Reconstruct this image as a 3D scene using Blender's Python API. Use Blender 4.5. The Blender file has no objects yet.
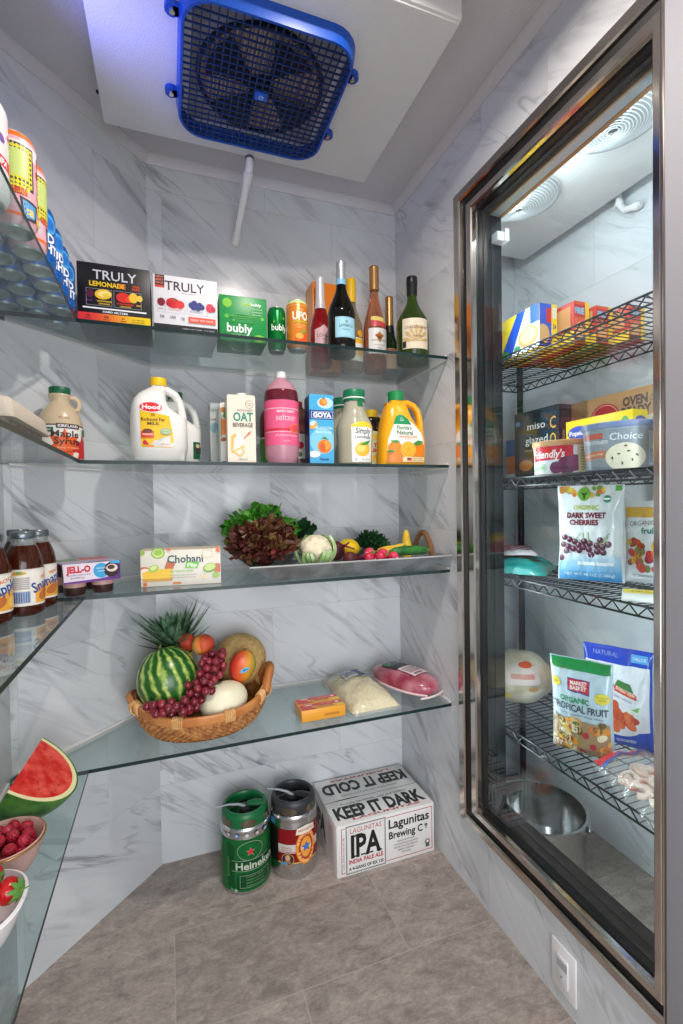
import bpy, bmesh, math, random
from mathutils import Vector, Matrix, Euler, noise
PI = math.pi
SC = bpy.context.scene
COL = SC.collection
rnd = random.Random(7)

# ------------------------------------------------------------------ materials
_M = {}
def srgb(r, g, b):
    f = lambda c: (c/12.92 if c <= .04045 else ((c+.055)/1.055)**2.4)
    return (f(r/255), f(g/255), f(b/255))
def node_mat(name):
    m = bpy.data.materials.new(name); m.use_nodes = True
    nt = m.node_tree
    for n in list(nt.nodes):
        nt.nodes.remove(n)
    out = nt.nodes.new('ShaderNodeOutputMaterial')
    return m, nt, out
def N(nt, kind, **kw):
    n = nt.nodes.new('ShaderNode'+kind)
    for k, v in kw.items():
        if k in n.inputs:
            n.inputs[k].default_value = v
        else:
            setattr(n, k, v)
    return n
def P(rgb, rough=.5, metal=0., trans=0., ior=1.45, bump=0., bscale=60., var=0., vscale=8., sss=0., coat=0., alpha=1., rgb2=None):
    """principled material from sRGB 0-255 with optional noise colour variation and noise bump"""
    key = (rgb, rough, metal, trans, ior, bump, bscale, var, vscale, sss, coat, alpha, rgb2)
    if key in _M:
        return _M[key]
    m, nt, out = node_mat('surface_%d' % len(_M))
    b = N(nt, 'BsdfPrincipled')
    nt.links.new(b.outputs[0], out.inputs[0])
    c = srgb(*rgb)
    b.inputs['Base Color'].default_value = (*c, 1)
    b.inputs['Roughness'].default_value = rough
    b.inputs['Metallic'].default_value = metal
    b.inputs['Transmission Weight'].default_value = trans
    b.inputs['IOR'].default_value = ior
    if sss:
        b.inputs['Subsurface Weight'].default_value = sss
        b.inputs['Subsurface Radius'].default_value = (.01, .006, .004)
    if coat:
        b.inputs['Coat Weight'].default_value = coat
        b.inputs['Coat Roughness'].default_value = .08
    if alpha < 1:
        b.inputs['Alpha'].default_value = alpha
    tc = None
    if var or bump or rgb2:
        tc = N(nt, 'TexCoord')
    if var or rgb2:
        no = N(nt, 'TexNoise'); no.inputs['Scale'].default_value = vscale; no.inputs['Detail'].default_value = 4
        nt.links.new(tc.outputs['Object'], no.inputs['Vector'])
        rp = N(nt, 'ValToRGB')
        c2 = srgb(*rgb2) if rgb2 else tuple(min(1, x*(1+var)) for x in c)
        c1 = c if rgb2 else tuple(x*(1-var) for x in c)
        rp.color_ramp.elements[0].position = .38; rp.color_ramp.elements[1].position = .64
        rp.color_ramp.elements[0].color = (*c1, 1); rp.color_ramp.elements[1].color = (*c2, 1)
        nt.links.new(no.outputs['Fac'], rp.inputs[0]); nt.links.new(rp.outputs[0], b.inputs['Base Color'])
    if bump:
        nb = N(nt, 'TexNoise'); nb.inputs['Scale'].default_value = bscale; nb.inputs['Detail'].default_value = 3
        nt.links.new(tc.outputs['Object'], nb.inputs['Vector'])
        bp = N(nt, 'Bump'); bp.inputs['Strength'].default_value = bump; bp.inputs['Distance'].default_value = .004
        nt.links.new(nb.outputs['Fac'], bp.inputs['Height']); nt.links.new(bp.outputs[0], b.inputs['Normal'])
    _M[key] = m
    return m
def CARD(rgb):   # printed card or paper
    return P(tuple(rgb), rough=.38)
def INK(rgb):
    return P(tuple(rgb), rough=.34)

def clear_mat(name, tint, fres=1.0, rough=.0, film=0., filmcol=(200, 205, 205)):
    """clear sheet: lets tinted light straight through and mirrors by Fresnel; film adds a little milky scatter"""
    m, nt, out = node_mat(name)
    tr = N(nt, 'BsdfTransparent'); tr.inputs[0].default_value = (*tint, 1)
    gl = N(nt, 'BsdfGlossy'); gl.inputs['Roughness'].default_value = rough
    fr = N(nt, 'Fresnel'); ge = N(nt, 'NewGeometry')
    io = N(nt, 'MapRange'); io.inputs[3].default_value = 1.5; io.inputs[4].default_value = 1/1.5
    nt.links.new(ge.outputs['Backfacing'], io.inputs[0]); nt.links.new(io.outputs[0], fr.inputs['IOR'])
    mu = N(nt, 'Math', operation='MULTIPLY'); mu.inputs[1].default_value = fres
    nt.links.new(fr.outputs[0], mu.inputs[0])
    mx = N(nt, 'MixShader')
    nt.links.new(mu.outputs[0], mx.inputs[0])
    src = tr.outputs[0]
    if film:
        df = N(nt, 'BsdfDiffuse'); df.inputs[0].default_value = (*srgb(*filmcol), 1)
        m2 = N(nt, 'MixShader'); m2.inputs[0].default_value = film
        nt.links.new(src, m2.inputs[1]); nt.links.new(df.outputs[0], m2.inputs[2]); src = m2.outputs[0]
    nt.links.new(src, mx.inputs[1]); nt.links.new(gl.outputs[0], mx.inputs[2])
    nt.links.new(mx.outputs[0], out.inputs[0])
    return m

def ramp_mat(name, axis, stops, rough=.4, noise_amt=.15, nscale=12., bump=0., bscale=80.):
    """colour bands along a local axis (0..1 over the given range), disturbed by noise: for fruit skins"""
    m, nt, out = node_mat(name)
    b = N(nt, 'BsdfPrincipled'); b.inputs['Roughness'].default_value = rough
    nt.links.new(b.outputs[0], out.inputs[0])
    tc = N(nt, 'TexCoord'); sp = N(nt, 'SeparateXYZ')
    nt.links.new(tc.outputs['Object'], sp.inputs[0])
    a, lo, hi = axis
    mr = N(nt, 'MapRange'); mr.inputs[1].default_value = lo; mr.inputs[2].default_value = hi
    nt.links.new(sp.outputs[a], mr.inputs[0])
    no = N(nt, 'TexNoise'); no.inputs['Scale'].default_value = nscale; no.inputs['Detail'].default_value = 4
    nt.links.new(tc.outputs['Object'], no.inputs['Vector'])
    ma = N(nt, 'Math', operation='MULTIPLY_ADD'); ma.inputs[1].default_value = noise_amt*2
    nt.links.new(no.outputs['Fac'], ma.inputs[0])
    sb = N(nt, 'Math', operation='SUBTRACT'); sb.inputs[1].default_value = noise_amt
    nt.links.new(mr.outputs[0], ma.inputs[2]); nt.links.new(ma.outputs[0], sb.inputs[0])
    rp = N(nt, 'ValToRGB'); el = rp.color_ramp.elements
    while len(el) < len(stops):
        el.new(.5)
    for e, (p, c) in zip(el, stops):
        e.position = p; e.color = (*srgb(*c), 1)
    nt.links.new(sb.outputs[0], rp.inputs[0]); nt.links.new(rp.outputs[0], b.inputs['Base Color'])
    if bump:
        nb = N(nt, 'TexNoise'); nb.inputs['Scale'].default_value = bscale
        nt.links.new(tc.outputs['Object'], nb.inputs['Vector'])
        bp = N(nt, 'Bump'); bp.inputs['Strength'].default_value = bump; bp.inputs['Distance'].default_value = .004
        nt.links.new(nb.outputs['Fac'], bp.inputs['Height']); nt.links.new(bp.outputs[0], b.inputs['Normal'])
    return m

# ------------------------------------------------------------------ mesh builder
class MB:
    def __init__(self):
        self.v = []; self.f = []; self.fm = []; self.mats = []
    def mi(self, m):
        if m not in self.mats:
            self.mats.append(m)
        return self.mats.index(m)
    def add(self, vs, fs, mat, M=None):
        o = len(self.v); k = self.mi(mat)
        for p in vs:
            p = Vector(p)
            self.v.append(M @ p if M is not None else p)
        for q in fs:
            self.f.append([o+i for i in q]); self.fm.append(k)
        return self
    def box(self, x0, y0, z0, x1, y1, z1, mat, bev=0., M=None, seg=2):
        bm = bmesh.new(); bmesh.ops.create_cube(bm, size=1)
        for w in bm.verts:
            w.co = Vector(((x0+x1)/2+w.co.x*(x1-x0), (y0+y1)/2+w.co.y*(y1-y0), (z0+z1)/2+w.co.z*(z1-z0)))
        if bev:
            bmesh.ops.bevel(bm, geom=list(bm.edges), offset=bev, segments=seg, affect='EDGES', profile=.5)
        self.bm(bm, mat, M); return self
    def bm(self, bm, mat, M=None):
        bm.verts.index_update()
        self.add([w.co.copy() for w in bm.verts], [[w.index for w in q.verts] for q in bm.faces], mat, M); bm.free()
    def lathe(self, prof, mat, n=32, M=None, a0=0., a1=2*PI):
        """prof: list of (r, z) from bottom to top, closed at the axis when r is 0"""
        full = abs(a1-a0-2*PI) < 1e-6
        cols = n if full else n+1
        vs, idx = [], []
        for r, z in prof:
            if r <= 1e-7:
                idx.append([len(vs)]*cols); vs.append((0, 0, z))
            else:
                idx.append(list(range(len(vs), len(vs)+cols)))
                for j in range(cols):
                    a = a0+(a1-a0)*j/n
                    vs.append((r*math.cos(a), r*math.sin(a), z))
        fs = []
        for i in range(len(prof)-1):
            for j in range(n):
                k = (j+1) % cols
                q = [idx[i][j], idx[i][k], idx[i+1][k], idx[i+1][j]]
                d = []
                for t in q:
                    if t not in d:
                        d.append(t)
                if len(d) > 2:
                    fs.append(d)
        return self.add(vs, fs, mat, M)
    def loft(self, rings, mat, M=None, cap=True, closed=False):
        vs, fs = [], []
        n = len(rings[0])
        for r in rings:
            vs += [tuple(p) for p in r]
        L = len(rings)
        for i in range(L if closed else L-1):
            i2 = (i+1) % L
            for j in range(n):
                k = (j+1) % n
                fs.append([i*n+j, i*n+k, i2*n+k, i2*n+j])
        if cap and not closed:
            fs.append(list(range(n))[::-1]); fs.append([(L-1)*n+j for j in range(n)])
        return self.add(vs, fs, mat, M)
    def tube(self, pts, r, mat, n=10, M=None, closed=False, sx=1., cap=True):
        pts = [Vector(p) for p in pts]; L = len(pts)
        rr = r if isinstance(r, (list, tuple)) else [r]*L
        rings = []
        up = None
        for i, p in enumerate(pts):
            if closed:
                t = (pts[(i+1) % L]-pts[i-1]).normalized()
            else:
                t = (pts[min(i+1, L-1)]-pts[max(i-1, 0)]).normalized()
            if up is None:
                up = Vector((0, 0, 1)) if abs(t.z) < .9 else Vector((0, 1, 0))
            b = t.cross(up)
            if b.length < 1e-5:
                b = t.orthogonal()
            b.normalize(); up = b.cross(t).normalized()
            rings.append([p+b*(rr[i]*sx*math.cos(2*PI*j/n))+up*(rr[i]*math.sin(2*PI*j/n)) for j in range(n)])
        return self.loft(rings, mat, M, cap=cap, closed=closed)
    def ball(self, c, r, mat, nu=16, nv=12, M=None, fn=None):
        if not isinstance(r, (tuple, list)):
            r = (r, r, r)
        vs = []; fs = []
        idx = []
        for i in range(nv+1):
            th = PI*i/nv
            if i in (0, nv):
                idx.append([len(vs)]*nu); d = Vector((0, 0, math.cos(th)))
                k = fn(d) if fn else 1.
                vs.append((c[0]+d.x*r[0]*k, c[1]+d.y*r[1]*k, c[2]+d.z*r[2]*k))
            else:
                row = []
                for j in range(nu):
                    ph = 2*PI*j/nu
                    d = Vector((math.sin(th)*math.cos(ph), math.sin(th)*math.sin(ph), math.cos(th)))
                    k = fn(d) if fn else 1.
                    row.append(len(vs)); vs.append((c[0]+d.x*r[0]*k, c[1]+d.y*r[1]*k, c[2]+d.z*r[2]*k))
                idx.append(row)
        for i in range(nv):
            for j in range(nu):
                k = (j+1) % nu
                q = [idx[i][j], idx[i+1][j], idx[i+1][k], idx[i][k]]
                d = []
                for t in q:
                    if t not in d:
                        d.append(t)
                if len(d) > 2:
                    fs.append(d)
        return self.add(vs, fs, mat, M)
    def grid(self, fn, nu, nv, mat, M=None):
        vs = [fn(i/nu, j/nv) for j in range(nv+1) for i in range(nu+1)]
        fs = [[j*(nu+1)+i, j*(nu+1)+i+1, (j+1)*(nu+1)+i+1, (j+1)*(nu+1)+i] for j in range(nv) for i in range(nu)]
        return self.add(vs, fs, mat, M)
    def prism(self, poly, y0, y1, mat, M=None):
        """polygon in x-z, pushed along y"""
        n = len(poly)
        vs = [(x, y0, z) for x, z in poly]+[(x, y1, z) for x, z in poly]
        fs = [list(range(n)), [n+i for i in range(n)][::-1]]+[[i, n+i, n+(i+1) % n, (i+1) % n] for i in range(n)]
        return self.add(vs, fs, mat, M)
    def build(self, name, parent=None, loc=(0, 0, 0), rot=(0, 0, 0), smooth=True, angle=38, subsurf=0):
        me = bpy.data.meshes.new(name)
        me.from_pydata([tuple(p) for p in self.v], [], self.f)
        for m in self.mats:
            me.materials.append(m)
        me.polygons.foreach_set('material_index', self.fm)
        bm = bmesh.new(); bm.from_mesh(me)
        bmesh.ops.recalc_face_normals(bm, faces=list(bm.faces))
        bm.to_mesh(me); bm.free()
        if smooth:
            me.polygons.foreach_set('use_smooth', [True]*len(me.polygons))
            me.set_sharp_from_angle(angle=math.radians(angle))
        me.update()
        o = bpy.data.objects.new(name, me); COL.objects.link(o)
        o.location = loc; o.rotation_euler = rot
        if parent is not None:
            o.parent = parent
        if subsurf:
            s = o.modifiers.new('smooth', 'SUBSURF'); s.levels = subsurf; s.render_levels = subsurf
        return o

# ------------------------------------------------------------------ printed artwork on a surface
_T = {}
def glyphs(s, bold=0., shear=0.):
    key = (s, bold, shear)
    if key not in _T:
        cu = bpy.data.curves.new('lettering', 'FONT'); cu.body = s; cu.offset = bold; cu.shear = shear; cu.resolution_u = 2
        ob = bpy.data.objects.new('lettering', cu)
        me = ob.to_mesh()
        vs = [(v.co.x, v.co.y) for v in me.vertices]; fs = [list(p.vertices) for p in me.polygons]
        ob.to_mesh_clear(); bpy.data.objects.remove(ob); bpy.data.curves.remove(cu)
        _T[key] = (vs, fs)
    return _T[key]
class Art:
    """flat shapes and lettering in (u, v) metres, laid on a surface by fn(u, v, h) -> point, h lifting each layer off it"""
    def __init__(self, fn, seg=None, unit=.001, base=None, lift=None, clip=None):
        self.fn = fn; self.seg = seg; self.lift = lift or (.00020 if seg else .00008); self.clip = clip or getattr(fn, 'clip', None); self.k = 1; self.items = []; self.unit = unit
        self.base = base if base is not None else (.00045 if seg else .0002)
    def _put(self, vs, fs, col):
        self.items.append((vs, fs, INK(col) if isinstance(col, tuple) else col, self.base+self.k*self.lift)); self.k += 1
        return self
    def poly(self, pts, col):
        return self._put(list(pts), [list(range(len(pts)))], col)
    def rect(self, u0, v0, u1, v1, col):
        return self.poly([(u0, v0), (u1, v0), (u1, v1), (u0, v1)], col)
    def ell(self, cu, cv, ru, rv=None, col=(0, 0, 0), n=22, rot=0.):
        rv = ru if rv is None else rv
        c, s = math.cos(rot), math.sin(rot)
        return self.poly([(cu+ru*math.cos(t)*c-rv*math.sin(t)*s, cv+ru*math.cos(t)*s+rv*math.sin(t)*c) for t in [2*PI*i/n for i in range(n)]], col)
    def ring(self, cu, cv, ru, rv, w, col, n=24):
        vs, fs = [], []
        for i in range(n):
            t = 2*PI*i/n
            vs += [(cu+ru*math.cos(t), cv+rv*math.sin(t)), (cu+(ru-w)*math.cos(t), cv+(rv-w)*math.sin(t))]
        for i in range(n):
            j = (i+1) % n
            fs.append([2*i, 2*j, 2*j+1, 2*i+1])
        return self._put(vs, fs, col)
    def frame(self, u0, v0, u1, v1, w, col):
        vs = [(u0, v0), (u1, v0), (u1, v1), (u0, v1), (u0+w, v0+w), (u1-w, v0+w), (u1-w, v1-w), (u0+w, v1-w)]
        return self._put(vs, [[0, 1, 5, 4], [1, 2, 6, 5], [2, 3, 7, 6], [3, 0, 4, 7]], col)
    def star(self, cu, cv, r, col, k=.4, n=5, rot=PI/2):
        return self.poly([(cu+(r if i % 2 == 0 else r*k)*math.cos(rot+PI*i/n), cv+(r if i % 2 == 0 else r*k)*math.sin(rot+PI*i/n)) for i in range(2*n)], col)
    def text(self, s, u, v, h, col, w=None, al='C', bold=0., shear=0., rot=0.):
        """one line; h = cap height, w = width to fit, (u, v) = middle (or left/right) of the base line"""
        vs, fs = glyphs(s, bold, shear)
        if not vs:
            return self
        x0 = min(p[0] for p in vs); x1 = max(p[0] for p in vs)
        sy = h/.69
        sx = sy if w is None else w/max(x1-x0, 1e-6)
        off = {'C': (x0+x1)/2, 'L': x0, 'R': x1}[al]
        c, t = math.cos(rot), math.sin(rot)
        q = [((p[0]-off)*sx, p[1]*sy) for p in vs]
        return self._put([(u+a*c-b*t, v+a*t+b*c) for a, b in q], fs, col)
    def arc_text(self, s, cu, cv, r, h, col, a_mid=PI/2, step=.2, inside=False, bold=.02, sq=1.):
        n = len(s)
        for i, ch in enumerate(s):
            if ch == ' ':
                continue
            a = a_mid+((n-1)/2-i)*step*(-1 if inside else 1)
            rot = a-PI/2 if not inside else a+PI/2
            rr = r if not inside else r+h
            self.text(ch, cu+rr*math.cos(a)*sq, cv+rr*math.sin(a), h, col, rot=rot, bold=bold); self.k -= 1
        self.k += 1
        return self
    def build(self, name, parent):
        bm = bmesh.new(); mats = []
        for vs, fs, m, h in self.items:
            if m not in mats:
                mats.append(m)
            mi = mats.index(m)
            b2 = bmesh.new()
            w = [b2.verts.new((p[0]*self.unit, p[1]*self.unit, 0)) for p in vs]
            for q in fs:
                try:
                    b2.faces.new([w[i] for i in q])
                except ValueError:
                    pass
            if self.clip:
                c = [x*self.unit for x in self.clip]
                if any(x.co.x < c[0] or x.co.x > c[2] or x.co.y < c[1] or x.co.y > c[3] for x in b2.verts):
                    for co, no in (((c[0], 0, 0), (-1, 0, 0)), ((c[2], 0, 0), (1, 0, 0)), ((0, c[1], 0), (0, -1, 0)), ((0, c[3], 0), (0, 1, 0))):
                        bmesh.ops.bisect_plane(b2, geom=list(b2.verts)+list(b2.edges)+list(b2.faces), plane_co=co, plane_no=no, clear_outer=True)
            if self.seg:
                bmesh.ops.triangulate(b2, faces=list(b2.faces))
                for _ in range(6):
                    e = [x for x in b2.edges if x.calc_length() > self.seg]
                    if not e:
                        break
                    bmesh.ops.subdivide_edges(b2, edges=e, cuts=1)
                    bmesh.ops.triangulate(b2, faces=[x for x in b2.faces if len(x.verts) > 3])
            b2.verts.index_update()
            nv = [bm.verts.new(self.fn(x.co.x, x.co.y, h)) for x in b2.verts]
            for q in b2.faces:
                try:
                    g = bm.faces.new([nv[x.index] for x in q.verts]); g.material_index = mi
                except ValueError:
                    pass
            b2.free()
        me = bpy.data.meshes.new(name); bm.to_mesh(me); bm.free()
        for m in mats:
            me.materials.append(m)
        o = bpy.data.objects.new(name, me); COL.objects.link(o); o.parent = parent
        return o
def face_front(w, d):      # u from the left edge, v from the bottom, on the -y face
    f = lambda u, v, h: Vector((u-w/2, -d/2-h, v))
    f.__dict__['clip'] = (.6, .6, w*1000-.6, 1e4)
    return f
def face_left(w, d):       # on the -x face, u from the back edge to the front edge
    return lambda u, v, h: Vector((-w/2-h, d/2-u, v))
def face_right(w, d):
    return lambda u, v, h: Vector((w/2+h, -d/2+u, v))
def face_top(w, d, ht):
    return lambda u, v, h: Vector((u-w/2, v-d/2, ht+h))
def face_under(w, d):
    return lambda u, v, h: Vector((u-w/2, d/2-v, -h))
def wrap(r, a0=0.):        # round a can: u measured along the surface from the front
    rf = r if callable(r) else (lambda z: r)
    return lambda u, v, h: Vector(((rf(v)+h)*math.sin(u/rf(v)+a0), -(rf(v)+h)*math.cos(u/rf(v)+a0), v))

# ------------------------------------------------------------------ things
def props(o, label, cat, group=None, kind=None):
    if label: o['label'] = label
    if cat: o['category'] = cat
    if group: o['group'] = group
    if kind: o['kind'] = kind
    return o
def thing(name, label, cat, loc=(0, 0, 0), rot=0., group=None):
    o = bpy.data.objects.new(name, None); COL.objects.link(o)
    o.empty_display_size = .05
    o.location = loc; o.rotation_euler = rot if isinstance(rot, tuple) else (0, 0, rot)
    return props(o, label, cat, group)
def struct(name, mb, **kw):
    o = mb.build(name, **kw); o['kind'] = 'structure'; return o
def dup(root, loc, rot=None, label=None, group=None):
    r = root.copy(); COL.objects.link(r); r.location = loc
    if rot is not None:
        r.rotation_euler = rot if isinstance(rot, tuple) else (0, 0, rot)
    if label: r['label'] = label
    if group: r['group'] = group
    for ch in list(root.children):
        c = ch.copy(); COL.objects.link(c); c.parent = r
        for g in list(ch.children):
            d = g.copy(); COL.objects.link(d); d.parent = c
    return r
def interp(tab, z):
    if z <= tab[0][0]: return tab[0][1]
    for (a, p), (b, q) in zip(tab, tab[1:]):
        if z <= b: return p+(q-p)*(z-a)/(b-a)
    return tab[-1][1]
def sring(z, a, b, n=2., cx=0., cy=0., k=32):
    """superellipse ring"""
    out = []
    for i in range(k):
        t = 2*PI*i/k
        c, s = math.cos(t), math.sin(t)
        out.append((cx+a*math.copysign(abs(c)**(2/n), c), cy+b*math.copysign(abs(s)**(2/n), s), z))
    return out

Z1, Z2, Z3, Z4 = 1.6896, 1.3378, .9953, .5531      # where things stand on the four shelf levels
XR, XL, YB = .8653, -.379, 1.7156                 # right wall, left wall, back wall
XD = -.0461                                       # where the angled wall meets the back wall
ZC = 2.3708                                       # ceiling

# ------------------------------------------------------------------ camera, sky, lights
cam = bpy.data.cameras.new('camera'); cam_o = bpy.data.objects.new('camera', cam); COL.objects.link(cam_o)
cam.sensor_fit = 'VERTICAL'; cam.sensor_height = 36; cam.lens = 477.34*36/1024; cam.clip_start = .02; cam.clip_end = 30
def set_camera(yaw, pitch, roll, loc):
    cy, sy, cp, sp = math.cos(yaw), math.sin(yaw), math.cos(pitch), math.sin(pitch)
    fwd = Vector((sy*cp, cy*cp, sp)); right = Vector((cy, -sy, 0)); up = right.cross(fwd)
    r2 = right*math.cos(roll)+up*math.sin(roll); u2 = up*math.cos(roll)-right*math.sin(roll)
    m = Matrix((r2, u2, -fwd)).transposed().to_4x4(); m.translation = loc
    cam_o.matrix_world = m
set_camera(.3478, -.0205, -.0159, (0, 0, 1.221))
SC.camera = cam_o
W = bpy.data.worlds.new('hall_light'); SC.world = W; W.use_nodes = True
W.node_tree.nodes['Background'].inputs[0].default_value = (1.0, .97, .95, 1)
W.node_tree.nodes['Background'].inputs[1].default_value = .55
SC.view_settings.view_transform = 'Standard'; SC.view_settings.look = 'None'
SC.view_settings.exposure = 0.; SC.view_settings.gamma = 1.; SC.view_settings.use_curve_mapping = False
def lamp(name, kind, loc, power, color=(1, 1, 1), size=.1, size_y=None, aim=None, shape=None, spread=None):
    l = bpy.data.lights.new(name, kind); l.energy = power; l.color = color
    if kind == 'AREA':
        l.shape = shape or ('RECTANGLE' if size_y else 'DISK'); l.size = size
        if size_y: l.size_y = size_y
        if spread: l.spread = spread
    elif kind == 'POINT':
        l.shadow_soft_size = size
    o = bpy.data.objects.new(name, l); COL.objects.link(o); o.location = loc
    if aim is not None:
        o.rotation_euler = (Vector(aim)-Vector(loc)).to_track_quat('-Z', 'Y').to_euler()
    return o
lamp('ceiling_lamp', 'AREA', (.36, .70, 2.355), 13.0, (1, .92, .85), size=.06, aim=(.36, .70, 0), spread=2.9)
lamp('doorway_fill', 'AREA', (.1, -.75, .95), 14.0, (.93, .96, 1.0), size=1.3, size_y=1.3, aim=(.25, 1.4, .45), spread=1.9)  # fill lamp added behind the camera to brighten the lower room
for y in (.72, .98, 1.24):
    lamp('freezer_lamp', 'POINT', (1.0, y, 2.135), 1.9, (.90, .97, 1.0), size=.03)
lamp('freezer_led_strip', 'AREA', (.985, 1.262, 1.12), 4.5, (.93, .98, 1.0), size=.02, size_y=1.75, aim=(1.12, 1.13, 1.12))
lamp('freezer_led_strip', 'AREA', (.985, .600, 1.12), 5.0, (.93, .98, 1.0), size=.02, size_y=1.75, aim=(1.12, .82, 1.12))
lamp('blue_glow_lamp', 'AREA', (-.34, 1.10, 2.15), .55, (.24, .26, 1.0), size=.06, size_y=.3, aim=(-.10, 1.16, 2.30), spread=1.3)  # lamp added for the blue tint on the cooler's left side, source unseen

# ------------------------------------------------------------------ wall and floor materials
def tile_marble(name, bw=.6, rh=.285, oz=.015, off=.42, ox=0., base=(213, 215, 218), vein=(135, 136, 144), tilt=.66, grout=(196, 192, 190)):
    m, nt, out = node_mat(name)
    L = nt.links.new
    b = N(nt, 'BsdfPrincipled'); b.inputs['Roughness'].default_value = .22; L(b.outputs[0], out.inputs[0])
    b.inputs['Specular IOR Level'].default_value = .35
    tc = N(nt, 'TexCoord'); sp = N(nt, 'SeparateXYZ'); L(tc.outputs['Object'], sp.inputs[0])
    ax = N(nt, 'Math', operation='ADD'); ax.inputs[1].default_value = ox+12*bw; L(sp.outputs[0], ax.inputs[0])
    az = N(nt, 'Math', operation='ADD'); az.inputs[1].default_value = oz; L(sp.outputs[2], az.inputs[0])
    cb = N(nt, 'CombineXYZ'); L(ax.outputs[0], cb.inputs[0]); L(az.outputs[0], cb.inputs[1])
    br = N(nt, 'TexBrick', offset=off, offset_frequency=2); L(cb.outputs[0], br.inputs['Vector'])
    for k, v in (('Color1', (0, 0, 0, 1)), ('Color2', (1, 1, 1, 1)), ('Scale', 1.), ('Mortar Size', .0011), ('Mortar Smooth', .3), ('Brick Width', bw), ('Row Height', rh)):
        br.inputs[k].default_value = v
    rot = N(nt, 'Mapping'); rot.inputs['Rotation'].default_value = (0, 0, tilt); L(cb.outputs[0], rot.inputs['Vector'])
    sc = N(nt, 'VectorMath', operation='MULTIPLY'); sc.inputs[1].default_value = (1., 1.9, 1.); L(rot.outputs[0], sc.inputs[0])
    rv = N(nt, 'VectorMath', operation='SCALE'); rv.inputs['Scale'].default_value = 23.7; L(br.outputs['Color'], rv.inputs[0])
    ad = N(nt, 'VectorMath', operation='ADD'); L(sc.outputs[0], ad.inputs[0]); L(rv.outputs[0], ad.inputs[1])
    def layer(scale, detail, dist, seed, stretch, lo, hi, ridge=False):
        st = N(nt, 'VectorMath', operation='MULTIPLY'); st.inputs[1].default_value = (1., stretch, 1.); L(ad.outputs[0], st.inputs[0])
        o = N(nt, 'VectorMath', operation='ADD'); o.inputs[1].default_value = (seed, seed*1.7, seed*.3); L(st.outputs[0], o.inputs[0])
        no = N(nt, 'TexNoise'); no.inputs['Scale'].default_value = scale; no.inputs['Detail'].default_value = detail; no.inputs['Roughness'].default_value = .55; no.inputs['Distortion'].default_value = dist
        L(o.outputs[0], no.inputs['Vector']); v = no.outputs['Fac']
        if ridge:
            q = N(nt, 'Math', operation='SUBTRACT'); q.inputs[1].default_value = .5; L(v, q.inputs[0])
            a = N(nt, 'Math', operation='ABSOLUTE'); L(q.outputs[0], a.inputs[0]); v = a.outputs[0]
        mr = N(nt, 'MapRange', interpolation_type='SMOOTHSTEP')
        for kk, vv in zip((1, 2, 3, 4), (lo, hi, 1., 0.) if ridge else (lo, hi, 0., 1.)): mr.inputs[kk].default_value = vv
        L(v, mr.inputs[0]); return mr.outputs[0]
    def mul(a, c):
        n = N(nt, 'Math', operation='MULTIPLY'); L(a, n.inputs[0])
        if isinstance(c, float): n.inputs[1].default_value = c
        else: L(c, n.inputs[1])
        return n.outputs[0]
    def add(a, c):
        n = N(nt, 'Math', operation='ADD', use_clamp=True); L(a, n.inputs[0]); L(c, n.inputs[1]); return n.outputs[0]
    bundle = layer(2.3, 2., .3, 2.2, 1.6, .46, .72)
    streak = mul(layer(3.1, 4., .35, 5.1, 4.6, .47, .66), bundle)
    thin = mul(layer(2.2, 3., .5, 1.3, 3.2, 0., .028, True), layer(1.8, 2., .2, 7.7, 1.5, .44, .62))
    haze = layer(1.5, 3., .4, 9.3, 2.0, .40, .74)
    tot = add(add(mul(streak, .62), mul(thin, .42)), mul(haze, .20))
    mx = N(nt, 'Mix', data_type='RGBA'); mx.inputs[6].default_value = (*srgb(*base), 1); mx.inputs[7].default_value = (*srgb(*vein), 1)
    L(tot, mx.inputs[0])
    m2 = N(nt, 'Mix', data_type='RGBA'); L(br.outputs['Fac'], m2.inputs[0]); L(mx.outputs[2], m2.inputs[6]); m2.inputs[7].default_value = (*srgb(*grout), 1)
    L(m2.outputs[2], b.inputs['Base Color'])
    return m
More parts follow.
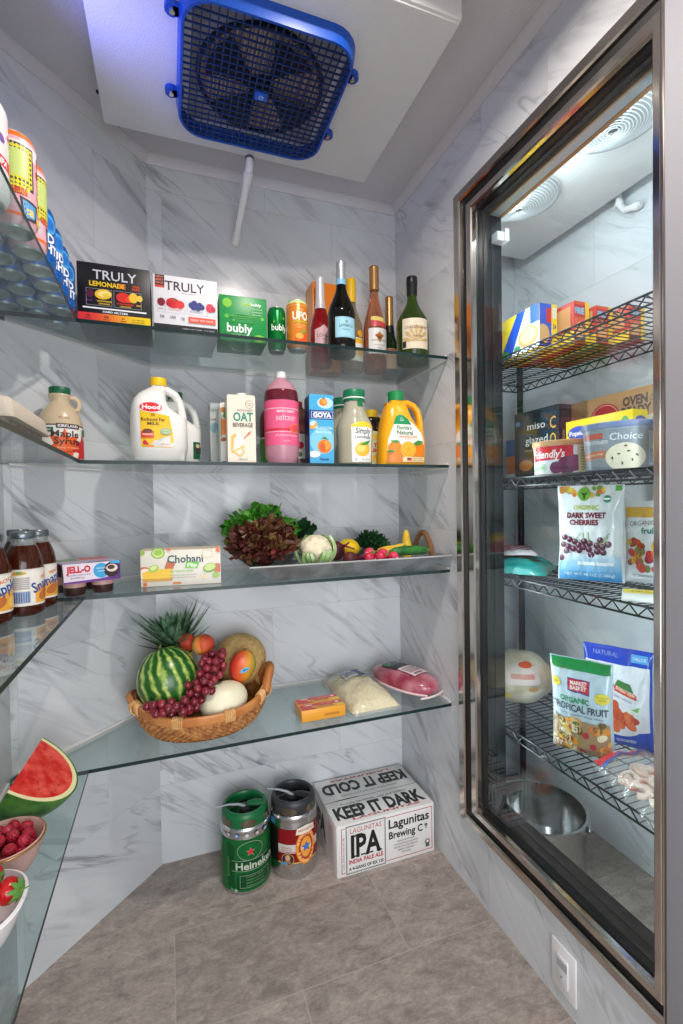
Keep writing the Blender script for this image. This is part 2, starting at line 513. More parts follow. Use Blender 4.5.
def stone_floor():
    m, nt, out = node_mat('grey_stone_tile'); L = nt.links.new
    b = N(nt, 'BsdfPrincipled'); L(b.outputs[0], out.inputs[0]); b.inputs['Roughness'].default_value = .55
    tc = N(nt, 'TexCoord'); mp = N(nt, 'Mapping'); mp.inputs['Location'].default_value = (-.29+6., 2.85, 0); L(tc.outputs['Object'], mp.inputs['Vector'])
    br = N(nt, 'TexBrick', offset=.5, offset_frequency=2); L(mp.outputs[0], br.inputs['Vector'])
    for k, v in (('Color1', (0, 0, 0, 1)), ('Color2', (1, 1, 1, 1)), ('Scale', 1.), ('Mortar Size', .0014), ('Mortar Smooth', .3), ('Brick Width', .6), ('Row Height', .285)):
        br.inputs[k].default_value = v
    rv = N(nt, 'VectorMath', operation='SCALE'); rv.inputs['Scale'].default_value = 11.; L(br.outputs['Color'], rv.inputs[0])
    ad = N(nt, 'VectorMath', operation='ADD'); L(tc.outputs['Object'], ad.inputs[0]); L(rv.outputs[0], ad.inputs[1])
    rt = N(nt, 'Mapping'); rt.inputs['Rotation'].default_value = (0, 0, .5); rt.inputs['Scale'].default_value = (1, 1.8, 1); L(ad.outputs[0], rt.inputs['Vector'])
    n1 = N(nt, 'TexNoise'); n1.inputs['Scale'].default_value = 15; n1.inputs['Detail'].default_value = 8; n1.inputs['Roughness'].default_value = .68; n1.inputs['Distortion'].default_value = .6; L(rt.outputs[0], n1.inputs['Vector'])
    n2 = N(nt, 'TexNoise'); n2.inputs['Scale'].default_value = 90; n2.inputs['Detail'].default_value = 6; n2.inputs['Roughness'].default_value = .7; L(rt.outputs[0], n2.inputs['Vector'])
    rp = N(nt, 'ValToRGB'); e = rp.color_ramp.elements
    e[0].position = .30; e[0].color = (*srgb(138, 126, 119), 1); e[1].position = .74; e[1].color = (*srgb(194, 180, 171), 1)
    L(n1.outputs['Fac'], rp.inputs[0])
    hv = N(nt, 'HueSaturation'); L(rp.outputs[0], hv.inputs['Color'])
    v2 = N(nt, 'MapRange'); v2.inputs[1].default_value = .3; v2.inputs[2].default_value = .7; v2.inputs[3].default_value = .74; v2.inputs[4].default_value = 1.22
    L(n2.outputs['Fac'], v2.inputs[0])
    sx = N(nt, 'SeparateColor'); L(br.outputs['Color'], sx.inputs[0])
    v3 = N(nt, 'MapRange'); v3.inputs[3].default_value = .86; v3.inputs[4].default_value = 1.06; L(sx.outputs[0], v3.inputs[0])
    mm = N(nt, 'Math', operation='MULTIPLY'); L(v2.outputs[0], mm.inputs[0]); L(v3.outputs[0], mm.inputs[1]); L(mm.outputs[0], hv.inputs['Value'])
    mx = N(nt, 'Mix', data_type='RGBA'); L(br.outputs['Fac'], mx.inputs[0]); L(hv.outputs[0], mx.inputs[6]); mx.inputs[7].default_value = (*srgb(176, 166, 156), 1)
    L(mx.outputs[2], b.inputs['Base Color'])
    bp = N(nt, 'Bump'); bp.inputs['Strength'].default_value = .35; bp.inputs['Distance'].default_value = .004; L(n2.outputs['Fac'], bp.inputs['Height']); L(bp.outputs[0], b.inputs['Normal'])
    return m
MARBLE = tile_marble('marble_wall_tile')
MARBLE_R = tile_marble('marble_wall_tile_side', ox=.31)
MARBLE_D = tile_marble('marble_wall_tile_angled', ox=.2, tilt=.60)
MARBLE_F = tile_marble('marble_wall_tile_freezer', ox=.1, base=(222, 224, 226), vein=(160, 165, 172))
FLOOR = stone_floor()
STUCCO = P((206, 203, 206), rough=.8, bump=.6, bscale=170)
WHITE = P((232, 230, 230), rough=.45)
CHROME = P((205, 196, 188), rough=.13, metal=1.)
BLACKRUB = P((14, 14, 15), rough=.5)
DARKMET = P((44, 45, 48), rough=.3, metal=.6)
STEEL = P((206, 206, 206), rough=.16, metal=1.)
BLACKWIRE = P((20, 20, 24), rough=.35)
GLASSPANE = clear_mat('window_glass', (.88, .94, .95), 1.0)
SHELFGLASS = clear_mat('shelf_glass', (.83, .90, .895), 1.05, film=.035, filmcol=(150, 175, 178))
GLASSEDGE = P((4, 36, 36), rough=.35)

# ------------------------------------------------------------------ room shell
struct('floor', MB().box(-.45, -.7, -.05, 1.55, 1.80, 0, FLOOR), smooth=False)
struct('ceiling', MB().box(-.45, -.7, ZC, 1.55, 1.80, ZC+.05, STUCCO), smooth=False)
struct('wall_back', MB().box(XD, 0, 0, 1.5, .06, ZC, MARBLE), loc=(0, YB, 0), smooth=False)
DL = (XD-XL)*math.sqrt(2)
struct('wall_angled', MB().box(-DL, 0, 0, 0, .06, ZC, MARBLE_D), loc=(XD, YB, 0), rot=(0, 0, PI/4), smooth=False)
struct('wall_left', MB().box(-.7, 0, 0, YB-(XD-XL), .05, ZC, MARBLE_R), loc=(XL, 0, 0), rot=(0, 0, PI/2), smooth=False)
WY0, WY1, WZ0, WZ1 = .640, 1.205, .279, 2.083            # clear opening of the window
T = .0947
wr = MB()     # local x runs along -y of the room
def rw(y0, y1, z0, z1): wr.box(-y1, 0, z0, -y0, T, z1, MARBLE_R)
rw(WY1+.004, YB, 0, ZC); rw(-.7, WY0-.004, 0, ZC); rw(WY0-.004, WY1+.004, 0, WZ0-.004); rw(WY0-.004, WY1+.004, WZ1+.004, ZC)
struct('wall_right', wr, loc=(XR, 0, 0), rot=(0, 0, -PI/2), smooth=False)
struct('wall_freezer_far', MB().box(-YB, 0, 0, -.2, .05, ZC, MARBLE_F), loc=(1.44, 0, 0), rot=(0, 0, -PI/2), smooth=False)
struct('wall_freezer_near', MB().box(XR+T, .2, 0, 1.44, .25, ZC, MARBLE_F), smooth=False)
# coving along the ceiling
def cove(name, p, q, inward):
    p, q, n = Vector(p), Vector(q), Vector(inward).normalized()
    prof = [(a*.6, b*.6) for a, b in ((0, -.042), (.006, -.042), (.012, -.030), (.024, -.016), (.036, -.006), (.042, -.004), (.042, 0), (0, 0))]
    mb = MB()
    mb.loft([[e+n*a+Vector((0, 0, ZC+b)) for a, b in prof] for e in (p, q)], P((206, 202, 205), rough=.4))
    struct(name, mb, angle=50)
cove('trim_1', (XD-.02, YB, 0), (XR, YB, 0), (0, -1, 0))
cove('trim_2', (XR, YB, 0), (XR, -.6, 0), (-1, 0, 0))
cove('trim_3', (XL, YB-(XD-XL), 0), (XD, YB, 0), (1, -1, 0))
cove('trim_4', (XL, -.6, 0), (XL, YB-(XD-XL), 0), (1, 0, 0))
# white jamb beside the window, nearest the camera; shade put into its grey colour
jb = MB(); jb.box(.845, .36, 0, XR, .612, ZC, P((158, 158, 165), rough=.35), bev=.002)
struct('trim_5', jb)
gp = MB(); gp.box(.862, .612, 0, XR, .6165, ZC, BLACKRUB); struct('trim_6', gp)

# ------------------------------------------------------------------ window into the freezer room
def frame_ring(mb, y0, z0, y1, z1, wy0, wz0, wy1, wz1, xa, xb, mat, ch=.0025):
    """mitred rectangular frame on a plane of constant x, room side chamfered; w.. are the four member widths"""
    def rect(x, i, o):
        a = (y0+wy0*i, z0+wz0*i, y1-wy1*i, z1-wz1*i)
        return [(x, a[0]+o, a[1]+o), (x, a[2]-o, a[1]+o), (x, a[2]-o, a[3]-o), (x, a[0]+o, a[3]-o)]
    mb.loft([rect(xb, 0, 0), rect(xa+ch, 0, 0), rect(xa, 0, ch), rect(xa, 1, -ch), rect(xa+ch, 1, 0), rect(xb, 1, 0)], mat, closed=True, cap=False)
win = bpy.data.objects.new('window_1', None); COL.objects.link(win); win.location = (XR, .92, 1.2); win['kind'] = 'structure'
win.empty_display_size = .1
def wpart(name, mb, **kw):
    o = mb.build(name, parent=win, **kw); o.location = (-XR, -.92, -1.2); return o
m = MB(); frame_ring(m, .617, .213, 1.294, 2.165, .010, .026, .033, .032, XR-.012, XR+.004, CHROME, .004); wpart('outer_frame', m, angle=20)
m = MB(); frame_ring(m, .626, .238, 1.262, 2.134, .006, .019, .028, .026, XR-.001, XR+.003, BLACKRUB, .0005); wpart('frame_gap', m, angle=20)
m = MB(); frame_ring(m, .627, .256, 1.235, 2.109, .020, .023, .030, .026, XR-.008, XR+.012, CHROME, .004); wpart('inner_frame', m, angle=20)
m = MB(); frame_ring(m, WY0-.006, WZ0-.006, WY1+.006, WZ1+.006, .010, .010, .010, .010, XR+.011, XR+T+.002, DARKMET, .001)
frame_ring(m, WY0+.003, WZ0+.003, WY1-.003, WZ1-.003, .006, .006, .006, .006, XR+.030, XR+.040, BLACKRUB, .001)
frame_ring(m, WY0+.003, WZ0+.003, WY1-.003, WZ1-.003, .004, .004, .004, .004, XR+.060, XR+.072, BLACKRUB, .001); wpart('reveal_lining', m, angle=20)
m = MB(); m.box(XR+.014, WY0+.002, WZ0+.002, XR+.022, WY1-.002, WZ1-.002, GLASSPANE); wpart('glass_pane', m, smooth=False)
m = MB(); m.box(XR+.060, 1.172, 1.985, XR+.099, 1.2, 2.012, WHITE, .002); m.box(XR+.085, 1.168, 1.985, XR+.099, 1.174, 2.02, WHITE); wpart('bracket', m)
m = MB(); m.box(XR+.052, WY0+.006, 2.069, XR+.057, WY1-.006, 2.0835, P((170, 128, 76), rough=.4, metal=.5)); m.box(XR+.057, WY0+.006, 2.0695, XR+.086, WY1-.006, 2.0835, P((176, 188, 196), rough=.35, metal=.5)); m.box(XR+.086, WY0+.006, 2.068, XR+.0975, WY1-.006, 2.0835, P((170, 124, 70), rough=.4, metal=.5)); wpart('header_strips', m)  # brass and grey metal strips flush under the window header, no lamp
# wall switch under the window
t = thing('wall_switch', 'white rocker switch plate on the marble under the window, near the floor', 'switch', (XR-.0005, .873, .096), (0, 0, -PI/2))
MB().box(-.0375, -.006, -.058, .0375, 0, .058, WHITE, .003).build('cover_plate', t)
MB().box(-.0165, -.0095, -.033, .0165, -.004, .033, P((226, 226, 228), rough=.35), .002).build('rocker', t)
a = Art(lambda u, v, h: Vector((u, -.0096-h, v)), unit=1.); a.rect(-.0155, .006, .0155, .026, (172, 172, 176)); a.ell(-.002, -.014, .0025, .002, (60, 60, 64)); a.build('sensor_window', t)

# ------------------------------------------------------------------ evaporator on the ceiling
BLUE = P((22, 82, 186), rough=.35); DBLUE = P((10, 40, 92), rough=.4)
ev = thing('evaporator_unit', 'white ceiling evaporator cooler with a square blue fan grille', 'cooling unit', (.25, 1.227, 2.3))
m = MB(); m.box(-.398, -.285, 0, .398, .285, .07, P((226, 226, 228), rough=.55, bump=.35, bscale=220), .006)
m.box(-.400, -.292, .004, .400, -.272, .062, P((232, 231, 230), rough=.5), .008); m.build('housing', ev)
def rsq(a, r, z, k=6, cx=-.004, cy=.006):
    out = []
    for q, (sx, sy) in enumerate(((1, 1), (-1, 1), (-1, -1), (1, -1))):
        for i in range(k+1):
            t = PI/2*q+PI/2*i/k
            out.append((cx+sx*(a-r)+r*math.cos(t), cy+sy*(a-r)+r*math.sin(t), z))
    return out
m = MB(); m.loft([rsq(.203, .07, .002), rsq(.200, .07, -.022), rsq(.197, .068, -.036), rsq(.191, .064, -.036), rsq(.188, .062, .0)], BLUE, cap=False); m.build('fan_shroud', ev)
m = MB(); m.box(-.174, -.164, -.003, .166, .176, -.001, P((150, 148, 150), rough=.5), 0)
m.lathe([(.150, -.012), (.158, -.012), (.160, -.003), (.150, -.003)], P((26, 30, 40), rough=.4), 40, M=Matrix.Translation((-.004, .006, 0)))
m.build('venturi_plate', ev)
m = MB()
m.lathe([(0, -.0042), (.150, -.0042)], P((150, 132, 122), rough=.5), 40, M=Matrix.Translation((-.004, .006, 0)))
for i in range(30):
    x = -.145+i*.01
    hl = math.sqrt(max(0, .148**2-x*x))
    m.box(x-.0012-.004, -hl+.006, -.008, x+.0012-.004, hl+.006, -.0042, P((206, 186, 174), rough=.45))
m.build('coil', ev)
bl = bpy.data.objects.new('fan', None); COL.objects.link(bl); bl.parent = ev; bl.location = (-.004, .006, -.020)
for i in range(4):
    m = MB()
    a0 = i*PI/2+.5
    def bf(s, q, a0=a0):
        r = .028+s*.112; a = a0+(q-.5)*(.45+.45*s)
        return (r*math.cos(a), r*math.sin(a), .008*(q-.5)*2*(1-.3*s))
    m.grid(bf, 8, 8, P((16, 20, 32), rough=.4)); m.grid(lambda s, q: tuple(Vector(bf(s, q))+Vector((0, 0, .0015))), 8, 8, P((16, 20, 32), rough=.4))
    m.build('fan_blade', bl)
m = MB(); m.lathe([(0, -.012), (.024, -.012), (.03, -.006), (.03, .012), (0, .012)], P((24, 26, 34), rough=.4), 24); m.build('hub', bl)
m = MB()
for i in range(1, 22):
    q = -.191+i*.382/22
    e = .191 if abs(q) < .127 else .127+math.sqrt(max(0, .064**2-(abs(q)-.127)**2))
    m.box(q-.0015-.004, -e+.006, -.0375, q+.0015-.004, e+.006, -.034, DBLUE)
    m.box(-e-.004, q-.0015+.006, -.0385, e-.004, q+.0015+.006, -.035, DBLUE)
m.box(-.020, -.006, -.041, .012, .018, -.035, P((24, 90, 190), rough=.35), .002)
m.build('fan_guard', ev)
a = Art(lambda u, v, h: Vector((u-.004, v+.006, -.041-h)), unit=1.); a.ring(0, 0, .006, .006, .0015, (190, 210, 230)); a.rect(-.001, -.003, .005, -.001, (190, 210, 230)); a.build('emblem', ev)
for x, y in ((-.219, -.119), (-.219, .101), (.210, -.089), (.210, .111)):
    m = MB(); m.tube([(x, y, 0), (x, y, -.012)], .016, BLUE, 14); m.box(min(x, x*.86), y-.013, -.012, max(x, x*.86), y+.013, 0, BLUE, .002); lug = m.build('mounting_lug', ev)
    MB().lathe([(0, -.017), (.006, -.017), (.007, -.012), (0, -.012)], STEEL, 10, M=Matrix.Translation((x, y, 0))).build('screw', lug)
for x, y in ((-.402, .2), (.402, -.255)):
    MB().ball((x, y, .02), .005, BLACKRUB, 10, 8).build('screw', ev)
t = thing('drain_pipe', 'white plastic drain pipe running from the ceiling cooler to the back wall', 'pipe', (.262, 1.512, 2.29))
m = MB(); m.tube([(0, 0, .03), (0, 0, -.012), (-.002, .02, -.032), (-.020, .196, -.150), (-.021, .2035, -.163)], .011, WHITE, 14); m.build('pipe', t)
m = MB(); m.tube([(0, 0, .035), (0, 0, .004)], .014, P((120, 120, 122), rough=.4, metal=.5), 12); m.build('fitting', t)
for p, q in (((-.0015, .012, -.026), (-.004, .038, -.044)), ((-.017, .176, -.136), (-.021, .203, -.158))):
    MB().tube([p, q], .0145, WHITE, 14).build('elbow_collar', t)

# ------------------------------------------------------------------ glass shelves
YS = 1.3474
def glass_shelf(z, label_back, label_left):
    z -= .0006
    poly = [(XR-.002, YS), (XR-.002, YB-.002), (XD+.001, YB-.002), (XL+.002, YB-(XD-XL)-.001), (XL+.002, YS), (-.2046, YS)]
    def slab(poly, name, parent):
        m = MB(); n = len(poly); k = m.mi(SHELFGLASS)
        m.add([(x, y, z-.0095) for x, y in poly]+[(x, y, z) for x, y in poly], [list(range(n))[::-1], list(range(n, 2*n))], SHELFGLASS)
        m.add([(x, y, z-.0095) for x, y in poly]+[(x, y, z) for x, y in poly], [[i, (i+1) % n, n+(i+1) % n, n+i] for i in range(n)], GLASSEDGE)
        return m.build(name, parent, smooth=False)
    g = 'glass shelves across the back corner'
    o = thing('glass_shelf', label_back, 'shelf', (0, 0, 0), 0, g); slab(poly, 'glass_panel', o)
    m = MB(); al = P((226, 222, 220), rough=.35)
    zz0, zz1, w = z-.0115, z+.006, .0065
    m.box(XR-w, YS+.006, zz0, XR-.0005, YB-.001, zz1, al); m.box(XD, YB-w, zz0, XR-w, YB-.0005, zz1, al)
    c = Matrix.Translation((XD, YB, 0)) @ Matrix.Rotation(PI/4, 4, 'Z')
    m.box(-DL+.012, -w, zz0, .0, -.0005, zz1, al, M=c); m.build('wall_channel', o, smooth=False)
    poly = [(-.2046, YS-.0015), (XL+.002, YS-.0015), (XL+.002, -.3), (-.2046, -.3)]
    o = thing('glass_shelf', label_left, 'shelf', (0, 0, 0), 0, 'glass shelves along the left wall'); slab(poly, 'glass_panel', o)
    m = MB(); m.box(XL+.0005, -.3, zz0, XL+w, YS-.006, zz1, al); m.build('wall_channel', o, smooth=False)
glass_shelf(Z1, 'top glass shelf on the back wall, holding wine bottles and drink boxes', 'top glass shelf along the left wall, packed with drink cans')
glass_shelf(Z2, 'glass shelf on the back wall holding milk, cartons and juice jugs', 'glass shelf along the left wall under the cans, holding the egg carton')
glass_shelf(Z3, 'glass shelf on the back wall holding the metal vegetable tray', 'glass shelf along the left wall holding the iced tea bottles')
glass_shelf(Z4, 'lowest glass shelf on the back wall, holding the wicker fruit basket', 'lowest glass shelf along the left wall, holding the cut watermelon')

# ------------------------------------------------------------------ boxes, cans and bottles of the top shelf
ALU = P((196, 198, 200), rough=.28, metal=.9)
def carton(name, label, cat, w, d, h, loc, rot=0., card=(240, 240, 240), group=None, bev=.0012, sides=None):
    t = thing(name, label, cat, loc, rot, group)
    m = MB(); m.box(-w/2, -d/2, 0, w/2, d/2, h, CARD(card), bev)
    m.build('carton', t)
    return t
def can(name, label, r, h, paint, loc, rot=0., group=None, lid=None, shoulder=None):
    t = thing(name, label, 'drink can', loc, rot, group)
    k = r*.83
    MB().lathe([(k, .004), (r*.97, .013), (r, .018), (r, h-.016), (r*.95, h-.009), (k, h-.001)], paint, 40).build('body', t)
    MB().lathe([(0, .0085), (k*.62, .007), (k*.80, .003), (k*.86, 0), (k*.95, 0), (k, .0045)], lid or ALU, 40).build('base', t)
    m = MB(); m.lathe([(k, h-.0015), (k*1.02, h), (k*.95, h+.0008), (k*.88, h-.003), (0, h-.003)], ALU, 40)
    m.box(-.006, -.011, h-.003, .006, .008, h-.0015, ALU, .0006); m.build('lid', t)
    if shoulder:
        MB().lathe([(r*1.002, .0165), (r*1.002, .022)], shoulder, 40).build('band', t)
        MB().lathe([(r*1.003, h-.019), (r*.955, h-.0088), (k*1.004, h-.0012)], shoulder, 40).build('shoulder_band', t)
    return t
# lemonade box
t = carton('seltzer_box', 'black lemonade seltzer box with a red to yellow band along its foot', 'drink box', .172, .160, .153, (-.119, 1.45, Z1), 0, (24, 23, 26))
a = Art(face_front(.172, .160))
a.text('TRULY', 88, 113, 23, (206, 206, 214), 103, bold=.01); a.text('LEMONADE', 70, 95, 11.5, (238, 196, 40), 84, bold=.035); a.text('DE', 105, 95, 11.5, (240, 130, 40), 16, bold=.03)
a.text('MIX', 138, 101, 5, (225, 80, 40), 16, bold=.04); a.text('PACK', 138, 94, 5, (225, 80, 40), 19, bold=.04)
a.frame(20, 45, 80, 88, 1., (150, 150, 155)); a.frame(84, 45, 150, 88, 1., (150, 150, 155))
a.ell(29, 74, 9, 10, (92, 24, 60)); a.ell(60, 75, 20, 13, (234, 188, 50), rot=.1); a.ell(62, 76, 15, 8, (250, 226, 130), rot=.1); a.ell(66, 73, 8, 5, (236, 200, 70))
a.ell(107, 72, 17, 13, (216, 48, 40)); a.ell(120, 68, 9, 8, (232, 70, 48)); a.ell(131, 74, 11, 13, (240, 190, 60)); a.ell(146, 74, 7, 8, (240, 200, 80))
a.text('LEMONADE', 62, 55, 4, (230, 190, 50), 34, bold=.03); a.text('LEMONADE', 62, 48.5, 3.5, (230, 190, 50), 26, bold=.03); a.text('STRAWBERRY', 112, 53, 4.2, (220, 60, 50), 42, bold=.03); a.text('MANGO', 144, 53, 4.2, (236, 180, 60), 12, bold=.03); a.text('LEMONADE', 112, 47, 3.5, (230, 190, 50), 26, bold=.03)
a.text('BLACK', 28, 55, 3.5, (150, 50, 150), 13, bold=.03)
a.rect(12, 36, 162, 40, (236, 236, 240)); a.text('HARD SELTZER', 88, 28, 4.6, (225, 225, 228), 60, bold=.04)
for i in range(24):
    q = i/23.
    c = (int(222+18*min(1, q*1.6)), int(50+150*min(1, max(0, q-.12)*1.5)), int(60-30*q))
    a.rect(172*i/24., 4, 172*(i+1)/24., 25, c); a.k -= 1
a.k += 1
for u, s in ((24, '5%'), (66, '100'), (106, '1g')):
    a.text(s, u, 14, 5.5, (70, 30, 20), bold=.03); a.rect(u-7, 9.5, u+7, 11, (90, 40, 24))
a.text('GLUTEN FREE', 142, 15, 3.6, (96, 70, 16), 30); a.text('NO SUGAR ADDED', 142, 9, 3.6, (96, 70, 16), 30); a.build('front_print', t)
# white box
t = carton('seltzer_box', 'white berry seltzer box with a red corner tag, beside the black lemonade box', 'drink box', .168, .20, .156, (.058, 1.49, Z1), 0, (226, 224, 228))
a = Art(face_front(.168, .20))
a.rect(0, 0, 168, 24, (40, 38, 42)); a.rect(5, 122, 29, 155, (56, 52, 54)); a.rect(5, 121, 29, 127, (214, 70, 56))
for i, s in enumerate(('NEW', 'BERRY', 'PACK')):
    a.text(s, 17, 147-8*i, 5, (228, 120, 100), 20, bold=.03)
a.text('TRULY', 82, 117, 24, (62, 60, 62), 104, bold=.01); a.text('hard seltzer water', 104, 110, 4, (150, 146, 150), 60)
for u0, u1 in ((10, 28), (30, 82), (87, 138), (140, 163)):
    a.frame(u0, 55, u1, 92, .8, (196, 196, 202))
a.ell(20, 82, 10, 11, (126, 30, 50)); a.ell(50, 82, 18, 14, (206, 40, 46)); a.ell(68, 79, 12, 11, (220, 58, 56)); a.ell(40, 80, 8, 8, (190, 30, 44)); a.rect(46, 90, 58, 93, (70, 110, 60))
for u, v in ((98, 82), (106, 88), (112, 80), (104, 76), (120, 84), (116, 75), (126, 79)):
    a.ell(u, v, 7.5, 7.5, (60, 66, 130))
a.ell(148, 79, 11, 12, (214, 60, 84)); a.ell(157, 76, 6, 7, (196, 40, 70))
a.text('black', 19, 62, 4, (150, 60, 90)); a.text('STRAWBERRY', 56, 62, 4.5, (236, 140, 120), 36); a.text('BLUEBERRY', 112, 62, 4.5, (140, 140, 190), 36)
for u, s in ((22, '5%'), (50, '100'), (76, '1g')):
    a.text(s, u, 40, 7, (110, 108, 112), bold=.02)
a.rect(90, 33, 162, 49, (226, 84, 62)); a.text('BERRY MIX PACK', 126, 38, 6, (246, 200, 190), 62, bold=.02); a.text('HARD SELTZER  12 CANS', 116, 12, 4, (210, 208, 212), 84)
a.build('front_print', t)
# green seltzer box
t = carton('sparkling_water_box', 'green sparkling water box with pale lettering and lime dots', 'drink box', .135, .12, .130, (.2175, 1.462, Z1), -.02, (16, 142, 66))
a = Art(face_front(.135, .12))
a.ell(22, 108, 13, 13, (120, 190, 40)); a.rect(0, 0, 4, 122, (12, 120, 56)); a.ell(112, 12, 18, 11, (120, 196, 50)); a.ell(122, 70, 5, 5, (110, 186, 60)); a.ell(20, 70, 6, 6, (90, 180, 60)); a.ell(40, 60, 3, 3, (90, 180, 60))
a.text('lime', 76, 105, 8, (166, 210, 40), 22, bold=.04); a.text('bubly', 104, 105, 8, (226, 240, 226), 30, bold=.03)
for i, s in enumerate(('no calories', 'no sweeteners', 'all smiles')):
    a.text(s, 108, 94-8*i, 4.2, (200, 230, 190), 28)
a.frame(30, 52, 96, 76, 1.2, (10, 110, 50)); a.rect(24, 70, 104, 74, (60, 160, 70)); a.ring(63, 72, 30, 7, 1.5, (90, 180, 80))
a.text('bubly', 56, 26, 24, (240, 248, 240), 72, bold=.02); a.text('sparkling water', 56, 17, 4.5, (200, 232, 200), 46); a.ell(112, 12, 8, 6, (236, 246, 220)); a.text('8', 112, 9, 6, (40, 120, 50))
a.build('front_print', t)
a = Art(face_under(.135, .12)); a.ring(68, 60, 30, 30, 5, (210, 236, 214)); a.rect(30, 58, 106, 92, (16, 142, 66)); a.build('base_print', t)
t = can('drink_can', 'slim green can standing beside the green sparkling water box', .0285, .135, P((14, 132, 58), rough=.22, metal=.45), (.3300, 1.478, Z1), 0)
a = Art(wrap(.0285, .1), seg=.006); a.text('bubly', 0, 62, 19, (230, 244, 232), 50, bold=.02); a.ell(14, 100, 4, 4, (110, 190, 60)); a.ell(-16, 88, 3, 3, (110, 190, 60)); a.text('lime', 4, 25, 6, (150, 210, 60)); a.build('lettering', t)
t = can('drink_can', 'orange and cream can right of the slim green can', .0335, .150, P((238, 140, 50), rough=.26, metal=.3), (.3880, 1.445, Z1), 0, shoulder=P((200, 216, 150), rough=.35))
a = Art(wrap(.0335, .05), seg=.006); a.text('UFO', 0, 88, 23, (250, 240, 224), 50, bold=.04); a.text('the', 2, 116, 6, (250, 224, 180)); a.text('GEORGIA PEACH', 0, 78, 7, (196, 200, 60), 44, bold=.03); a.text('UNFILTERED', 0, 69, 5, (250, 200, 130), 36); a.text('WHEAT ALE', 0, 62, 5, (250, 200, 130), 32); a.ell(2, 34, 19, 17, (226, 84, 34)); a.ell(-4, 38, 12, 9, (246, 170, 70)); a.ell(8, 52, 8, 4, (120, 170, 60), rot=.5); a.build('label', t)
# orange gift box
t = carton('bottle_gift_box', 'tall orange bottle gift box behind the pink wine bottle', 'box', .112, .076, .312, (.550, 1.6655, Z1), 0, (240, 132, 28))
a = Art(face_left(.112, .076)); a.rect(1, 1, 75, 311, (232, 152, 74)); a.build('side_panel', t)

def bottle(name, label, loc, prof, glass, rot=0., group='wine bottles on the top shelf', closure=None, cap=None, n=40):
    """closure: (profile, material) foil or cap over the neck"""
    t = thing(name, label, 'bottle', loc, rot, group)
    MB().lathe(prof, glass, n).build('glass_body', t, angle=60)
    for nm, pr, m in closure or []:
        MB().lathe(pr, m, 32).build(nm, t, angle=50)
    return t
def wprof(r, h, rn=.0135, sh=.55, neck=.74, punt=.02):
    p = [(0, punt), (r*.55, punt*.55), (r*.8, .002), (r*.93, 0), (r, .006), (r, h*sh)]
    for i in range(1, 8):
        q = i/8; s = q*q*(3-2*q)
        p.append((r+(rn*1.15-r)*s, h*(sh+(neck-sh)*q)))
    return p+[(rn*1.12, h*neck), (rn, h*.97), (rn*1.1, h*.975), (rn*1.1, h), (0, h)]
def pr_at(prof, z):
    q = [(b, a) for a, b in prof[3:] if a > 0]
    return interp(q, z)
def foil(prof, z0, h, k=1.05, top=.004):
    return [(pr_at(prof, z0)*k, z0)]+[(pr_at(prof, z0+(h-z0)*i/6)*k, z0+(h-z0)*i/6) for i in range(1, 6)]+[(.0152, h-.012), (.0158, h), (.0148, h+top), (0, h+top)]
FOILS = P((200, 200, 205), rough=.35, metal=.7, bump=.5, bscale=90)
GOLD = P((196, 148, 96), rough=.3, metal=.85)
# pink sparkling
p = wprof(.036, .300, sh=.42, neck=.74)
t = bottle('wine_bottle', 'pink sparkling wine bottle with a white foil neck, first from the orange can', (.508, 1.583, Z1), p, P((196, 44, 50), rough=.06, trans=.75, ior=1.36),
           closure=[('neck_foil', foil(p, .195, .300), P((226, 222, 226), rough=.35, metal=.3))])
a = Art(wrap(lambda z: pr_at(p, z)), seg=.005); a.text('SECCO', 0, 238, 6, (90, 90, 96), 26, rot=PI/2); a.ell(0, 206, 14, 10, (246, 238, 240)); a.text('LV', 0, 203, 6, (150, 60, 80)); a.build('neck_label', t)
a = Art(wrap(lambda z: pr_at(p, z)), seg=.005); a.poly([(-32, 62), (32, 62), (32, 118), (12, 124), (0, 134), (-12, 124), (-32, 118)], (228, 186, 190)); a.text('LOVISA', 0, 92, 11, (90, 40, 52), 44); a.text('ROSE', 0, 82, 5, (150, 80, 90)); a.build('label', t)
# dark prosecco
p = wprof(.0445, .297, sh=.44, neck=.76)
t = bottle('wine_bottle', 'dark prosecco bottle with a pale blue label and silver foil top', (.537, 1.452, Z1), p, P((20, 20, 14), rough=.05, trans=.35, ior=1.4),
           closure=[('neck_foil', foil(p, .242, .297, 1.06), FOILS), ('neck_band', [(pr_at(p, .226)*1.07, .226), (pr_at(p, .244)*1.1, .244)], P((130, 190, 220), rough=.4))])
a = Art(wrap(.0445, .0), seg=.006); a.rect(-36, 48, 36, 112, (160, 208, 226)); a.frame(-34, 50, 34, 110, .7, (110, 150, 170)); a.text('LAMARCA', 0, 80, 9.5, (46, 60, 72), 46); a.text('PROSECCO', 0, 70, 4.5, (70, 84, 96), 26); a.ell(0, 97, 4, 4, (120, 150, 130)); a.build('label', t)
# yellow capped
p = wprof(.040, .325, sh=.46, neck=.74)
t = bottle('wine_bottle', 'white wine bottle with a yellow cap, behind the dark prosecco bottle', (.634, 1.612, Z1), p, P((206, 190, 150), rough=.05, trans=.8, ior=1.34),
           closure=[('cap', [(.0165, .245), (.0172, .248), (.0175, .325), (.016, .330), (0, .330)], P((240, 190, 30), rough=.4))])
a = Art(wrap(.040, .35), seg=.006); a.rect(-30, 30, 34, 112, (238, 234, 224)); a.rect(-30, 92, 34, 110, (240, 180, 40)); a.ell(2, 60, 17, 17, (240, 190, 60)); a.ell(2, 60, 11, 11, (236, 150, 40)); a.ell(6, 128, 14, 12, (240, 160, 40)); a.build('label', t)
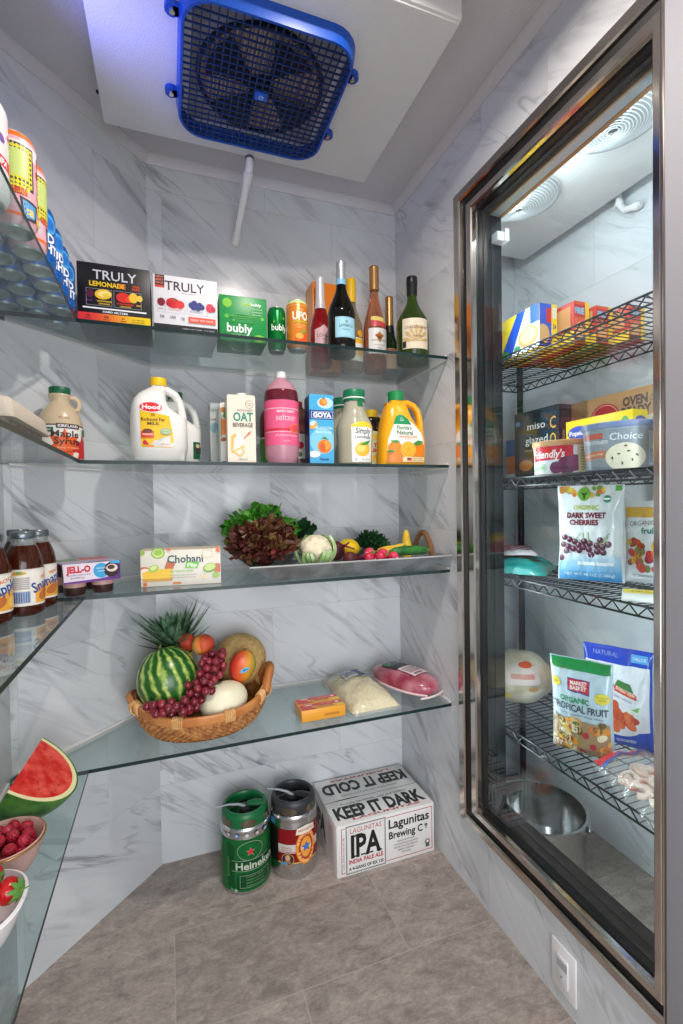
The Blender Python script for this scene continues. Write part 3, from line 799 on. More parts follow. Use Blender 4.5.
# tall rose
p = wprof(.0415, .372, sh=.38, neck=.76)
t = bottle('wine_bottle', 'tall rose wine bottle with a copper cap and white label', (.716, 1.592, Z1), p, P((226, 150, 112), rough=.05, trans=.8, ior=1.34),
           closure=[('cap', [(.0168, .292), (.0176, .295), (.0176, .366), (.0184, .368), (.0184, .374), (.0165, .377), (0, .377)], GOLD)])
a = Art(wrap(.0415, .0), seg=.006); a.rect(-40, 56, 40, 146, (240, 236, 232)); a.text('KENDALL-JACKSON', 0, 100, 6, (70, 54, 44), 56, bold=.01); a.poly([(-14, 118), (0, 94), (14, 118), (6, 126), (0, 134), (-6, 126)], (176, 130, 60)); a.ell(-9, 119, 7, 5, (190, 80, 60)); a.ell(9, 119, 7, 5, (196, 110, 60)); a.ell(0, 113, 7, 6, (120, 80, 50))
a.text('VINTNER\'S RESERVE', 0, 84, 3.5, (120, 100, 90), 40); a.text('ROSE', 0, 72, 5, (90, 70, 60)); a.build('label', t)
a = Art(wrap(lambda z: pr_at(p, z)), seg=.006); a.poly([(-30, 153), (34, 153), (34, 168), (-30, 176)], (214, 76, 84)); a.poly([(-30, 176), (34, 168), (30, 186), (-26, 190)], (242, 214, 120)); a.build('back_label', t)
# small champagne
p = wprof(.0285, .302, sh=.40, neck=.62)
t = bottle('wine_bottle', 'slim green champagne bottle with a gold foil neck and black band', (.806, 1.655, Z1), p, P((30, 62, 24), rough=.05, trans=.5, ior=1.38),
           closure=[('neck_foil', foil(p, .190, .302, 1.06), GOLD), ('neck_band', [(pr_at(p, .168)*1.06, .168), (pr_at(p, .196)*1.1, .196)], P((20, 20, 24), rough=.4))])
a = Art(wrap(.0285), seg=.005); a.rect(-30, 30, 30, 106, (206, 150, 104)); a.rect(-30, 98, 30, 104, (160, 104, 66)); a.text('BRUT', 0, 70, 6, (120, 70, 40)); a.build('label', t)
# large green bottle
p = wprof(.0545, .291, rn=.0145, sh=.44, neck=.76)
t = bottle('wine_bottle', 'large green wine bottle with a leaf label, in the corner by the window wall', (.7985, 1.462, Z1), p, P((84, 116, 40), rough=.05, trans=.78, ior=1.36),
           closure=[('cap', [(.0175, .232), (.0182, .234), (.0182, .264), (.0192, .266), (.0192, .291), (.018, .294), (0, .294)], P((22, 22, 24), rough=.35))])
a = Art(wrap(.0545, -.25), seg=.007); a.rect(-48, 38, 48, 138, (226, 212, 186))
for i in range(7):
    t2 = PI*(.05+i*.15); a.poly([(0, 62), (38*math.cos(t2-.16), 62+44*math.sin(t2-.16)), (46*math.cos(t2), 62+56*math.sin(t2)), (38*math.cos(t2+.16), 62+44*math.sin(t2+.16))], (200, 168, 112))
a.text('CHARDONNAY', 2, 104, 9, (130, 96, 60), 80); a.text('Valley', 6, 76, 7, (130, 96, 60), 30, shear=.3); a.rect(-46, 42, -34, 62, (40, 40, 44)); a.build('label', t)

# ------------------------------------------------------------------ drink cans packed on the left wing
GRP = 'drink cans packed on the left wall shelf'
BLUEP = P((24, 110, 200), rough=.25, metal=.45)
PINKP = P((242, 186, 198), rough=.3, metal=.2); WHITEP = P((236, 232, 232), rough=.3, metal=.15)
ORANGE = P((244, 112, 30), rough=.35)
def blue_art(t):
    a = Art(wrap(.0317, .55), seg=.006, base=.0003, lift=.00002); a.ell(6, 88, 24, 20, (70, 160, 226)); a.ell(6, 88, 18, 15, (30, 116, 206)); a.text('BUD', -2, 52, 17, (240, 244, 250), 52, bold=.04); a.text('LIGHT', 0, 32, 17, (240, 244, 250), 62, bold=.04); a.rect(-50, 22, 60, 26, (16, 80, 170)); a.build('label', t)
    a = Art(wrap(.0317, -1.4), seg=.006, base=.0003, lift=.00002); a.text('BUD', 0, 52, 17, (240, 244, 250), 50, bold=.04); a.text('LIGHT', 0, 32, 17, (240, 244, 250), 60, bold=.04); a.build('back_label', t)
def pink_art(t):
    a = Art(wrap(.0317, .35), seg=.006, base=.0003, lift=.00002)
    a.rect(-40, 118, 40, 140, (238, 226, 228)); a.rect(-26, 64, 26, 136, (70, 66, 70)); a.rect(-23, 68, 23, 134, (226, 220, 60)); a.rect(-16, 82, 16, 126, (196, 216, 130)); a.poly([(-20, 68), (-14, 56), (-8, 66), (-2, 54), (4, 66), (12, 52), (20, 68)], (226, 220, 60))
    a.rect(-10, 52, 14, 64, (190, 70, 50)); a.poly([(6, 12), (30, 16), (34, 46), (2, 50)], (60, 60, 66)); a.poly([(9, 16), (27, 20), (30, 42), (6, 45)], (90, 160, 214)); a.rect(12, 22, 24, 34, (240, 210, 90)); a.rect(-34, 30, -8, 52, (206, 200, 200)); a.text('SOUR ALE', -22, 40, 4, (90, 90, 90), 22)
    for i in range(16):
        a.ell(38+(i*7) % 19, 20+i*7.5, 6, 7, [(236, 206, 50), (70, 130, 70), (190, 60, 40)][i % 3]); a.k -= 1
    a.k += 1
    a.build('label', t)
def white_art(t):
    a = Art(wrap(.0317, .5), seg=.006, base=.0003, lift=.00002)
    for i in range(22):
        u, v = rnd.uniform(-60, 50), rnd.uniform(25, 140)
        a.ell(u, v, rnd.uniform(3, 8), rnd.uniform(2, 6), rnd.choice([(226, 70, 90), (236, 130, 140), (120, 90, 160), (240, 196, 200)]), rot=rnd.uniform(0, 3)); a.k -= 1
    a.k += 1
    a.poly([(-30, 68), (46, 50), (46, 66), (-30, 84)], (222, 56, 62)); a.text('HAZY IPA', 6, 62, 9, (250, 240, 240), 44, rot=-.2, bold=.03); a.build('label', t)
BL = can('drink_can', 'first blue can in the row behind the orange-topped cans', .0317, .122, BLUEP, (-.2335, 1.1072, Z1), .0, GRP); blue_art(BL)
for (x, y, r, lab) in ((-.2335, 1.1788, .3, 'second blue can from the front of the blue row'), (-.2335, 1.2504, .1, 'third blue can from the front of the blue row'), (-.2335, 1.322, -.1, 'last blue can in the row, beside the black lemonade box')):
    dup(BL, (x, y, Z1), r, lab, GRP)
PK = can('drink_can', 'tall pink can with an orange rim and a yellow picture on it', .0317, .158, PINKP, (-.2335, .964, Z1), 0, GRP, shoulder=ORANGE); pink_art(PK)
dup(PK, (-.2335, 1.0356, Z1), .9, 'orange-rimmed can just behind the one with the yellow picture', GRP)
WH = can('drink_can', 'tall white can with red and pink speckles at the near end of the shelf', .0317, .158, WHITEP, (-.256, .8904, Z1), 0, GRP); white_art(WH)
k = 0
for (x, n, y0) in ((-.2895, 6, 1.3578), (-.3455, 7, 1.322)):
    for i in range(n):
        y = y0-.0716*i
        dup(WH if k % 3 == 0 and y < 1.05 else (PK if k % 3 == 1 and y < 1.05 else BL), (x, y, Z1), rnd.uniform(-2, 2), 'drink can in the rows hidden behind the front row, seen from below through the glass', GRP); k += 1
dup(BL, (-.262, 1.421, Z1), 1., 'drink can in the rows hidden behind the front row, seen from below through the glass', GRP)

# ------------------------------------------------------------------ second shelf: milk, cartons and jugs
def front_of(tab_a, tab_b, n=2.6, cy=0., tab_c=None):
    """front projection onto a lofted body with half widths a(z), b(z)"""
    def f(u, v, h):
        a, b = interp(tab_a, v), interp(tab_b, v)
        q = min(.995, abs(u-(interp(tab_c, v) if tab_c else 0))/a)
        return Vector((u, cy-b*(1-q**n)**(1/n)-h, v))
    return f
def loft_body(m, tab, mat, n=2.6, k=40):
    """tab rows: z, half width, half depth, centre x"""
    m.loft([sring(z, a, b, n, cx, 0, k) for z, a, b, cx in tab], mat)
MILK = P((238, 236, 230), rough=.35, sss=.1)
def milk_jug(name, label, loc, rot, cap):
    t = thing(name, label, 'jug', loc, rot)
    m = MB()
    tab = [(0, .062, .060, 0), (.004, .068, .066, 0), (.030, .0715, .070, 0), (.033, .0735, .072, 0), (.112, .0735, .072, 0), (.122, .0710, .071, -.0020), (.134, .0600, .069, -.0125), (.150, .0490, .066, -.0215), (.170, .0420, .060, -.0225), (.186, .0350, .050, -.0165), (.199, .026, .036, -.006), (.208, .0195, .0195, -.001), (.213, .0162, .0162, 0), (.224, .0162, .0162, 0)]
    loft_body(m, tab, MILK, 3.4)
    pts = [(.000, 0, .204), (.024, 0, .2015), (.043, 0, .191), (.0545, 0, .172), (.0600, 0, .150), (.0625, 0, .128), (.0620, 0, .108)]
    m.tube(pts, [.010, .0115, .0110, .0105, .0105, .0112, .013], MILK, 14, sx=1.35)
    m.build('jug_body', t, angle=50)
    MB().lathe([(.0205, .212), (.0215, .214), (.0215, .232), (.0200, .234), (0, .234)], cap, 28).build('cap', t)
    return t
t = milk_jug('milk_jug', 'white plastic milk jug with a yellow cap and a red oval badge', (-.019, 1.425, Z2), .03, P((246, 200, 20), rough=.4))
fa = [(.004, .068), (.030, .0715), (.033, .0735), (.112, .0735), (.122, .071), (.134, .060), (.150, .049), (.170, .042)]; fb = [(.004, .066), (.033, .072), (.112, .072), (.122, .071), (.134, .069), (.150, .066), (.170, .060), (.186, .050)]; fc = [(.112, 0), (.122, -.002), (.134, -.0125), (.150, -.0215), (.170, -.0225)]
a = Art(front_of(fa, fb, 3.4, 0, fc), seg=.004, base=.0009, lift=.00022)
a.poly([(-46, 36), (34, 36), (34, 66), (24, 120), (-48, 132)], (246, 196, 30)); a.poly([(-14, 38), (34, 38), (34, 68), (20, 66), (4, 52), (-16, 52)], (226, 224, 220)); a.rect(26, 48, 34, 66, (246, 206, 60)); a.ell(-6, 44, 16, 5, (206, 204, 200))
a.ell(-20, 142, 30, 14.5, (250, 244, 240), n=32); a.ell(-20, 142, 28.5, 13, (222, 34, 40), n=32); a.text('Hood', -20, 136.5, 11, (252, 246, 244), 45, bold=.035)
a.text('2%', -16, 117, 8, (60, 44, 20), 10, bold=.01); a.text('Reduced Fat', -16, 105, 8.5, (50, 40, 26), 58, bold=.01); a.text('MILK', -15, 94, 8, (50, 40, 26), 30, bold=.01)
a.rect(-46, 60, -15, 78, (224, 66, 46)); a.ell(-30, 78, 12, 6, (120, 60, 40)); a.text('GUARANTEE', -30, 67, 4.5, (250, 220, 190), 26, bold=.03)
a.ell(15, 78, 13, 8, (80, 160, 206)); a.ell(15, 78, 11, 6.5, (190, 216, 150)); a.text('LOCAL', 15, 76, 4, (60, 120, 70)); a.ell(-37, 48, 5, 6, (206, 40, 60)); a.ell(-31, 44, 3, 4, (206, 40, 60)); a.rect(-30, 37, -14, 40, (224, 120, 50)); a.text('half gallon', 14, 42, 4, (200, 120, 60))
a.build('label', t)
t = milk_jug('milk_jug', 'plain white milk jug with a green label, behind the yellow-capped one', (.028, 1.588, Z2), .02, P((40, 120, 70), rough=.4))
a = Art(front_of(fa, fb, 3.4, 0, fc), seg=.004, base=.0009, lift=.00022); a.rect(46, 22, 68, 74, (24, 92, 60)); a.rect(52, 40, 70, 60, (60, 50, 60)); a.ell(60, 62, 6, 6, (220, 190, 150)); a.build('label', t)
# cartons
def drink_carton(name, label, w, d, h, loc, rot, card, cap, cappos=(.15, 0), top=.006, group=None):
    t = thing(name, label, 'carton', loc, rot, group)
    m = MB(); m.loft([[(-w/2, -d/2, 0), (w/2, -d/2, 0), (w/2, d/2, 0), (-w/2, d/2, 0)], [(-w/2, -d/2, h-top), (w/2, -d/2, h-top), (w/2, d/2, h-top), (-w/2, d/2, h-top)], [(-w/2+.002, -d/2+.004, h), (w/2-.002, -d/2+.004, h), (w/2-.002, d/2-.004, h), (-w/2+.002, d/2-.004, h)]], CARD(card))
    m.build('carton', t, smooth=False)
    if cap:
        MB().lathe([(.0145, h-.001), (.0155, h), (.0150, h+.009), (.0140, h+.010), (0, h+.010)], P(cap, rough=.4), 24, M=Matrix.Translation((cappos[0]*w, cappos[1]*d, 0))).build('cap', t)
    return t
t = drink_carton('drink_carton', 'pale grey drink carton, leftmost of the carton row', .080, .060, .196, (.166, 1.545, Z2), 0, (176, 180, 178), None)
a = Art(face_front(.080, .060)); a.ell(14, 118, 15, 16, (112, 150, 160)); a.rect(2, 176, 78, 192, (200, 204, 202)); a.text('OAT', 10, 140, 6, (60, 60, 60), bold=.03); a.ell(20, 90, 3, 26, (150, 170, 140)); a.build('front_print', t)
a = Art(face_left(.080, .060)); a.rect(4, 6, 56, 180, (196, 198, 196)); a.build('side_print', t)
t = drink_carton('drink_carton', 'white almond drink carton with an orange panel, between the grey and the oat cartons', .076, .056, .183, (.187, 1.475, Z2), 0, (226, 224, 216), None)
a = Art(face_front(.076, .056)); a.ell(8, 160, 10, 9, (196, 120, 60), rot=.5); a.ell(16, 146, 9, 12, (90, 150, 60), rot=.4); a.ell(6, 150, 5, 5, (240, 236, 226)); a.rect(4, 88, 60, 134, (240, 130, 40)); a.ell(8, 74, 9, 6, (170, 96, 50), rot=.3); a.rect(1, 80, 4, 160, (120, 140, 60)); a.rect(4, 3, 20, 10, (40, 110, 190)); a.build('front_print', t)
t = drink_carton('drink_carton', 'cream oat beverage carton with green lettering and a white cap', .079, .060, .194, (.2025, 1.410, Z2), -.03, (236, 224, 206), (240, 238, 234), (.06, .1))
a = Art(face_front(.079, .060))
a.ring(62, 167, 11.5, 11.5, 1, (70, 64, 60)); a.text('GLUTEN', 62, 168, 3.2, (70, 64, 60), 15); a.text('FREE', 62, 163, 3.2, (70, 64, 60), 11)
a.text('NON-DAIRY', 50, 146, 7, (70, 60, 54), 44); a.text('OAT', 44, 119, 24, (36, 140, 118), 56, bold=.03); a.text('BEVERAGE', 43, 102, 11.5, (60, 52, 46), 56, bold=.02)
a.poly([(8, 34), (34, 16), (48, 30), (22, 84), (10, 76)], (240, 186, 90)); a.poly([(14, 36), (33, 22), (43, 32), (24, 72), (18, 70)], (236, 224, 206)); a.poly([(20, 60), (26, 88), (40, 78), (46, 58), (30, 40)], (246, 238, 226)); a.poly([(10, 26), (48, 46), (45, 50), (8, 30)], (240, 196, 110)); a.poly([(44, 70), (64, 92), (66, 88), (46, 68)], (222, 90, 70)); a.ell(60, 82, 4, 2, (222, 90, 70), rot=.8)
a.text('MILKY', 42, 8, 4.5, (70, 60, 54), 26); a.build('front_print', t)
# bottles behind the seltzer
def soda(name, label, loc, h, r, liq, capm, rot=0., group=None, prof=None):
    t = thing(name, label, 'bottle', loc, rot, group)
    p = prof or [(0, .010), (r*.35, .006), (r*.62, 0), (r*.8, .001), (r*.96, .022), (r, .045), (r, h*.62), (r*.985, h*.66), (r*.99, h*.72), (r*.93, h*.785), (r*.74, h*.855), (r*.45, h*.905), (.0145, h*.935), (.0135, h*.955)]
    MB().lathe(p+[(0, p[-1][1])], liq, 40).build('bottle_body', t, angle=50)
    z = p[-1][1]
    MB().lathe([(.0150, z-.006), (.0158, z-.004), (.0158, h-.001), (.0146, h), (0, h)], capm, 28).build('cap', t)
    return t, p
WCAP = P((236, 236, 236), rough=.4)
t, p = soda('soda_bottle', 'large clear bottle of pink seltzer with a pink label and white cap', (.3285, 1.425, Z2), .278, .0515, P((232, 170, 188), rough=.08, trans=.4, ior=1.33), WCAP)
a = Art(wrap(.0515, .05), seg=.005); a.rect(-158, 54, 158, 186, (238, 96, 138)); a.rect(-158, 160, 158, 162.5, (250, 196, 212)); a.rect(-158, 92, 158, 94, (250, 196, 212)); a.rect(-158, 96, 158, 103, (216, 50, 70)); a.text('MIXED BERRY', 0, 149, 6.5, (252, 226, 232), 56, bold=.02); a.text('seltzer', 0, 126, 18, (250, 214, 224), 62); a.text('grapefruit sparkling water', 2, 80, 6, (252, 220, 228), 70); a.ell(26, 104, 16, 13, (240, 130, 60), rot=.5); a.ell(27, 104, 13, 10, (236, 70, 90), rot=.5); a.poly([(34, 92), (42, 96), (40, 110)], (110, 150, 70)); a.text('2 LITRE', 0, 64, 4, (252, 220, 228)); a.build('label', t)
# liquid level seen above the label
MB().lathe([(.0519, .187), (.0514, .202), (.0490, .2165), (.0475, .2195)], P((112, 34, 50), rough=.08, trans=.25), 40).build('drink_surface', t)
t, p = soda('soda_bottle', 'dark red juice bottle mostly hidden behind the pink seltzer, on its left', (.336, 1.585, Z2), .225, .045, P((110, 24, 30), rough=.15), P((40, 120, 60), rough=.4))
a = Art(wrap(.045, -.6), seg=.005); a.rect(-40, 20, 40, 94, (90, 160, 60)); a.rect(-40, 94, 40, 100, (236, 230, 220)); a.build('label', t)
t, p = soda('soda_bottle', 'brown bottle with a white label showing between the pink seltzer and the blue carton', (.420, 1.578, Z2), .225, .042, P((116, 70, 62), rough=.12, trans=.3), P((150, 30, 40), rough=.4))
a = Art(wrap(.042, -.1), seg=.005); a.rect(-30, 30, 40, 112, (224, 216, 206)); a.ell(0, 74, 12, 12, (196, 40, 50)); a.ell(-4, 44, 10, 8, (90, 120, 60)); a.build('label', t)
# blue peach nectar carton
t = drink_carton('drink_carton', 'light blue peach nectar carton with a dark blue brand band', .076, .062, .212, (.4450, 1.420, Z2), -.04, (70, 172, 220), None)
MB().lathe([(.012, .209), (.012, .216), (0, .216)], P((236, 236, 236), rough=.4), 20, M=Matrix.Translation((-.012, .0, 0))).build('cap', t)
a = Art(face_front(.076, .062))
a.ell(50, 186, 25, 17, (190, 226, 240)); a.rect(0, 136, 76, 164, (24, 60, 140)); a.rect(6, 139, 74, 160, (240, 246, 252)); a.rect(7, 140, 73, 159, (24, 60, 140)); a.text('GOYA', 40, 142.5, 14, (250, 250, 252), 58, bold=.05)
a.ell(44, 188, 13, 11, (238, 130, 40)); a.ell(47, 190, 8, 7, (248, 170, 70)); a.poly([(40, 200), (52, 198), (46, 204)], (60, 130, 60)); a.ell(12, 118, 14, 11, (246, 170, 70), rot=.6); a.ell(10, 124, 9, 7, (200, 226, 236), rot=.6)
a.ell(40, 70, 40, 40, (130, 204, 236)); a.text('MELOCOTON', 44, 106, 8, (210, 238, 246), 54, bold=.02); a.text('Peach Nectar', 44, 94, 8, (210, 238, 246), 50, bold=.02)
a.ell(46, 54, 22, 21, (238, 128, 40)); a.ell(52, 58, 12, 13, (246, 160, 60)); a.ell(40, 52, 9, 14, (224, 96, 40)); a.poly([(34, 78), (60, 74), (48, 84)], (70, 140, 60)); a.ell(14, 30, 18, 10, (236, 246, 250)); a.text('Nectar', 46, 12, 8, (30, 50, 120), 30, shear=.2, bold=.02); a.build('front_print', t)
a = Art(face_left(.076, .062)); a.rect(.5, .5, 61.5, 205, (34, 48, 110)); a.rect(8, 20, 54, 90, (60, 80, 150)); a.build('side_print', t)
# three lemonade carafes
def carafe(label, loc, rot, front=True):
    t = thing('juice_carafe', label, 'bottle', loc, rot, 'clear lemonade carafes with green caps')
    tab = [(0, .050), (.004, .0545), (.05, .0555), (.100, .0585), (.118, .0575), (.134, .0520), (.150, .0440), (.168, .0365), (.185, .0325), (.205, .0310)]
    MB().lathe([(0, 0)]+[(r, z) for z, r in tab]+[(0, .205)], P((194, 188, 164), rough=.12, coat=.4, trans=.2), 44).build('bottle_body', t)
    m = MB(); g = P((20, 118, 76), rough=.4)
    m.lathe([(.0335, .197), (.0345, .199), (.0345, .231), (.0325, .234), (0, .234)], g, 36); m.build('cap', t)
    tg = MB()
    for i in range(2):
        tg.grid(lambda u, v, i=i: tuple(wrap(lambda z: interp(tab, z)+.001+.0008*i, .25)((u-.5)*.020, .180+v*.020, 0)), 6, 4, g)
    tg.build('seal_tab', t)
    a = Art(wrap(lambda z: interp(tab, z), .14), seg=.005)
    a.poly([(-36, 6), (32, 6), (36, 118), (22, 126), (0, 129), (-22, 126), (-40, 118)], (240, 240, 236)); a.poly([(-39, 112), (35, 112), (36, 118), (22, 127), (0, 130), (-22, 127), (-40, 118)], (246, 206, 50))
    a.text('Simply', -1, 92, 17, (50, 60, 54), 52, shear=.1, bold=.01); a.text('Lemonade', -1, 77, 11, (60, 70, 64), 52); a.ell(-2, 45, 26, 22, (244, 190, 60), rot=.3); a.ell(-6, 48, 16, 13, (250, 214, 110), rot=.3); a.poly([(-14, 58), (4, 66), (26, 74), (16, 60), (0, 56)], (70, 150, 60)); a.ell(-24, 14, 4, 5, (190, 194, 190)); a.text('all natural', 8, 12, 4.5, (110, 116, 110), 30); a.build('label', t)
    MB().lathe([(.0332, .2055), (.0350, .2055), (.0350, .2095), (.0332, .2095)], P((236, 236, 230), rough=.4), 36).build('cap_ring', t)
    return t
carafe('front lemonade carafe with a lemon on its label, left of the orange juice jug', (.558, 1.408, Z2), .0)
carafe('middle lemonade carafe, half hidden behind the front one', (.566, 1.5285, Z2), -.2)
carafe('rearmost lemonade carafe, only its edge showing beside the blue carton', (.586, 1.6455, Z2), -.3)
# dark bottle with yellow cap
p = [(0, 0), (.040, .001), (.044, .006), (.044, .120), (.042, .135), (.036, .150), (.026, .166), (.022, .176), (.022, .186)]
t, p = soda('juice_bottle', 'dark brown bottle with a yellow cap, behind the lemonade and orange juice', (.682, 1.560, Z2), .206, .044, P((38, 22, 18), rough=.12, coat=.5), P((240, 190, 30), rough=.4), prof=p)
for c in list(t.children):
    if c.name.startswith('cap'):
        for v in c.data.vertices:
            v.co.x *= 1.55; v.co.y *= 1.55
m = MB(); m.tube([(.018, 0, .180), (.048, .0, .168), (.060, 0, .140), (.052, 0, .11), (.040, 0, .10)], .009, P((38, 22, 18), rough=.12, coat=.5), 12); m.build('handle', t)
a = Art(wrap(.044, -.1), seg=.005); a.poly([(-34, 12), (36, 12), (36, 104), (18, 126), (-6, 128), (-34, 110)], (206, 220, 176)); a.ell(0, 108, 14, 10, (236, 206, 90)); a.text('TEA', 12, 72, 13, (210, 50, 50), 34, bold=.05); a.text('LEMON', 8, 56, 11, (210, 50, 50), 44, bold=.05); a.ell(4, 34, 18, 12, (240, 196, 70)); a.build('label', t)
# orange juice jug
t = thing('juice_jug', 'yellow-orange juice jug with a green cap and an orange picture label', 'jug', (.733, 1.432, Z2), .02)
OJ = P((248, 176, 26), rough=.25, coat=.3)
m = MB()
tab = [(0, .078, .046, 0), (.004, .0835, .050, 0), (.030, .0835, .051, 0), (.085, .0820, .052, .001), (.105, .0790, .052, .000), (.120, .070, .051, -.006), (.140, .0590, .048, -.0135), (.160, .0500, .043, -.0175), (.180, .0430, .037, -.019), (.196, .0370, .031, -.0185), (.203, .0330, .027, -.018), (.208, .0240, .022, -.017), (.222, .0225, .0225, -.017)]
loft_body(m, tab, OJ, 2.7)
m.poly = None
m.prism([(-.045, .196), (-.056, .206), (-.052, .192)], -.012, .012, OJ)
m.tube([(.000, 0, .207), (.022, 0, .210), (.046, 0, .203), (.064, 0, .184), (.0715, 0, .156), (.0735, 0, .126), (.0725, 0, .100)], [.011, .0115, .0115, .0115, .011, .0115, .014], OJ, 14, sx=1.3)
m.build('jug_body', t, angle=50)
MB().lathe([(.0250, .214), (.0262, .216), (.0262, .243), (.0245, .245), (0, .245)], P((24, 140, 74), rough=.4), 32, M=Matrix.Translation((-.017, 0, 0))).build('cap', t)
ga = [(z, a-abs(c)) for z, a, b, c in tab]; ca = [(z, c) for z, a, b, c in tab]; gb = [(z, b) for z, a, b, c in tab]; aa = [(z, a) for z, a, b, c in tab]
def ojf(u, v, h):
    q = min(.99, abs(u-interp(ca, v))/interp(aa, v)); return Vector((u, -interp(gb, v)*(1-q**2.7)**(1/2.7)-h, v))
a = Art(ojf, seg=.004, base=.0009, lift=.00025)
a.poly([(-72, 8), (62, 8), (62, 80), (52, 106), (26, 132), (4, 146), (-22, 152), (-40, 146), (-52, 122), (-66, 84)], (244, 242, 232)); a.poly([(-50, 131), (14, 131), (2, 150), (-14, 162), (-26, 164), (-40, 156)], (26, 146, 90)); a.text('NO', -20, 149, 4.5, (220, 240, 220)); a.text('PULP', -20, 142, 4.5, (220, 240, 220), bold=.02)
a.text("Florida's", -14, 114, 13, (30, 110, 62), 52, bold=.015); a.text('Natural', -12, 98, 13, (30, 110, 62), 56, bold=.015); a.text('ORANGE JUICE', -2, 88, 6, (236, 110, 40), 66, bold=.02); a.text('NO PULP', -2, 81, 4, (236, 130, 60))
a.poly([(-72, 8), (62, 8), (62, 46), (-70, 46)], (222, 130, 50)); a.ell(-46, 54, 22, 22, (240, 136, 26)); a.ell(42, 54, 21, 24, (240, 130, 26)); a.poly([(10, 66), (34, 80), (58, 78), (44, 66), (28, 62)], (70, 140, 60)); a.poly([(-62, 78), (-40, 80), (-30, 72), (-50, 70)], (70, 140, 60)); a.ell(-2, 50, 27, 26, (250, 190, 70)); a.ell(-2, 50, 23, 22, (250, 166, 36))
for i in range(9):
    t2 = 2*PI*i/9+.2; a.poly([(-2+4*math.cos(t2), 50+4*math.sin(t2)), (-2+20*math.cos(t2-.26), 50+19*math.sin(t2-.26)), (-2+20*math.cos(t2+.26), 50+19*math.sin(t2+.26))], (252, 194, 60))
a.ell(-60, 44, 10, 4, (80, 140, 60)); a.rect(-24, 10, 58, 26, (240, 214, 160)); a.rect(-8, 14, 8, 23, (190, 60, 60)); a.rect(-8, 18, -1, 23, (40, 60, 120)); a.text('MADE WITH', 32, 19, 3.6, (110, 60, 30), 38); a.text('FLORIDA ORANGES', 32, 13, 3.6, (110, 60, 30), 46); a.build('label', t)
# maple syrup jug
t = thing('syrup_jug', 'tan maple syrup jug with a green cap and red maple leaf label', 'jug', (-.2555, 1.4005, Z2), .2)
TAN = P((206, 184, 152), rough=.3, coat=.2)
sp = [(0, 0), (.046, .001), (.050, .006), (.0505, .088), (.0500, .094), (.0480, .106), (.0430, .120), (.0350, .133), (.0265, .143), (.0215, .150), (.0230, .158), (.0265, .166), (.0255, .169), (0, .169)]
m = MB(); m.lathe(sp, TAN, 40); m.tube([(.019, 0, .162), (.032, 0, .164), (.042, 0, .156), (.044, 0, .142), (.037, 0, .130)], [.006, .0065, .0065, .0062, .0075], TAN, 12); m.build('jug_body', t)
MB().lathe([(.0235, .166), (.0245, .168), (.0245, .185), (.0230, .187), (0, .187)], P((20, 96, 62), rough=.4), 30).build('cap', t)
a = Art(wrap(.0505, -.05), seg=.005, clip=(-62, 4, 76, 90))
a.rect(-62, 4, 76, 88, (232, 228, 220)); a.rect(-62, 85, 76, 88, (60, 56, 54)); a.star(10, 34, 44, (232, 96, 40), k=.55, n=7, rot=PI/2); a.star(58, 30, 36, (206, 40, 44), k=.5, n=7); a.poly([(40, 6), (76, 4), (76, 60), (56, 44)], (210, 44, 44)); a.star(-46, 30, 26, (232, 90, 40), k=.5, n=7)
a.rect(-8, 78, 46, 90, (60, 44, 44)); a.text('KIRKLAND', 19, 81, 6.5, (236, 226, 226), 46, bold=.03); a.rect(-48, 68, -14, 80, (40, 96, 66)); a.text('ORGANIC', -31, 72, 4.5, (220, 230, 210), 26); a.text('Maple', 12, 57, 16, (60, 40, 34), 62, bold=.01); a.text('Syrup', 16, 39, 16, (60, 40, 34), 58, bold=.01); a.text('Sirop d erable', 18, 28, 5, (250, 200, 150), 50); a.text('GRADE A', 14, 18, 4.5, (120, 50, 40), 34); a.text('1 LITER', 26, 7, 4.5, (246, 226, 210), 30); a.rect(56, 62, 70, 80, (90, 120, 90)); a.build('label', t)
a = Art(wrap(lambda z: interp([(b, c) for c, b in sp[1:12]], z), .1), seg=.006); a.text('PURE', 4, 102, 6, (150, 120, 92), 24); a.build('embossing', t)
# egg carton
t = thing('egg_carton', 'grey pulp egg carton with green stamps, at the end of the left shelf', 'egg carton', (-.2675, .9625, Z2), 0)
t.scale = (1, 1, .80)
PULP = P((196, 184, 168), rough=.9, bump=.5, bscale=220); PULPD = P((140, 130, 122), rough=.9, bump=.5, bscale=220)
def rr(x, y, z, r=.012, k=4):
    out = []
    for q, (sx, sy) in enumerate(((1, 1), (-1, 1), (-1, -1), (1, -1))):
        for i in range(k+1):
            a2 = PI/2*(q+i/k); out.append((sx*(x-r)+r*math.cos(a2), sy*(y-r)+r*math.sin(a2), z))
    return out
m = MB(); m.loft([rr(.051, .117, .030), rr(.051, .117, .034), rr(.047, .113, .060), rr(.041, .107, .0665), rr(.036, .102, .068)], PULP); m.build('lid', t)
m = MB(); m.loft([rr(.053, .120, .0255), rr(.053, .120, .0295)], PULP)
for i in range(6):
    for j in (-1, 1):
        m.lathe([(0, 0), (.013, .0002), (.016, .004), (.0185, .026)], PULPD, 14, M=Matrix.Translation((j*.0245, -.0975+i*.039, 0)))
m.build('tray', t)
a = Art(lambda u, v, h: Vector((.049+h+.0005-.004*(v-.034)/.026, u, v)), lift=.0001); a.rect(20, 38, 30, 54, (110, 170, 110)); a.rect(34, 37, 46, 50, (110, 170, 110)); a.text('EGGS', 78, 40, 10, (90, 70, 54), 36); a.build('stamp', t)
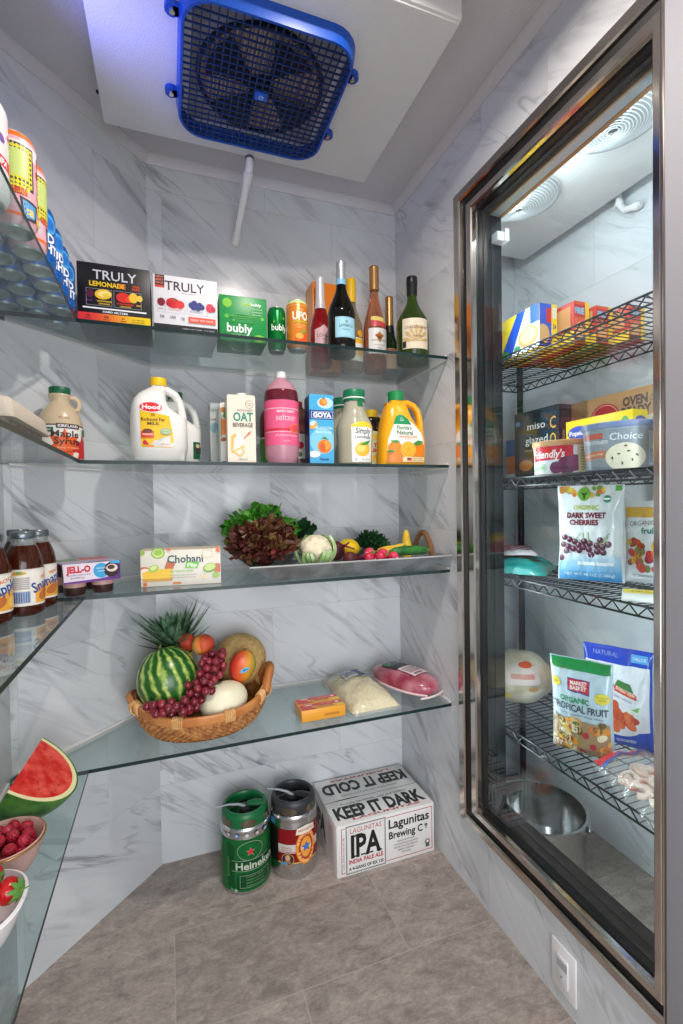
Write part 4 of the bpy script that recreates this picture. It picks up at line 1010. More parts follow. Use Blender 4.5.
a = Art(lambda u, v, h: Vector((u, v, .0682+h)), lift=.0001); a.rect(-20, -60, 0, -40, (110, 170, 110)); a.text('EGGS', 8, 30, 14, (90, 70, 54), 40, rot=PI/2); a.build('stamp', t)

# ------------------------------------------------------------------ third shelf, left: iced tea and puddings
TEA = P((86, 34, 18), rough=.06, trans=.5, ior=1.34, coat=.3)
t = thing('tea_bottle', 'glass iced tea bottle with a metal cap, front one with its label facing', 'bottle', (-.2905, 1.178, Z3), .0, 'iced tea bottles on the left shelf')
bp = [(0, .002), (.030, 0), (.035, .004), (.0365, .012), (.0365, .096), (.0355, .108), (.0325, .124), (.0275, .138), (.0235, .146)]
MB().lathe(bp+[(.0215, .150), (0, .150)], TEA, 40).build('bottle_body', t)
MB().lathe([(.0235, .146), (.0220, .150), (.0215, .163), (0, .163)], P((206, 214, 214), rough=.06, trans=.7, ior=1.4), 32).build('neck', t)
MB().lathe([(.0225, .160), (.0232, .161), (.0232, .171), (.0215, .174), (0, .174)], P((120, 128, 134), rough=.3, metal=.8), 32).build('cap', t)
def tea_label(t, a0):
    a = Art(wrap(.0365, a0), seg=.004, base=.0002, lift=.00006)
    a.rect(-112, 22, 112, 98, (234, 228, 218)); a.rect(-112, 22, -34, 66, (238, 160, 40)); a.poly([(-34, 22), (-18, 22), (-22, 40), (-34, 52)], (238, 160, 40)); a.rect(26, 26, 112, 60, (240, 170, 60)); a.poly([(26, 60), (112, 60), (112, 74), (60, 62)], (240, 170, 60))
    a.rect(-18, 28, 16, 52, (140, 160, 196))
    for i in range(8): a.rect(-17+i*4.2, 30, -15.4+i*4.2, 50, (70, 84, 130)); a.k -= 1
    a.k += 1; a.rect(-20, 56, 16, 82, (200, 196, 194))
    for i in range(6): a.rect(-18, 58+4*i, 14, 59.4+4*i, (150, 146, 150)); a.k -= 1
    a.k += 1; a.ell(-4, 90, 15, 4, (214, 160, 60)); a.ell(-2, 91, 6, 3, (110, 150, 60)); a.text('Snapple', 58, 58, 21, (30, 80, 160), 74, rot=.32, bold=.02); a.text('PEACH TEA', 66, 82, 7, (220, 120, 50), 52, rot=.3, bold=.02); a.ell(48, 42, 16, 10, (190, 110, 50), rot=.4); a.ell(80, 40, 15, 12, (246, 196, 90)); a.rect(-112, 96, 112, 98, (210, 204, 196)); a.build('label', t)
tea_label(t, .08)
dup(t, (-.2815, 1.2545, Z3), -.35, 'iced tea bottle behind the front one on its right side', 'iced tea bottles on the left shelf')
dup(t, (-.331, 1.109, Z3), -.75, 'iced tea bottle cut by the edge of the picture, nearest the wall end', 'iced tea bottles on the left shelf')
dup(t, (-.3325, 1.312, Z3), .4, 'iced tea bottle at the back, between the front one and the wall', 'iced tea bottles on the left shelf')
def pudding_pack(label, loc, rot, sleeve, art):
    t = thing('pudding_pack', label, 'pudding cups', loc, rot)
    for sx in (-1, 1):
        for sy in (-1, 1):
            m = MB(); c = Matrix.Translation((sx*.0335, sy*.0335, 0))
            m.lathe([(0, .001), (.0235, .0), (.0250, .003), (.0262, .021)], P((62, 36, 34), rough=.3), 28, M=c)
            m.lathe([(.0262, .021), (.0276, .042)], P((206, 160, 150), rough=.35), 28, M=c); m.lathe([(.0276, .042), (.0300, .078), (0, .078)], P((60, 34, 32), rough=.3), 28, M=c)
            m.build('cup', t)
            MB().lathe([(.0300, .0775), (.0318, .078), (.0318, .080), (0, .0802)], P((214, 206, 206), rough=.3, metal=.4), 28, M=c).build('cup_lid', t)
    m = MB(); s = CARD(sleeve)
    m.box(-.068, -.0672, .080, .068, .0672, .082, s); m.loft([[(-.068, -.0665, .082), (.068, -.0665, .082), (.068, -.0672, .081), (-.068, -.0672, .081)], [(-.066, -.071, .036), (.066, -.071, .036), (.066, -.0718, .035), (-.066, -.0718, .035)]], s)
    m.loft([[(-.068, .0665, .082), (.068, .0665, .082), (.068, .0672, .081), (-.068, .0672, .081)], [(-.066, .071, .036), (.066, .071, .036), (.066, .0718, .035), (-.066, .0718, .035)]], s)
    m.build('sleeve', t, smooth=False)
    if art:
        a = Art(lambda u, v, h: Vector((u, -.0675-.0046*(.068-v)/.05-h, v+.0145)))
        a.poly([(-66, 21), (66, 21), (68, 67), (-68, 68)], (226, 214, 226)); a.poly([(-66, 19), (66, 19), (66, 34), (20, 26), (-66, 24)], (110, 60, 140)); a.poly([(40, 68), (68, 68), (66, 22), (44, 22)], (90, 50, 120)); a.ell(20, 46, 19, 19, (60, 160, 210)); a.ell(45, 46, 19, 19, (52, 34, 34)); a.ell(46, 50, 14, 10, (226, 210, 200)); a.ell(44, 52, 9, 6, (80, 50, 44)); a.poly([(40, 68), (66, 68), (66, 60), (44, 62)], (70, 170, 216)); a.text('JELL-O', -33, 46, 15, (206, 30, 50), 56, bold=.05); a.text('chocolate vanilla swirls', -32, 38, 4, (90, 60, 110), 52); a.text('pudding', -36, 31, 4.5, (90, 60, 110), 30); a.text('REDUCED', 20, 50, 4, (230, 246, 250), 22); a.text('calorie', 20, 43, 4, (230, 246, 250), 18); a.build('sleeve_print', t)
        a = Art(lambda u, v, h: Vector((u, v, .0821+h))); a.rect(-66, -64, 66, 64, (190, 168, 196)); a.rect(-60, 6, -10, 62, (96, 140, 76)); a.rect(-6, 6, 62, 62, (206, 74, 54)); a.rect(-10, -60, 40, -50, (60, 60, 66)); a.build('top_print', t)
    else:
        a = Art(lambda u, v, h: Vector((u, v, .0821+h))); a.rect(-60, -60, 0, 60, (90, 140, 70)); a.rect(10, -60, 66, 60, (206, 70, 50)); a.build('top_print', t)
    return t
pudding_pack('pudding pack in a purple sleeve, layered cups showing under it, beside the iced tea', (-.2115, 1.4215, Z3), .40, (120, 76, 150), True)
# yogurt box
t = carton('yogurt_box', 'cream yogurt multipack box printed with limes and pie slices', 'box', .214, .085, .100, (.035, 1.452, Z3), -.10, (230, 224, 210))
MB().box(-.107, -.0425, .100, .107, .0425, .1005, CARD((224, 210, 180))).build('top_panel', t)
a = Art(face_front(.214, .085))
a.ell(46, 92, 18, 15, (130, 176, 60)); a.ell(46, 92, 15, 12, (206, 226, 130)); a.ell(46, 94, 11, 8, (150, 196, 70)); a.ell(4, 95, 8, 8, (150, 180, 70)); a.poly([(62, 50), (70, 72), (92, 64), (82, 40)], (176, 84, 40)); a.poly([(64, 50), (71, 70), (90, 63), (81, 43)], (196, 104, 56))
a.ell(10, 38, 20, 18, (206, 110, 70)); a.ell(12, 36, 17, 15, (240, 226, 206)); a.poly([(6, 18), (82, 20), (84, 48), (30, 48), (4, 40)], (240, 196, 60)); a.rect(6, 14, 82, 22, (206, 150, 60)); a.ell(34, 50, 14, 10, (170, 200, 80), rot=.4); a.ell(34, 52, 9, 6, (214, 230, 150), rot=.4); a.rect(6, 2, 16, 12, (220, 110, 50)); a.rect(84, 4, 106, 10, (220, 130, 80))
a.text('Chobani', 118, 64, 21, (36, 76, 80), 96, bold=.02); a.poly([(116, 48), (150, 46), (156, 64), (120, 66)], (120, 196, 70)); a.text('Flip', 136, 51, 10, (240, 246, 230), 26, bold=.03); a.text('Key Lime Crumble', 108, 38, 5.5, (130, 190, 90), 62, bold=.02); a.text('low fat greek yogurt with key lime', 112, 28, 3.6, (110, 120, 110), 76); a.text('graham crackers and white chocolate', 112, 21, 3.6, (110, 120, 110), 66)
a.frame(164, 76, 192, 100, 2, (236, 206, 150)); a.poly([(200, 92), (212, 88), (212, 106), (204, 106)], (226, 110, 50)); a.poly([(196, 34), (212, 32), (213, 56), (200, 58)], (214, 100, 60)); a.ell(184, 46, 19, 13, (110, 160, 60), rot=.25); a.ell(184, 48, 16, 10, (200, 220, 130), rot=.25); a.ell(200, 24, 10, 8, (150, 190, 80)); a.ell(168, 22, 6, 6, (236, 210, 150)); a.ell(75, 102, 6, 4, (220, 110, 60)); a.build('front_print', t)

# ------------------------------------------------------------------ vegetable tray
GALV = P((150, 154, 158), rough=.42, metal=.75, rgb2=(186, 190, 194), vscale=22)
t = thing('vegetable_tray', 'galvanised metal tray with flared sides and rope handles, heaped with vegetables', 'tray', (.535, 1.4925, Z3), 0)
m = MB()
def trect(hx, hy, z): return [(-hx, -hy, z), (hx, -hy, z), (hx, hy, z), (-hx, hy, z)]
m.loft([trect(.255, .118, .0), trect(.322, .158, .046), trect(.326, .162, .046), trect(.326, .162, .0475), trect(.319, .156, .0475), trect(.252, .115, .0022)], GALV); m.build('pan', t, smooth=False)
m = MB(); m.tube([(x, y, .047) for x, y in ((-.326, -.162), (.326, -.162), (.326, .162), (-.326, .162))], .0028, P((206, 206, 206), rough=.35, metal=.6), 8, closed=True); m.build('rolled_rim', t)
ROPE = P((132, 92, 60), rough=.9, bump=1., bscale=120)
for s in (-1, 1):
    pts = [(s*.312, -.062+.124*i/14, .044+.070*math.sin(PI*i/14)**.7) for i in range(15)]
    m = MB(); m.tube(pts, [.0085+.0012*math.sin(i*2.1) for i in range(15)], ROPE, 12)
    for k in range(28):
        q = k/28; p = Vector((s*.312, -.062+.124*q, .044+.070*max(0, math.sin(PI*q))**.7)); m.ball(p, .0095, ROPE, 8, 6)
    m.build('rope_handle', t)
def tray_floor(x, y):
    h = max((abs(x-.535)-.246)/.067, (abs(y-1.4925)-.109)/.041, 0)
    return Z3+.006+min(h, 1.)*.049
def leafy(name, label, cat, loc, R, n, mat_in, mat_out, seed, squash=.8, frill=.35, leaf_w=.9, up=.15, core=None):
    t = thing(name, label, cat, loc, 0)
    rg = random.Random(seed); m = MB()
    for k in range(n):
        z = 1-(k+.5)/n*1.25; ph = k*2.39996+rg.uniform(-.2, .2)
        z = max(-.35, z); rxy = math.sqrt(max(.02, 1-z*z))
        d = Vector((rxy*math.cos(ph), rxy*math.sin(ph), z*squash+up)).normalized()
        side = d.cross(Vector((0, 0, 1)) if abs(d.z) < .9 else Vector((1, 0, 0))).normalized(); top = side.cross(d)
        L = R*rg.uniform(.82, 1.08); w = leaf_w*R*rg.uniform(.7, 1.1); curl = rg.uniform(.2, .55); rg2 = rg.uniform(0, .004); ph2 = rg.uniform(0, 6)
        def lf(u, v, d=d, side=side, top=top, L=L, w=w, curl=curl, ph2=ph2):
            a = (u-.5)*2; r = v
            wid = w*.5*math.sin(min(1, r*1.15+.08)*PI*.62)
            p = d*(L*(r-.25*curl*r*r*abs(a)))+side*(a*wid)+top*(L*curl*.5*(r*r)*(1 if d.z < .5 else .3)-.10*L*a*a)
            e = max(abs(a)**2, r**3)
            fr = frill*e*R*.32
            nz = noise.noise_vector(Vector((a*5.2+ph2*3, r*6.5+ph2, ph2)))
            p = p+top*(fr*math.sin(a*9+ph2)*.45)+nz*fr*1.1+d*(fr*.5*math.sin(a*13+ph2*2))
            p.z = max(p.z, tray_floor(loc[0]+p.x, loc[1]+p.y)+rg2-loc[2])
            p.y = min(p.y, 1.703-loc[1])
            return tuple(p)
        m.grid(lf, 24, 17, mat_in if k % 3 else mat_out)
    m.build('leaves', t, angle=80)
    if core:
        MB().ball((0, 0, .05*R), (R*.42, R*.42, R*.42), core, 16, 10).build('heart', t)
    return t
GL = P((52, 128, 30), rough=.45, rgb2=(96, 172, 52), vscale=30); GL2 = P((70, 146, 40), rough=.45, rgb2=(126, 192, 74), vscale=30)
RL = P((58, 26, 22), rough=.45, rgb2=(112, 48, 40), vscale=34); RL2 = P((74, 36, 26), rough=.45, rgb2=(120, 96, 50), vscale=26)
DKG = P((22, 62, 30), rough=.4, rgb2=(38, 88, 42), vscale=30)
leafy('lettuce_head', 'curly bright green lettuce head at the back of the vegetable tray', 'lettuce', (.286, 1.578, Z3+.098), .122, 80, GL, GL2, 3, squash=.85, frill=.5, core=GL)
leafy('lettuce_head', 'frilly dark red lettuce head at the front corner of the vegetable tray', 'lettuce', (.268, 1.432, Z3+.076), .106, 96, RL, RL2, 5, squash=.8, frill=.55, core=RL)
leafy('leaf_bunch', 'small dark green leaves poking up behind the cauliflower', 'greens', (.432, 1.615, Z3+.105), .072, 12, DKG, DKG, 8, frill=.15, leaf_w=.8, up=.5)
# cauliflower
t = thing('cauliflower', 'white cauliflower with pale green leaves, beside the red lettuce', 'cauliflower', (.428, 1.423, Z3+.076), 0)
rg = random.Random(4)
fl = [Vector((rg.gauss(0, 1), rg.gauss(0, 1), abs(rg.gauss(0, 1))+.05)).normalized() for _ in range(60)]
def curd(d):
    q = max(d.dot(f) for f in fl); return .86+.14*max(0, (q-.9)/.1)+.03*noise.noise(d*14)
MB().ball((0, 0, 0), (.054, .050, .050), P((232, 222, 190), rough=.6, bump=.6, bscale=260), 56, 40, fn=curd).build('curd', t)
CL = P((150, 190, 110), rough=.45, rgb2=(206, 222, 176), vscale=40)
for k, (ph, ln) in enumerate(((-.35, 1.), (-1.25, .55), (-2.2, .5), (.6, 1.), (1.9, 1.), (3., .6))):
    def lf(u, v, ph=ph, ln=ln):
        a = (u-.5)*2; th = 2.5-1.75*v*ln; w = ph+a*.42*math.sin(min(1., v*.85+.2)*PI*.8)
        r = .060+.004*math.sin(9*a+ph)+.004*v
        return (r*math.sin(th)*math.cos(w), r*.95*math.sin(th)*math.sin(w), r*math.cos(th)*.95+.002)
    m = MB(); m.grid(lf, 10, 12, CL); m.build('leaf', t, angle=80)
# roots and fruit
BEET = P((70, 22, 28), rough=.5, rgb2=(104, 40, 42), vscale=40, bump=.3, bscale=90)
def beet(label, loc, r, rot):
    t = thing('beetroot', label, 'beetroot', loc, rot)
    m = MB(); m.ball((0, 0, 0), (r, r, r*.92), BEET, 22, 16); m.tube([(0, 0, -r*.8), (0, -.002, -r*1.15), (.004, -.004, -r*1.6)], [r*.25, r*.10, .0012], BEET, 8); m.build('root', t)
    for k in range(4):
        m = MB(); m.tube([(0, 0, r*.85), (.004*k-.006, .004*(k % 2), r*1.3), (.02*k-.03, .01*(k % 3-1), r*1.9)], [.004, .0032, .0026], P((120, 30, 50), rough=.4), 7); m.build('stem', t)
beet('dark beetroot, the taller one right behind the cauliflower', (.515, 1.487, Z3+.066), .033, (1.2, .2, .3))
beet('dark beetroot lying in front, against the tray edge beside the radishes', (.535, 1.400, Z3+.044), .026, (1.35, .3, 1.1))
t = thing('lemon', 'yellow lemon resting between the beetroot and the dark greens', 'lemon', (.580, 1.525, Z3+.071), (0, .3, .2))
MB().ball((0, 0, 0), (.038, .029, .029), P((244, 200, 30), rough=.4, bump=.4, bscale=220), 24, 18, fn=lambda d: 1+.14*max(0, abs(d.x)-.86)/.14).build('fruit', t)
MB().ball((.042, 0, 0), (.004, .0035, .0035), P((150, 130, 50), rough=.6), 8, 6).build('stem_end', t)
leafy('leaf_bunch', 'dark green crinkled leaf bunch between the lemon and the yellow squash', 'greens', (.690, 1.590, Z3+.055), .068, 22, DKG, P((30, 66, 36), rough=.4, rgb2=(60, 100, 60), vscale=30), 12, frill=.35, leaf_w=.9, up=.3)
RAD = P((206, 26, 66), rough=.35, rgb2=(226, 60, 96), vscale=30)
rad = None
for k, (x, y, z, lab) in enumerate(((.597, 1.398, .046, 'leftmost of the pink radishes, beside the dark beetroot'), (.640, 1.400, .047, 'pink radish at the front edge, second from the beetroot'), (.618, 1.440, .056, 'pink radish on top of the radish pile'), (.664, 1.436, .052, 'pink radish at the back right of the radish pile'), (.682, 1.396, .044, 'pink radish at the squash end of the radish pile'))):
    if rad is None:
        rad = thing('radish', lab, 'radish', (x, y, Z3+z), (.5, .4, k), 'pink radishes in the tray')
        m = MB(); m.ball((0, 0, 0), (.0195, .0195, .0185), RAD, 18, 14); m.build('root', rad)
        m = MB(); m.tube([(0, 0, -.017), (0, 0, -.022), (.002, .001, -.032)], [.004, .002, .0006], P((240, 226, 226), rough=.4), 7); m.build('root_tip', rad)
        m = MB()
        for a2 in (0, 2.1, 4.2): m.tube([(0, 0, .016), (.004*math.cos(a2), .004*math.sin(a2), .026), (.010*math.cos(a2), .010*math.sin(a2), .034)], [.0022, .0018, .0012], P((110, 160, 60), rough=.4), 6)
        m.build('stalk', rad)
    else:
        dup(rad, (x, y, Z3+z), (.5+.7*k, .4*k, k*1.3), lab, 'pink radishes in the tray')
SQ = P((246, 196, 50), rough=.35, rgb2=(250, 210, 90), vscale=20)
t = thing('yellow_squash', 'yellow squash lying on its side with its neck to the rope handle', 'squash', (.722, 1.495, Z3+.052), 0)
MB().tube([(-.052, 0, 0), (-.048, 0, 0), (-.035, 0, 0), (-.010, .002, .004), (.020, .004, .010), (.040, .004, .017), (.046, .004, .019)], [.004, .012, .0165, .0165, .012, .010, .008], SQ, 18).build('squash_body', t)
MB().tube([(.045, .004, .019), (.056, .004, .024)], [.006, .007], P((190, 190, 90), rough=.5), 8).build('stalk', t)
t = thing('yellow_squash', 'yellow squash standing upright beside the rope handle', 'squash', (.790, 1.515, Z3+.037), 0)
MB().tube([(0, -.01, -.014), (0, -.01, -.010), (0, -.008, .004), (.001, -.004, .028), (.002, 0, .050), (.003, .002, .072), (.003, .003, .080)], [.004, .016, .0215, .020, .0145, .0115, .009], SQ, 18).build('squash_body', t)
MB().tube([(.003, .003, .079), (.003, .004, .086)], [.0085, .0075], P((206, 196, 96), rough=.5), 8).build('stalk', t)
t = thing('cucumber', 'dark green cucumber lying along the right end of the tray', 'cucumber', (.757, 1.430, Z3+.058), (0, 0, .05))
MB().tube([(-.072, 0, -.002), (-.068, 0, -.002), (-.055, 0, 0), (-.02, .001, .002), (.03, .001, .002), (.060, 0, .0), (.070, 0, -.001), (.073, 0, -.001)], [.003, .009, .0145, .016, .016, .014, .008, .003], P((30, 92, 34), rough=.35, rgb2=(54, 128, 52), vscale=40, bump=.3, bscale=120), 18).build('cucumber_body', t)
MB().tube([(.073, 0, -.001), (.080, 0, 0)], [.003, .004], P((120, 150, 80), rough=.5), 7).build('stalk', t)

# ------------------------------------------------------------------ fruit basket
WICK = P((150, 92, 46), rough=.55, rgb2=(196, 138, 80), vscale=60); WOOD = P((176, 104, 52), rough=.4, rgb2=(206, 138, 78), vscale=14); RATT = P((214, 160, 98), rough=.45, rgb2=(228, 182, 122), vscale=60)
bk = thing('fruit_basket', 'oval wicker basket with wooden rim and handles, full of fruit', 'basket', (.087, 1.508, Z4), -.03)
BX, BY = .191, .154
def rimz(t2): return .070+.030*math.cos(t2)**4
def bask(t2, q, off=0.):
    sx = .78+.22*math.sin(q*PI/2)**.9
    return Vector(((BX*sx+off)*math.cos(t2), (BY*sx+off)*math.sin(t2), .004+(rimz(t2)-.006)*q**1.15))
def weave(u, v):
    t2 = u*2*PI; row = int(v*9.999); f = (v*10) % 1
    return tuple(bask(t2, v, .0036*math.sin(56*t2+PI*row)*abs(math.sin(PI*f))**.6+.0025*abs(math.sin(PI*f))))
m = MB(); m.grid(weave, 448, 50, WICK); m.grid(lambda u, v: tuple(bask(u*2*PI, v, -.006)), 96, 8, WICK)
m.loft([[tuple(bask(2*PI*i/48, 0, -.03)) for i in range(48)], [tuple(bask(2*PI*i/48, 0, .001)-Vector((0, 0, .003))) for i in range(48)]], WICK); m.build('woven_body', bk, angle=70)
K = 96
def band(off, z0): return [tuple(bask(2*PI*i/K, 1., off)+Vector((0, 0, z0))) for i in range(K)]
m = MB(); m.loft([band(-.007, -.004), band(.006, -.006), band(.008, .0), band(.0075, .014), band(.004, .0175), band(-.003, .0175), band(-.007, .013)], WOOD, closed=True, cap=False); m.build('rim', bk)
for c in (-2.75, -1.95, -1.22, -.55, .6, 1.5, 2.5):
    m = MB()
    for k in range(6):
        t2 = c+(k-2.5)*.026
        pts = [bask(t2, 1., o)+Vector((0, 0, z)) for o, z in ((-.0085, -.006), (.0075, -.009), (.0098, .0), (.0092, .015), (.004, .0195), (-.0045, .0195), (-.0085, .014))]
        m.tube([tuple(p) for p in pts], .0022, RATT, 6, closed=True)
    m.build('rattan_wrap', bk)
for s in (-1, 1):
    pts = []
    for i in range(17):
        q = i/16; y = -.052+.104*q
        x = s*(BX*math.sqrt(1-(y/BY)**2)+.004+.010*math.sin(PI*q)); pts.append((x, y, .092+(.056 if s > 0 else .020)*math.sin(PI*q)**.55))
    m = MB(); m.tube(pts, [.0165 if s > 0 else .012]*17, WOOD, 14, sx=.85); m.build('handle', bk)
    for y in (-.045, .045):
        m = MB()
        for k in range(5):
            yy = y+(k-2)*.004; x = s*(BX*math.sqrt(1-(yy/BY)**2)+.004)
            m.tube([(x+s*.0155*math.cos(a2), yy, .094+.019*math.sin(a2)) for a2 in [2*PI*j/10 for j in range(10)]], .0022, RATT, 6, closed=True)
        m.build('rattan_wrap', bk)
# watermelon skin
def melon_mat():
    m, nt, out = node_mat('watermelon_skin'); L = nt.links.new
    b = N(nt, 'BsdfPrincipled'); b.inputs['Roughness'].default_value = .28; L(b.outputs[0], out.inputs[0])
    tc = N(nt, 'TexCoord'); gr = N(nt, 'TexGradient', gradient_type='RADIAL'); 
    no = N(nt, 'TexNoise'); no.inputs['Scale'].default_value = 26; no.inputs['Detail'].default_value = 5; L(tc.outputs['Object'], no.inputs['Vector'])
    L(tc.outputs['Object'], gr.inputs['Vector'])
    m1 = N(nt, 'Math', operation='MULTIPLY'); m1.inputs[1].default_value = 2*PI*17; L(gr.outputs['Fac'], m1.inputs[0])
    m2 = N(nt, 'Math', operation='MULTIPLY_ADD'); m2.inputs[1].default_value = 6.5; L(no.outputs['Fac'], m2.inputs[0]); L(m1.outputs[0], m2.inputs[2])
    s = N(nt, 'Math', operation='SINE'); L(m2.outputs[0], s.inputs[0])
    n2 = N(nt, 'TexNoise'); n2.inputs['Scale'].default_value = 60; n2.inputs['Detail'].default_value = 4; L(tc.outputs['Object'], n2.inputs['Vector'])
    m3 = N(nt, 'Math', operation='MULTIPLY_ADD'); m3.inputs[1].default_value = 2.6; L(n2.outputs['Fac'], m3.inputs[0]); L(s.outputs[0], m3.inputs[2])
    rp = N(nt, 'ValToRGB'); e = rp.color_ramp.elements; e.new(.5); e.new(.5)
    mr = N(nt, 'MapRange'); mr.inputs[1].default_value = -1.; mr.inputs[2].default_value = 3.1; L(m3.outputs[0], mr.inputs[0])
    for q, (p, c) in zip(e, ((.0, (26, 76, 28)), (.50, (36, 96, 34)), (.66, (110, 150, 60)), (.86, (196, 204, 112)))):
        q.position = p; q.color = (*srgb(*c), 1)
    L(mr.outputs[0], rp.inputs[0]); L(rp.outputs[0], b.inputs['Base Color'])
    return m
MELON = melon_mat()
t = thing('watermelon', 'whole striped green watermelon in the wicker basket', 'watermelon', (-.011, 1.484, Z4+.1565), (-.32, -.1, .5))
MB().ball((0, 0, 0), (.088, .088, .095), MELON, 48, 36, fn=lambda d: 1-.05*max(0, (abs(d.z)-.93)/.07)).build('melon', t)
MB().tube([(0, 0, .092), (.002, 0, .098), (.006, .002, .102)], [.006, .003, .0022], P((110, 110, 60), rough=.7), 8).build('stem_end', t)
CANT = P((206, 164, 98), rough=.7, rgb2=(226, 190, 128), vscale=90, bump=.45, bscale=140)
t = thing('cantaloupe', 'round tan netted cantaloupe at the back of the basket', 'melon', (.214, 1.606, Z4+.150), (.4, .3, 0))
MB().ball((0, 0, 0), (.086, .082, .086), CANT, 40, 30).build('melon', t); MB().lathe([(0, .083), (.008, .0835), (.009, .0865), (.006, .085), (0, .084)], P((150, 130, 90), rough=.8), 14).build('stem_scar', t)
t = thing('honeydew_melon', 'pale cream honeydew melon at the front of the basket', 'melon', (.143, 1.440, Z4+.084), (0, 1.40, .45))
MB().ball((0, 0, 0), (.056, .058, .073), P((232, 224, 190), rough=.4, rgb2=(240, 234, 206), vscale=12), 40, 30).build('melon', t)
MB().lathe([(0, -.0745), (.004, -.0755), (.006, -.074), (.004, -.0725), (0, -.0725)], P((150, 130, 90), rough=.8), 12).build('stem_scar', t)
t = thing('mango', 'red and yellow mango with a small blue sticker, leaning on the cantaloupe', 'mango', (.205, 1.484, Z4+.165), (.15, .10, .1))
mg = ramp_mat('mango_skin', (0, -.04, .04), ((.10, (206, 58, 44)), (.38, (226, 96, 44)), (.64, (232, 160, 54)), (.92, (160, 150, 60))), rough=.35, noise_amt=.28, nscale=16)
MB().ball((0, 0, 0), (.041, .029, .055), mg, 30, 24, fn=lambda d: 1-.10*max(0, -d.z)+.04*d.x*d.z).build('fruit', t)
a = Art(lambda u, v, h: Vector((u, -.0292*math.sqrt(max(.02, 1-(u/.041)**2-(v/.055)**2))-h-.0004, v)), seg=.004)
a.poly([(-13, -2), (-10, -8), (2, -4), (14, 6), (14, 10), (0, 11), (-12, 4)], (110, 190, 226)); a.ell(-3, 2, 4, 3, (40, 100, 170)); a.rect(-2, 4, 10, 6, (40, 100, 170)); a.build('sticker', t)
MB().tube([(0, 0, .052), (0, 0, .058)], [.004, .003], P((90, 70, 40), rough=.7), 8).build('stem_end', t)
pm = ramp_mat('peach_skin', (0, -.034, .034), ((.10, (196, 60, 40)), (.45, (226, 110, 50)), (.8, (240, 170, 80)), (1., (244, 186, 100))), rough=.6, noise_amt=.3, nscale=22)
for x, y, z, r, lab in ((.092, 1.522, .236, .034, 'orange-red peach on top of the grapes, the front one of two'), (.048, 1.572, .236, .029, 'reddish peach half hidden behind the front peach')):
    t = thing('peach', lab, 'peach', (x, y, Z4+z), (.7, .2, x*30), 'peaches on top of the fruit basket')
    MB().ball((0, 0, 0), (r, r*.97, r*.94), pm, 28, 22, fn=lambda d: 1-.07*max(0, 1-abs(d.x)*7)*max(0, d.y+.5)-.12*max(0, (d.z-.9)/.1)).build('fruit', t)
    MB().tube([(0, 0, r*.78), (0, 0, r*.88)], .003, P((90, 60, 40), rough=.8), 7).build('stem_end', t)
# grapes
gp = thing('grape_bunch', 'long bunch of red grapes trailing over the watermelon and honeydew', 'grapes', (.06, 1.43, Z4+.10), 0)
GRAPE = P((104, 24, 40), rough=.22, rgb2=(150, 48, 62), vscale=22, coat=.3)
path = [(.118, 1.462, .196), (.104, 1.455, .186), (.084, 1.436, .168), (.064, 1.402, .138), (.040, 1.384, .112), (.010, 1.378, .102), (-.020, 1.382, .106), (-.046, 1.392, .108)]
gl = []; rg = random.Random(11); tries = 0
while len(gl) < 92 and tries < 16000:
    tries += 1
    s = rg.uniform(0, len(path)-1.001); i = int(s); q = s-i
    c = Vector(path[i]).lerp(Vector(path[i+1]), q); R = .040 if i < 3 else .029
    o = Vector((rg.uniform(-1, 1), rg.uniform(-1, .6), rg.uniform(-1, 1)))
    if o.length > 1: continue
    p = c+o*R
    if (p-Vector((-.011, 1.484, .1565))).length < .108: continue
    v = p-Vector((.143, 1.440, .084)); cz, sz = math.cos(.45), math.sin(.45)
    lx, ly = v.x*cz+v.y*sz, -v.x*sz+v.y*cz
    if (lx/.087)**2+(ly/.071)**2+(v.z/.070)**2 < 1: continue
    if any((p-Vector(b)).length < rr2 for b, rr2 in (((.092, 1.522, .236), .048), ((.214, 1.606, .150), .099), ((.205, 1.484, .165), .046))): continue
    if any((p-g).length < .0208 for g in gl): continue
    if ((p.x-.087)/.191)**2+((p.y-1.508)/.154)**2 > .80 and p.z < .070+.030*max(0, abs(p.x-.087)/.191)**4+.032: continue
    gl.append(p)
g0 = None
for p in gl:
    if g0 is None:
        g0 = MB().ball((0, 0, 0), (.0112, .0112, .0122), GRAPE, 18, 14).build('grape', gp); o = g0
    else:
        o = g0.copy(); COL.objects.link(o); o.parent = gp
    o.location = p-Vector((.06, 1.43, .10)); s = rg.uniform(.94, 1.10); o.scale = (s, s, s); o.rotation_euler = (rg.uniform(0, 3), rg.uniform(0, 3), 0)
m = MB(); m.tube([Vector(p)-Vector((.06, 1.43, .10)) for p in path], .0022, P((110, 110, 50), rough=.6), 7); m.tube([(-.014, -.028, .05), (-.020, -.036, .068), (-.018, -.038, .084)], [.002, .0018, .0015], P((110, 96, 50), rough=.6), 7); m.build('stem', gp)
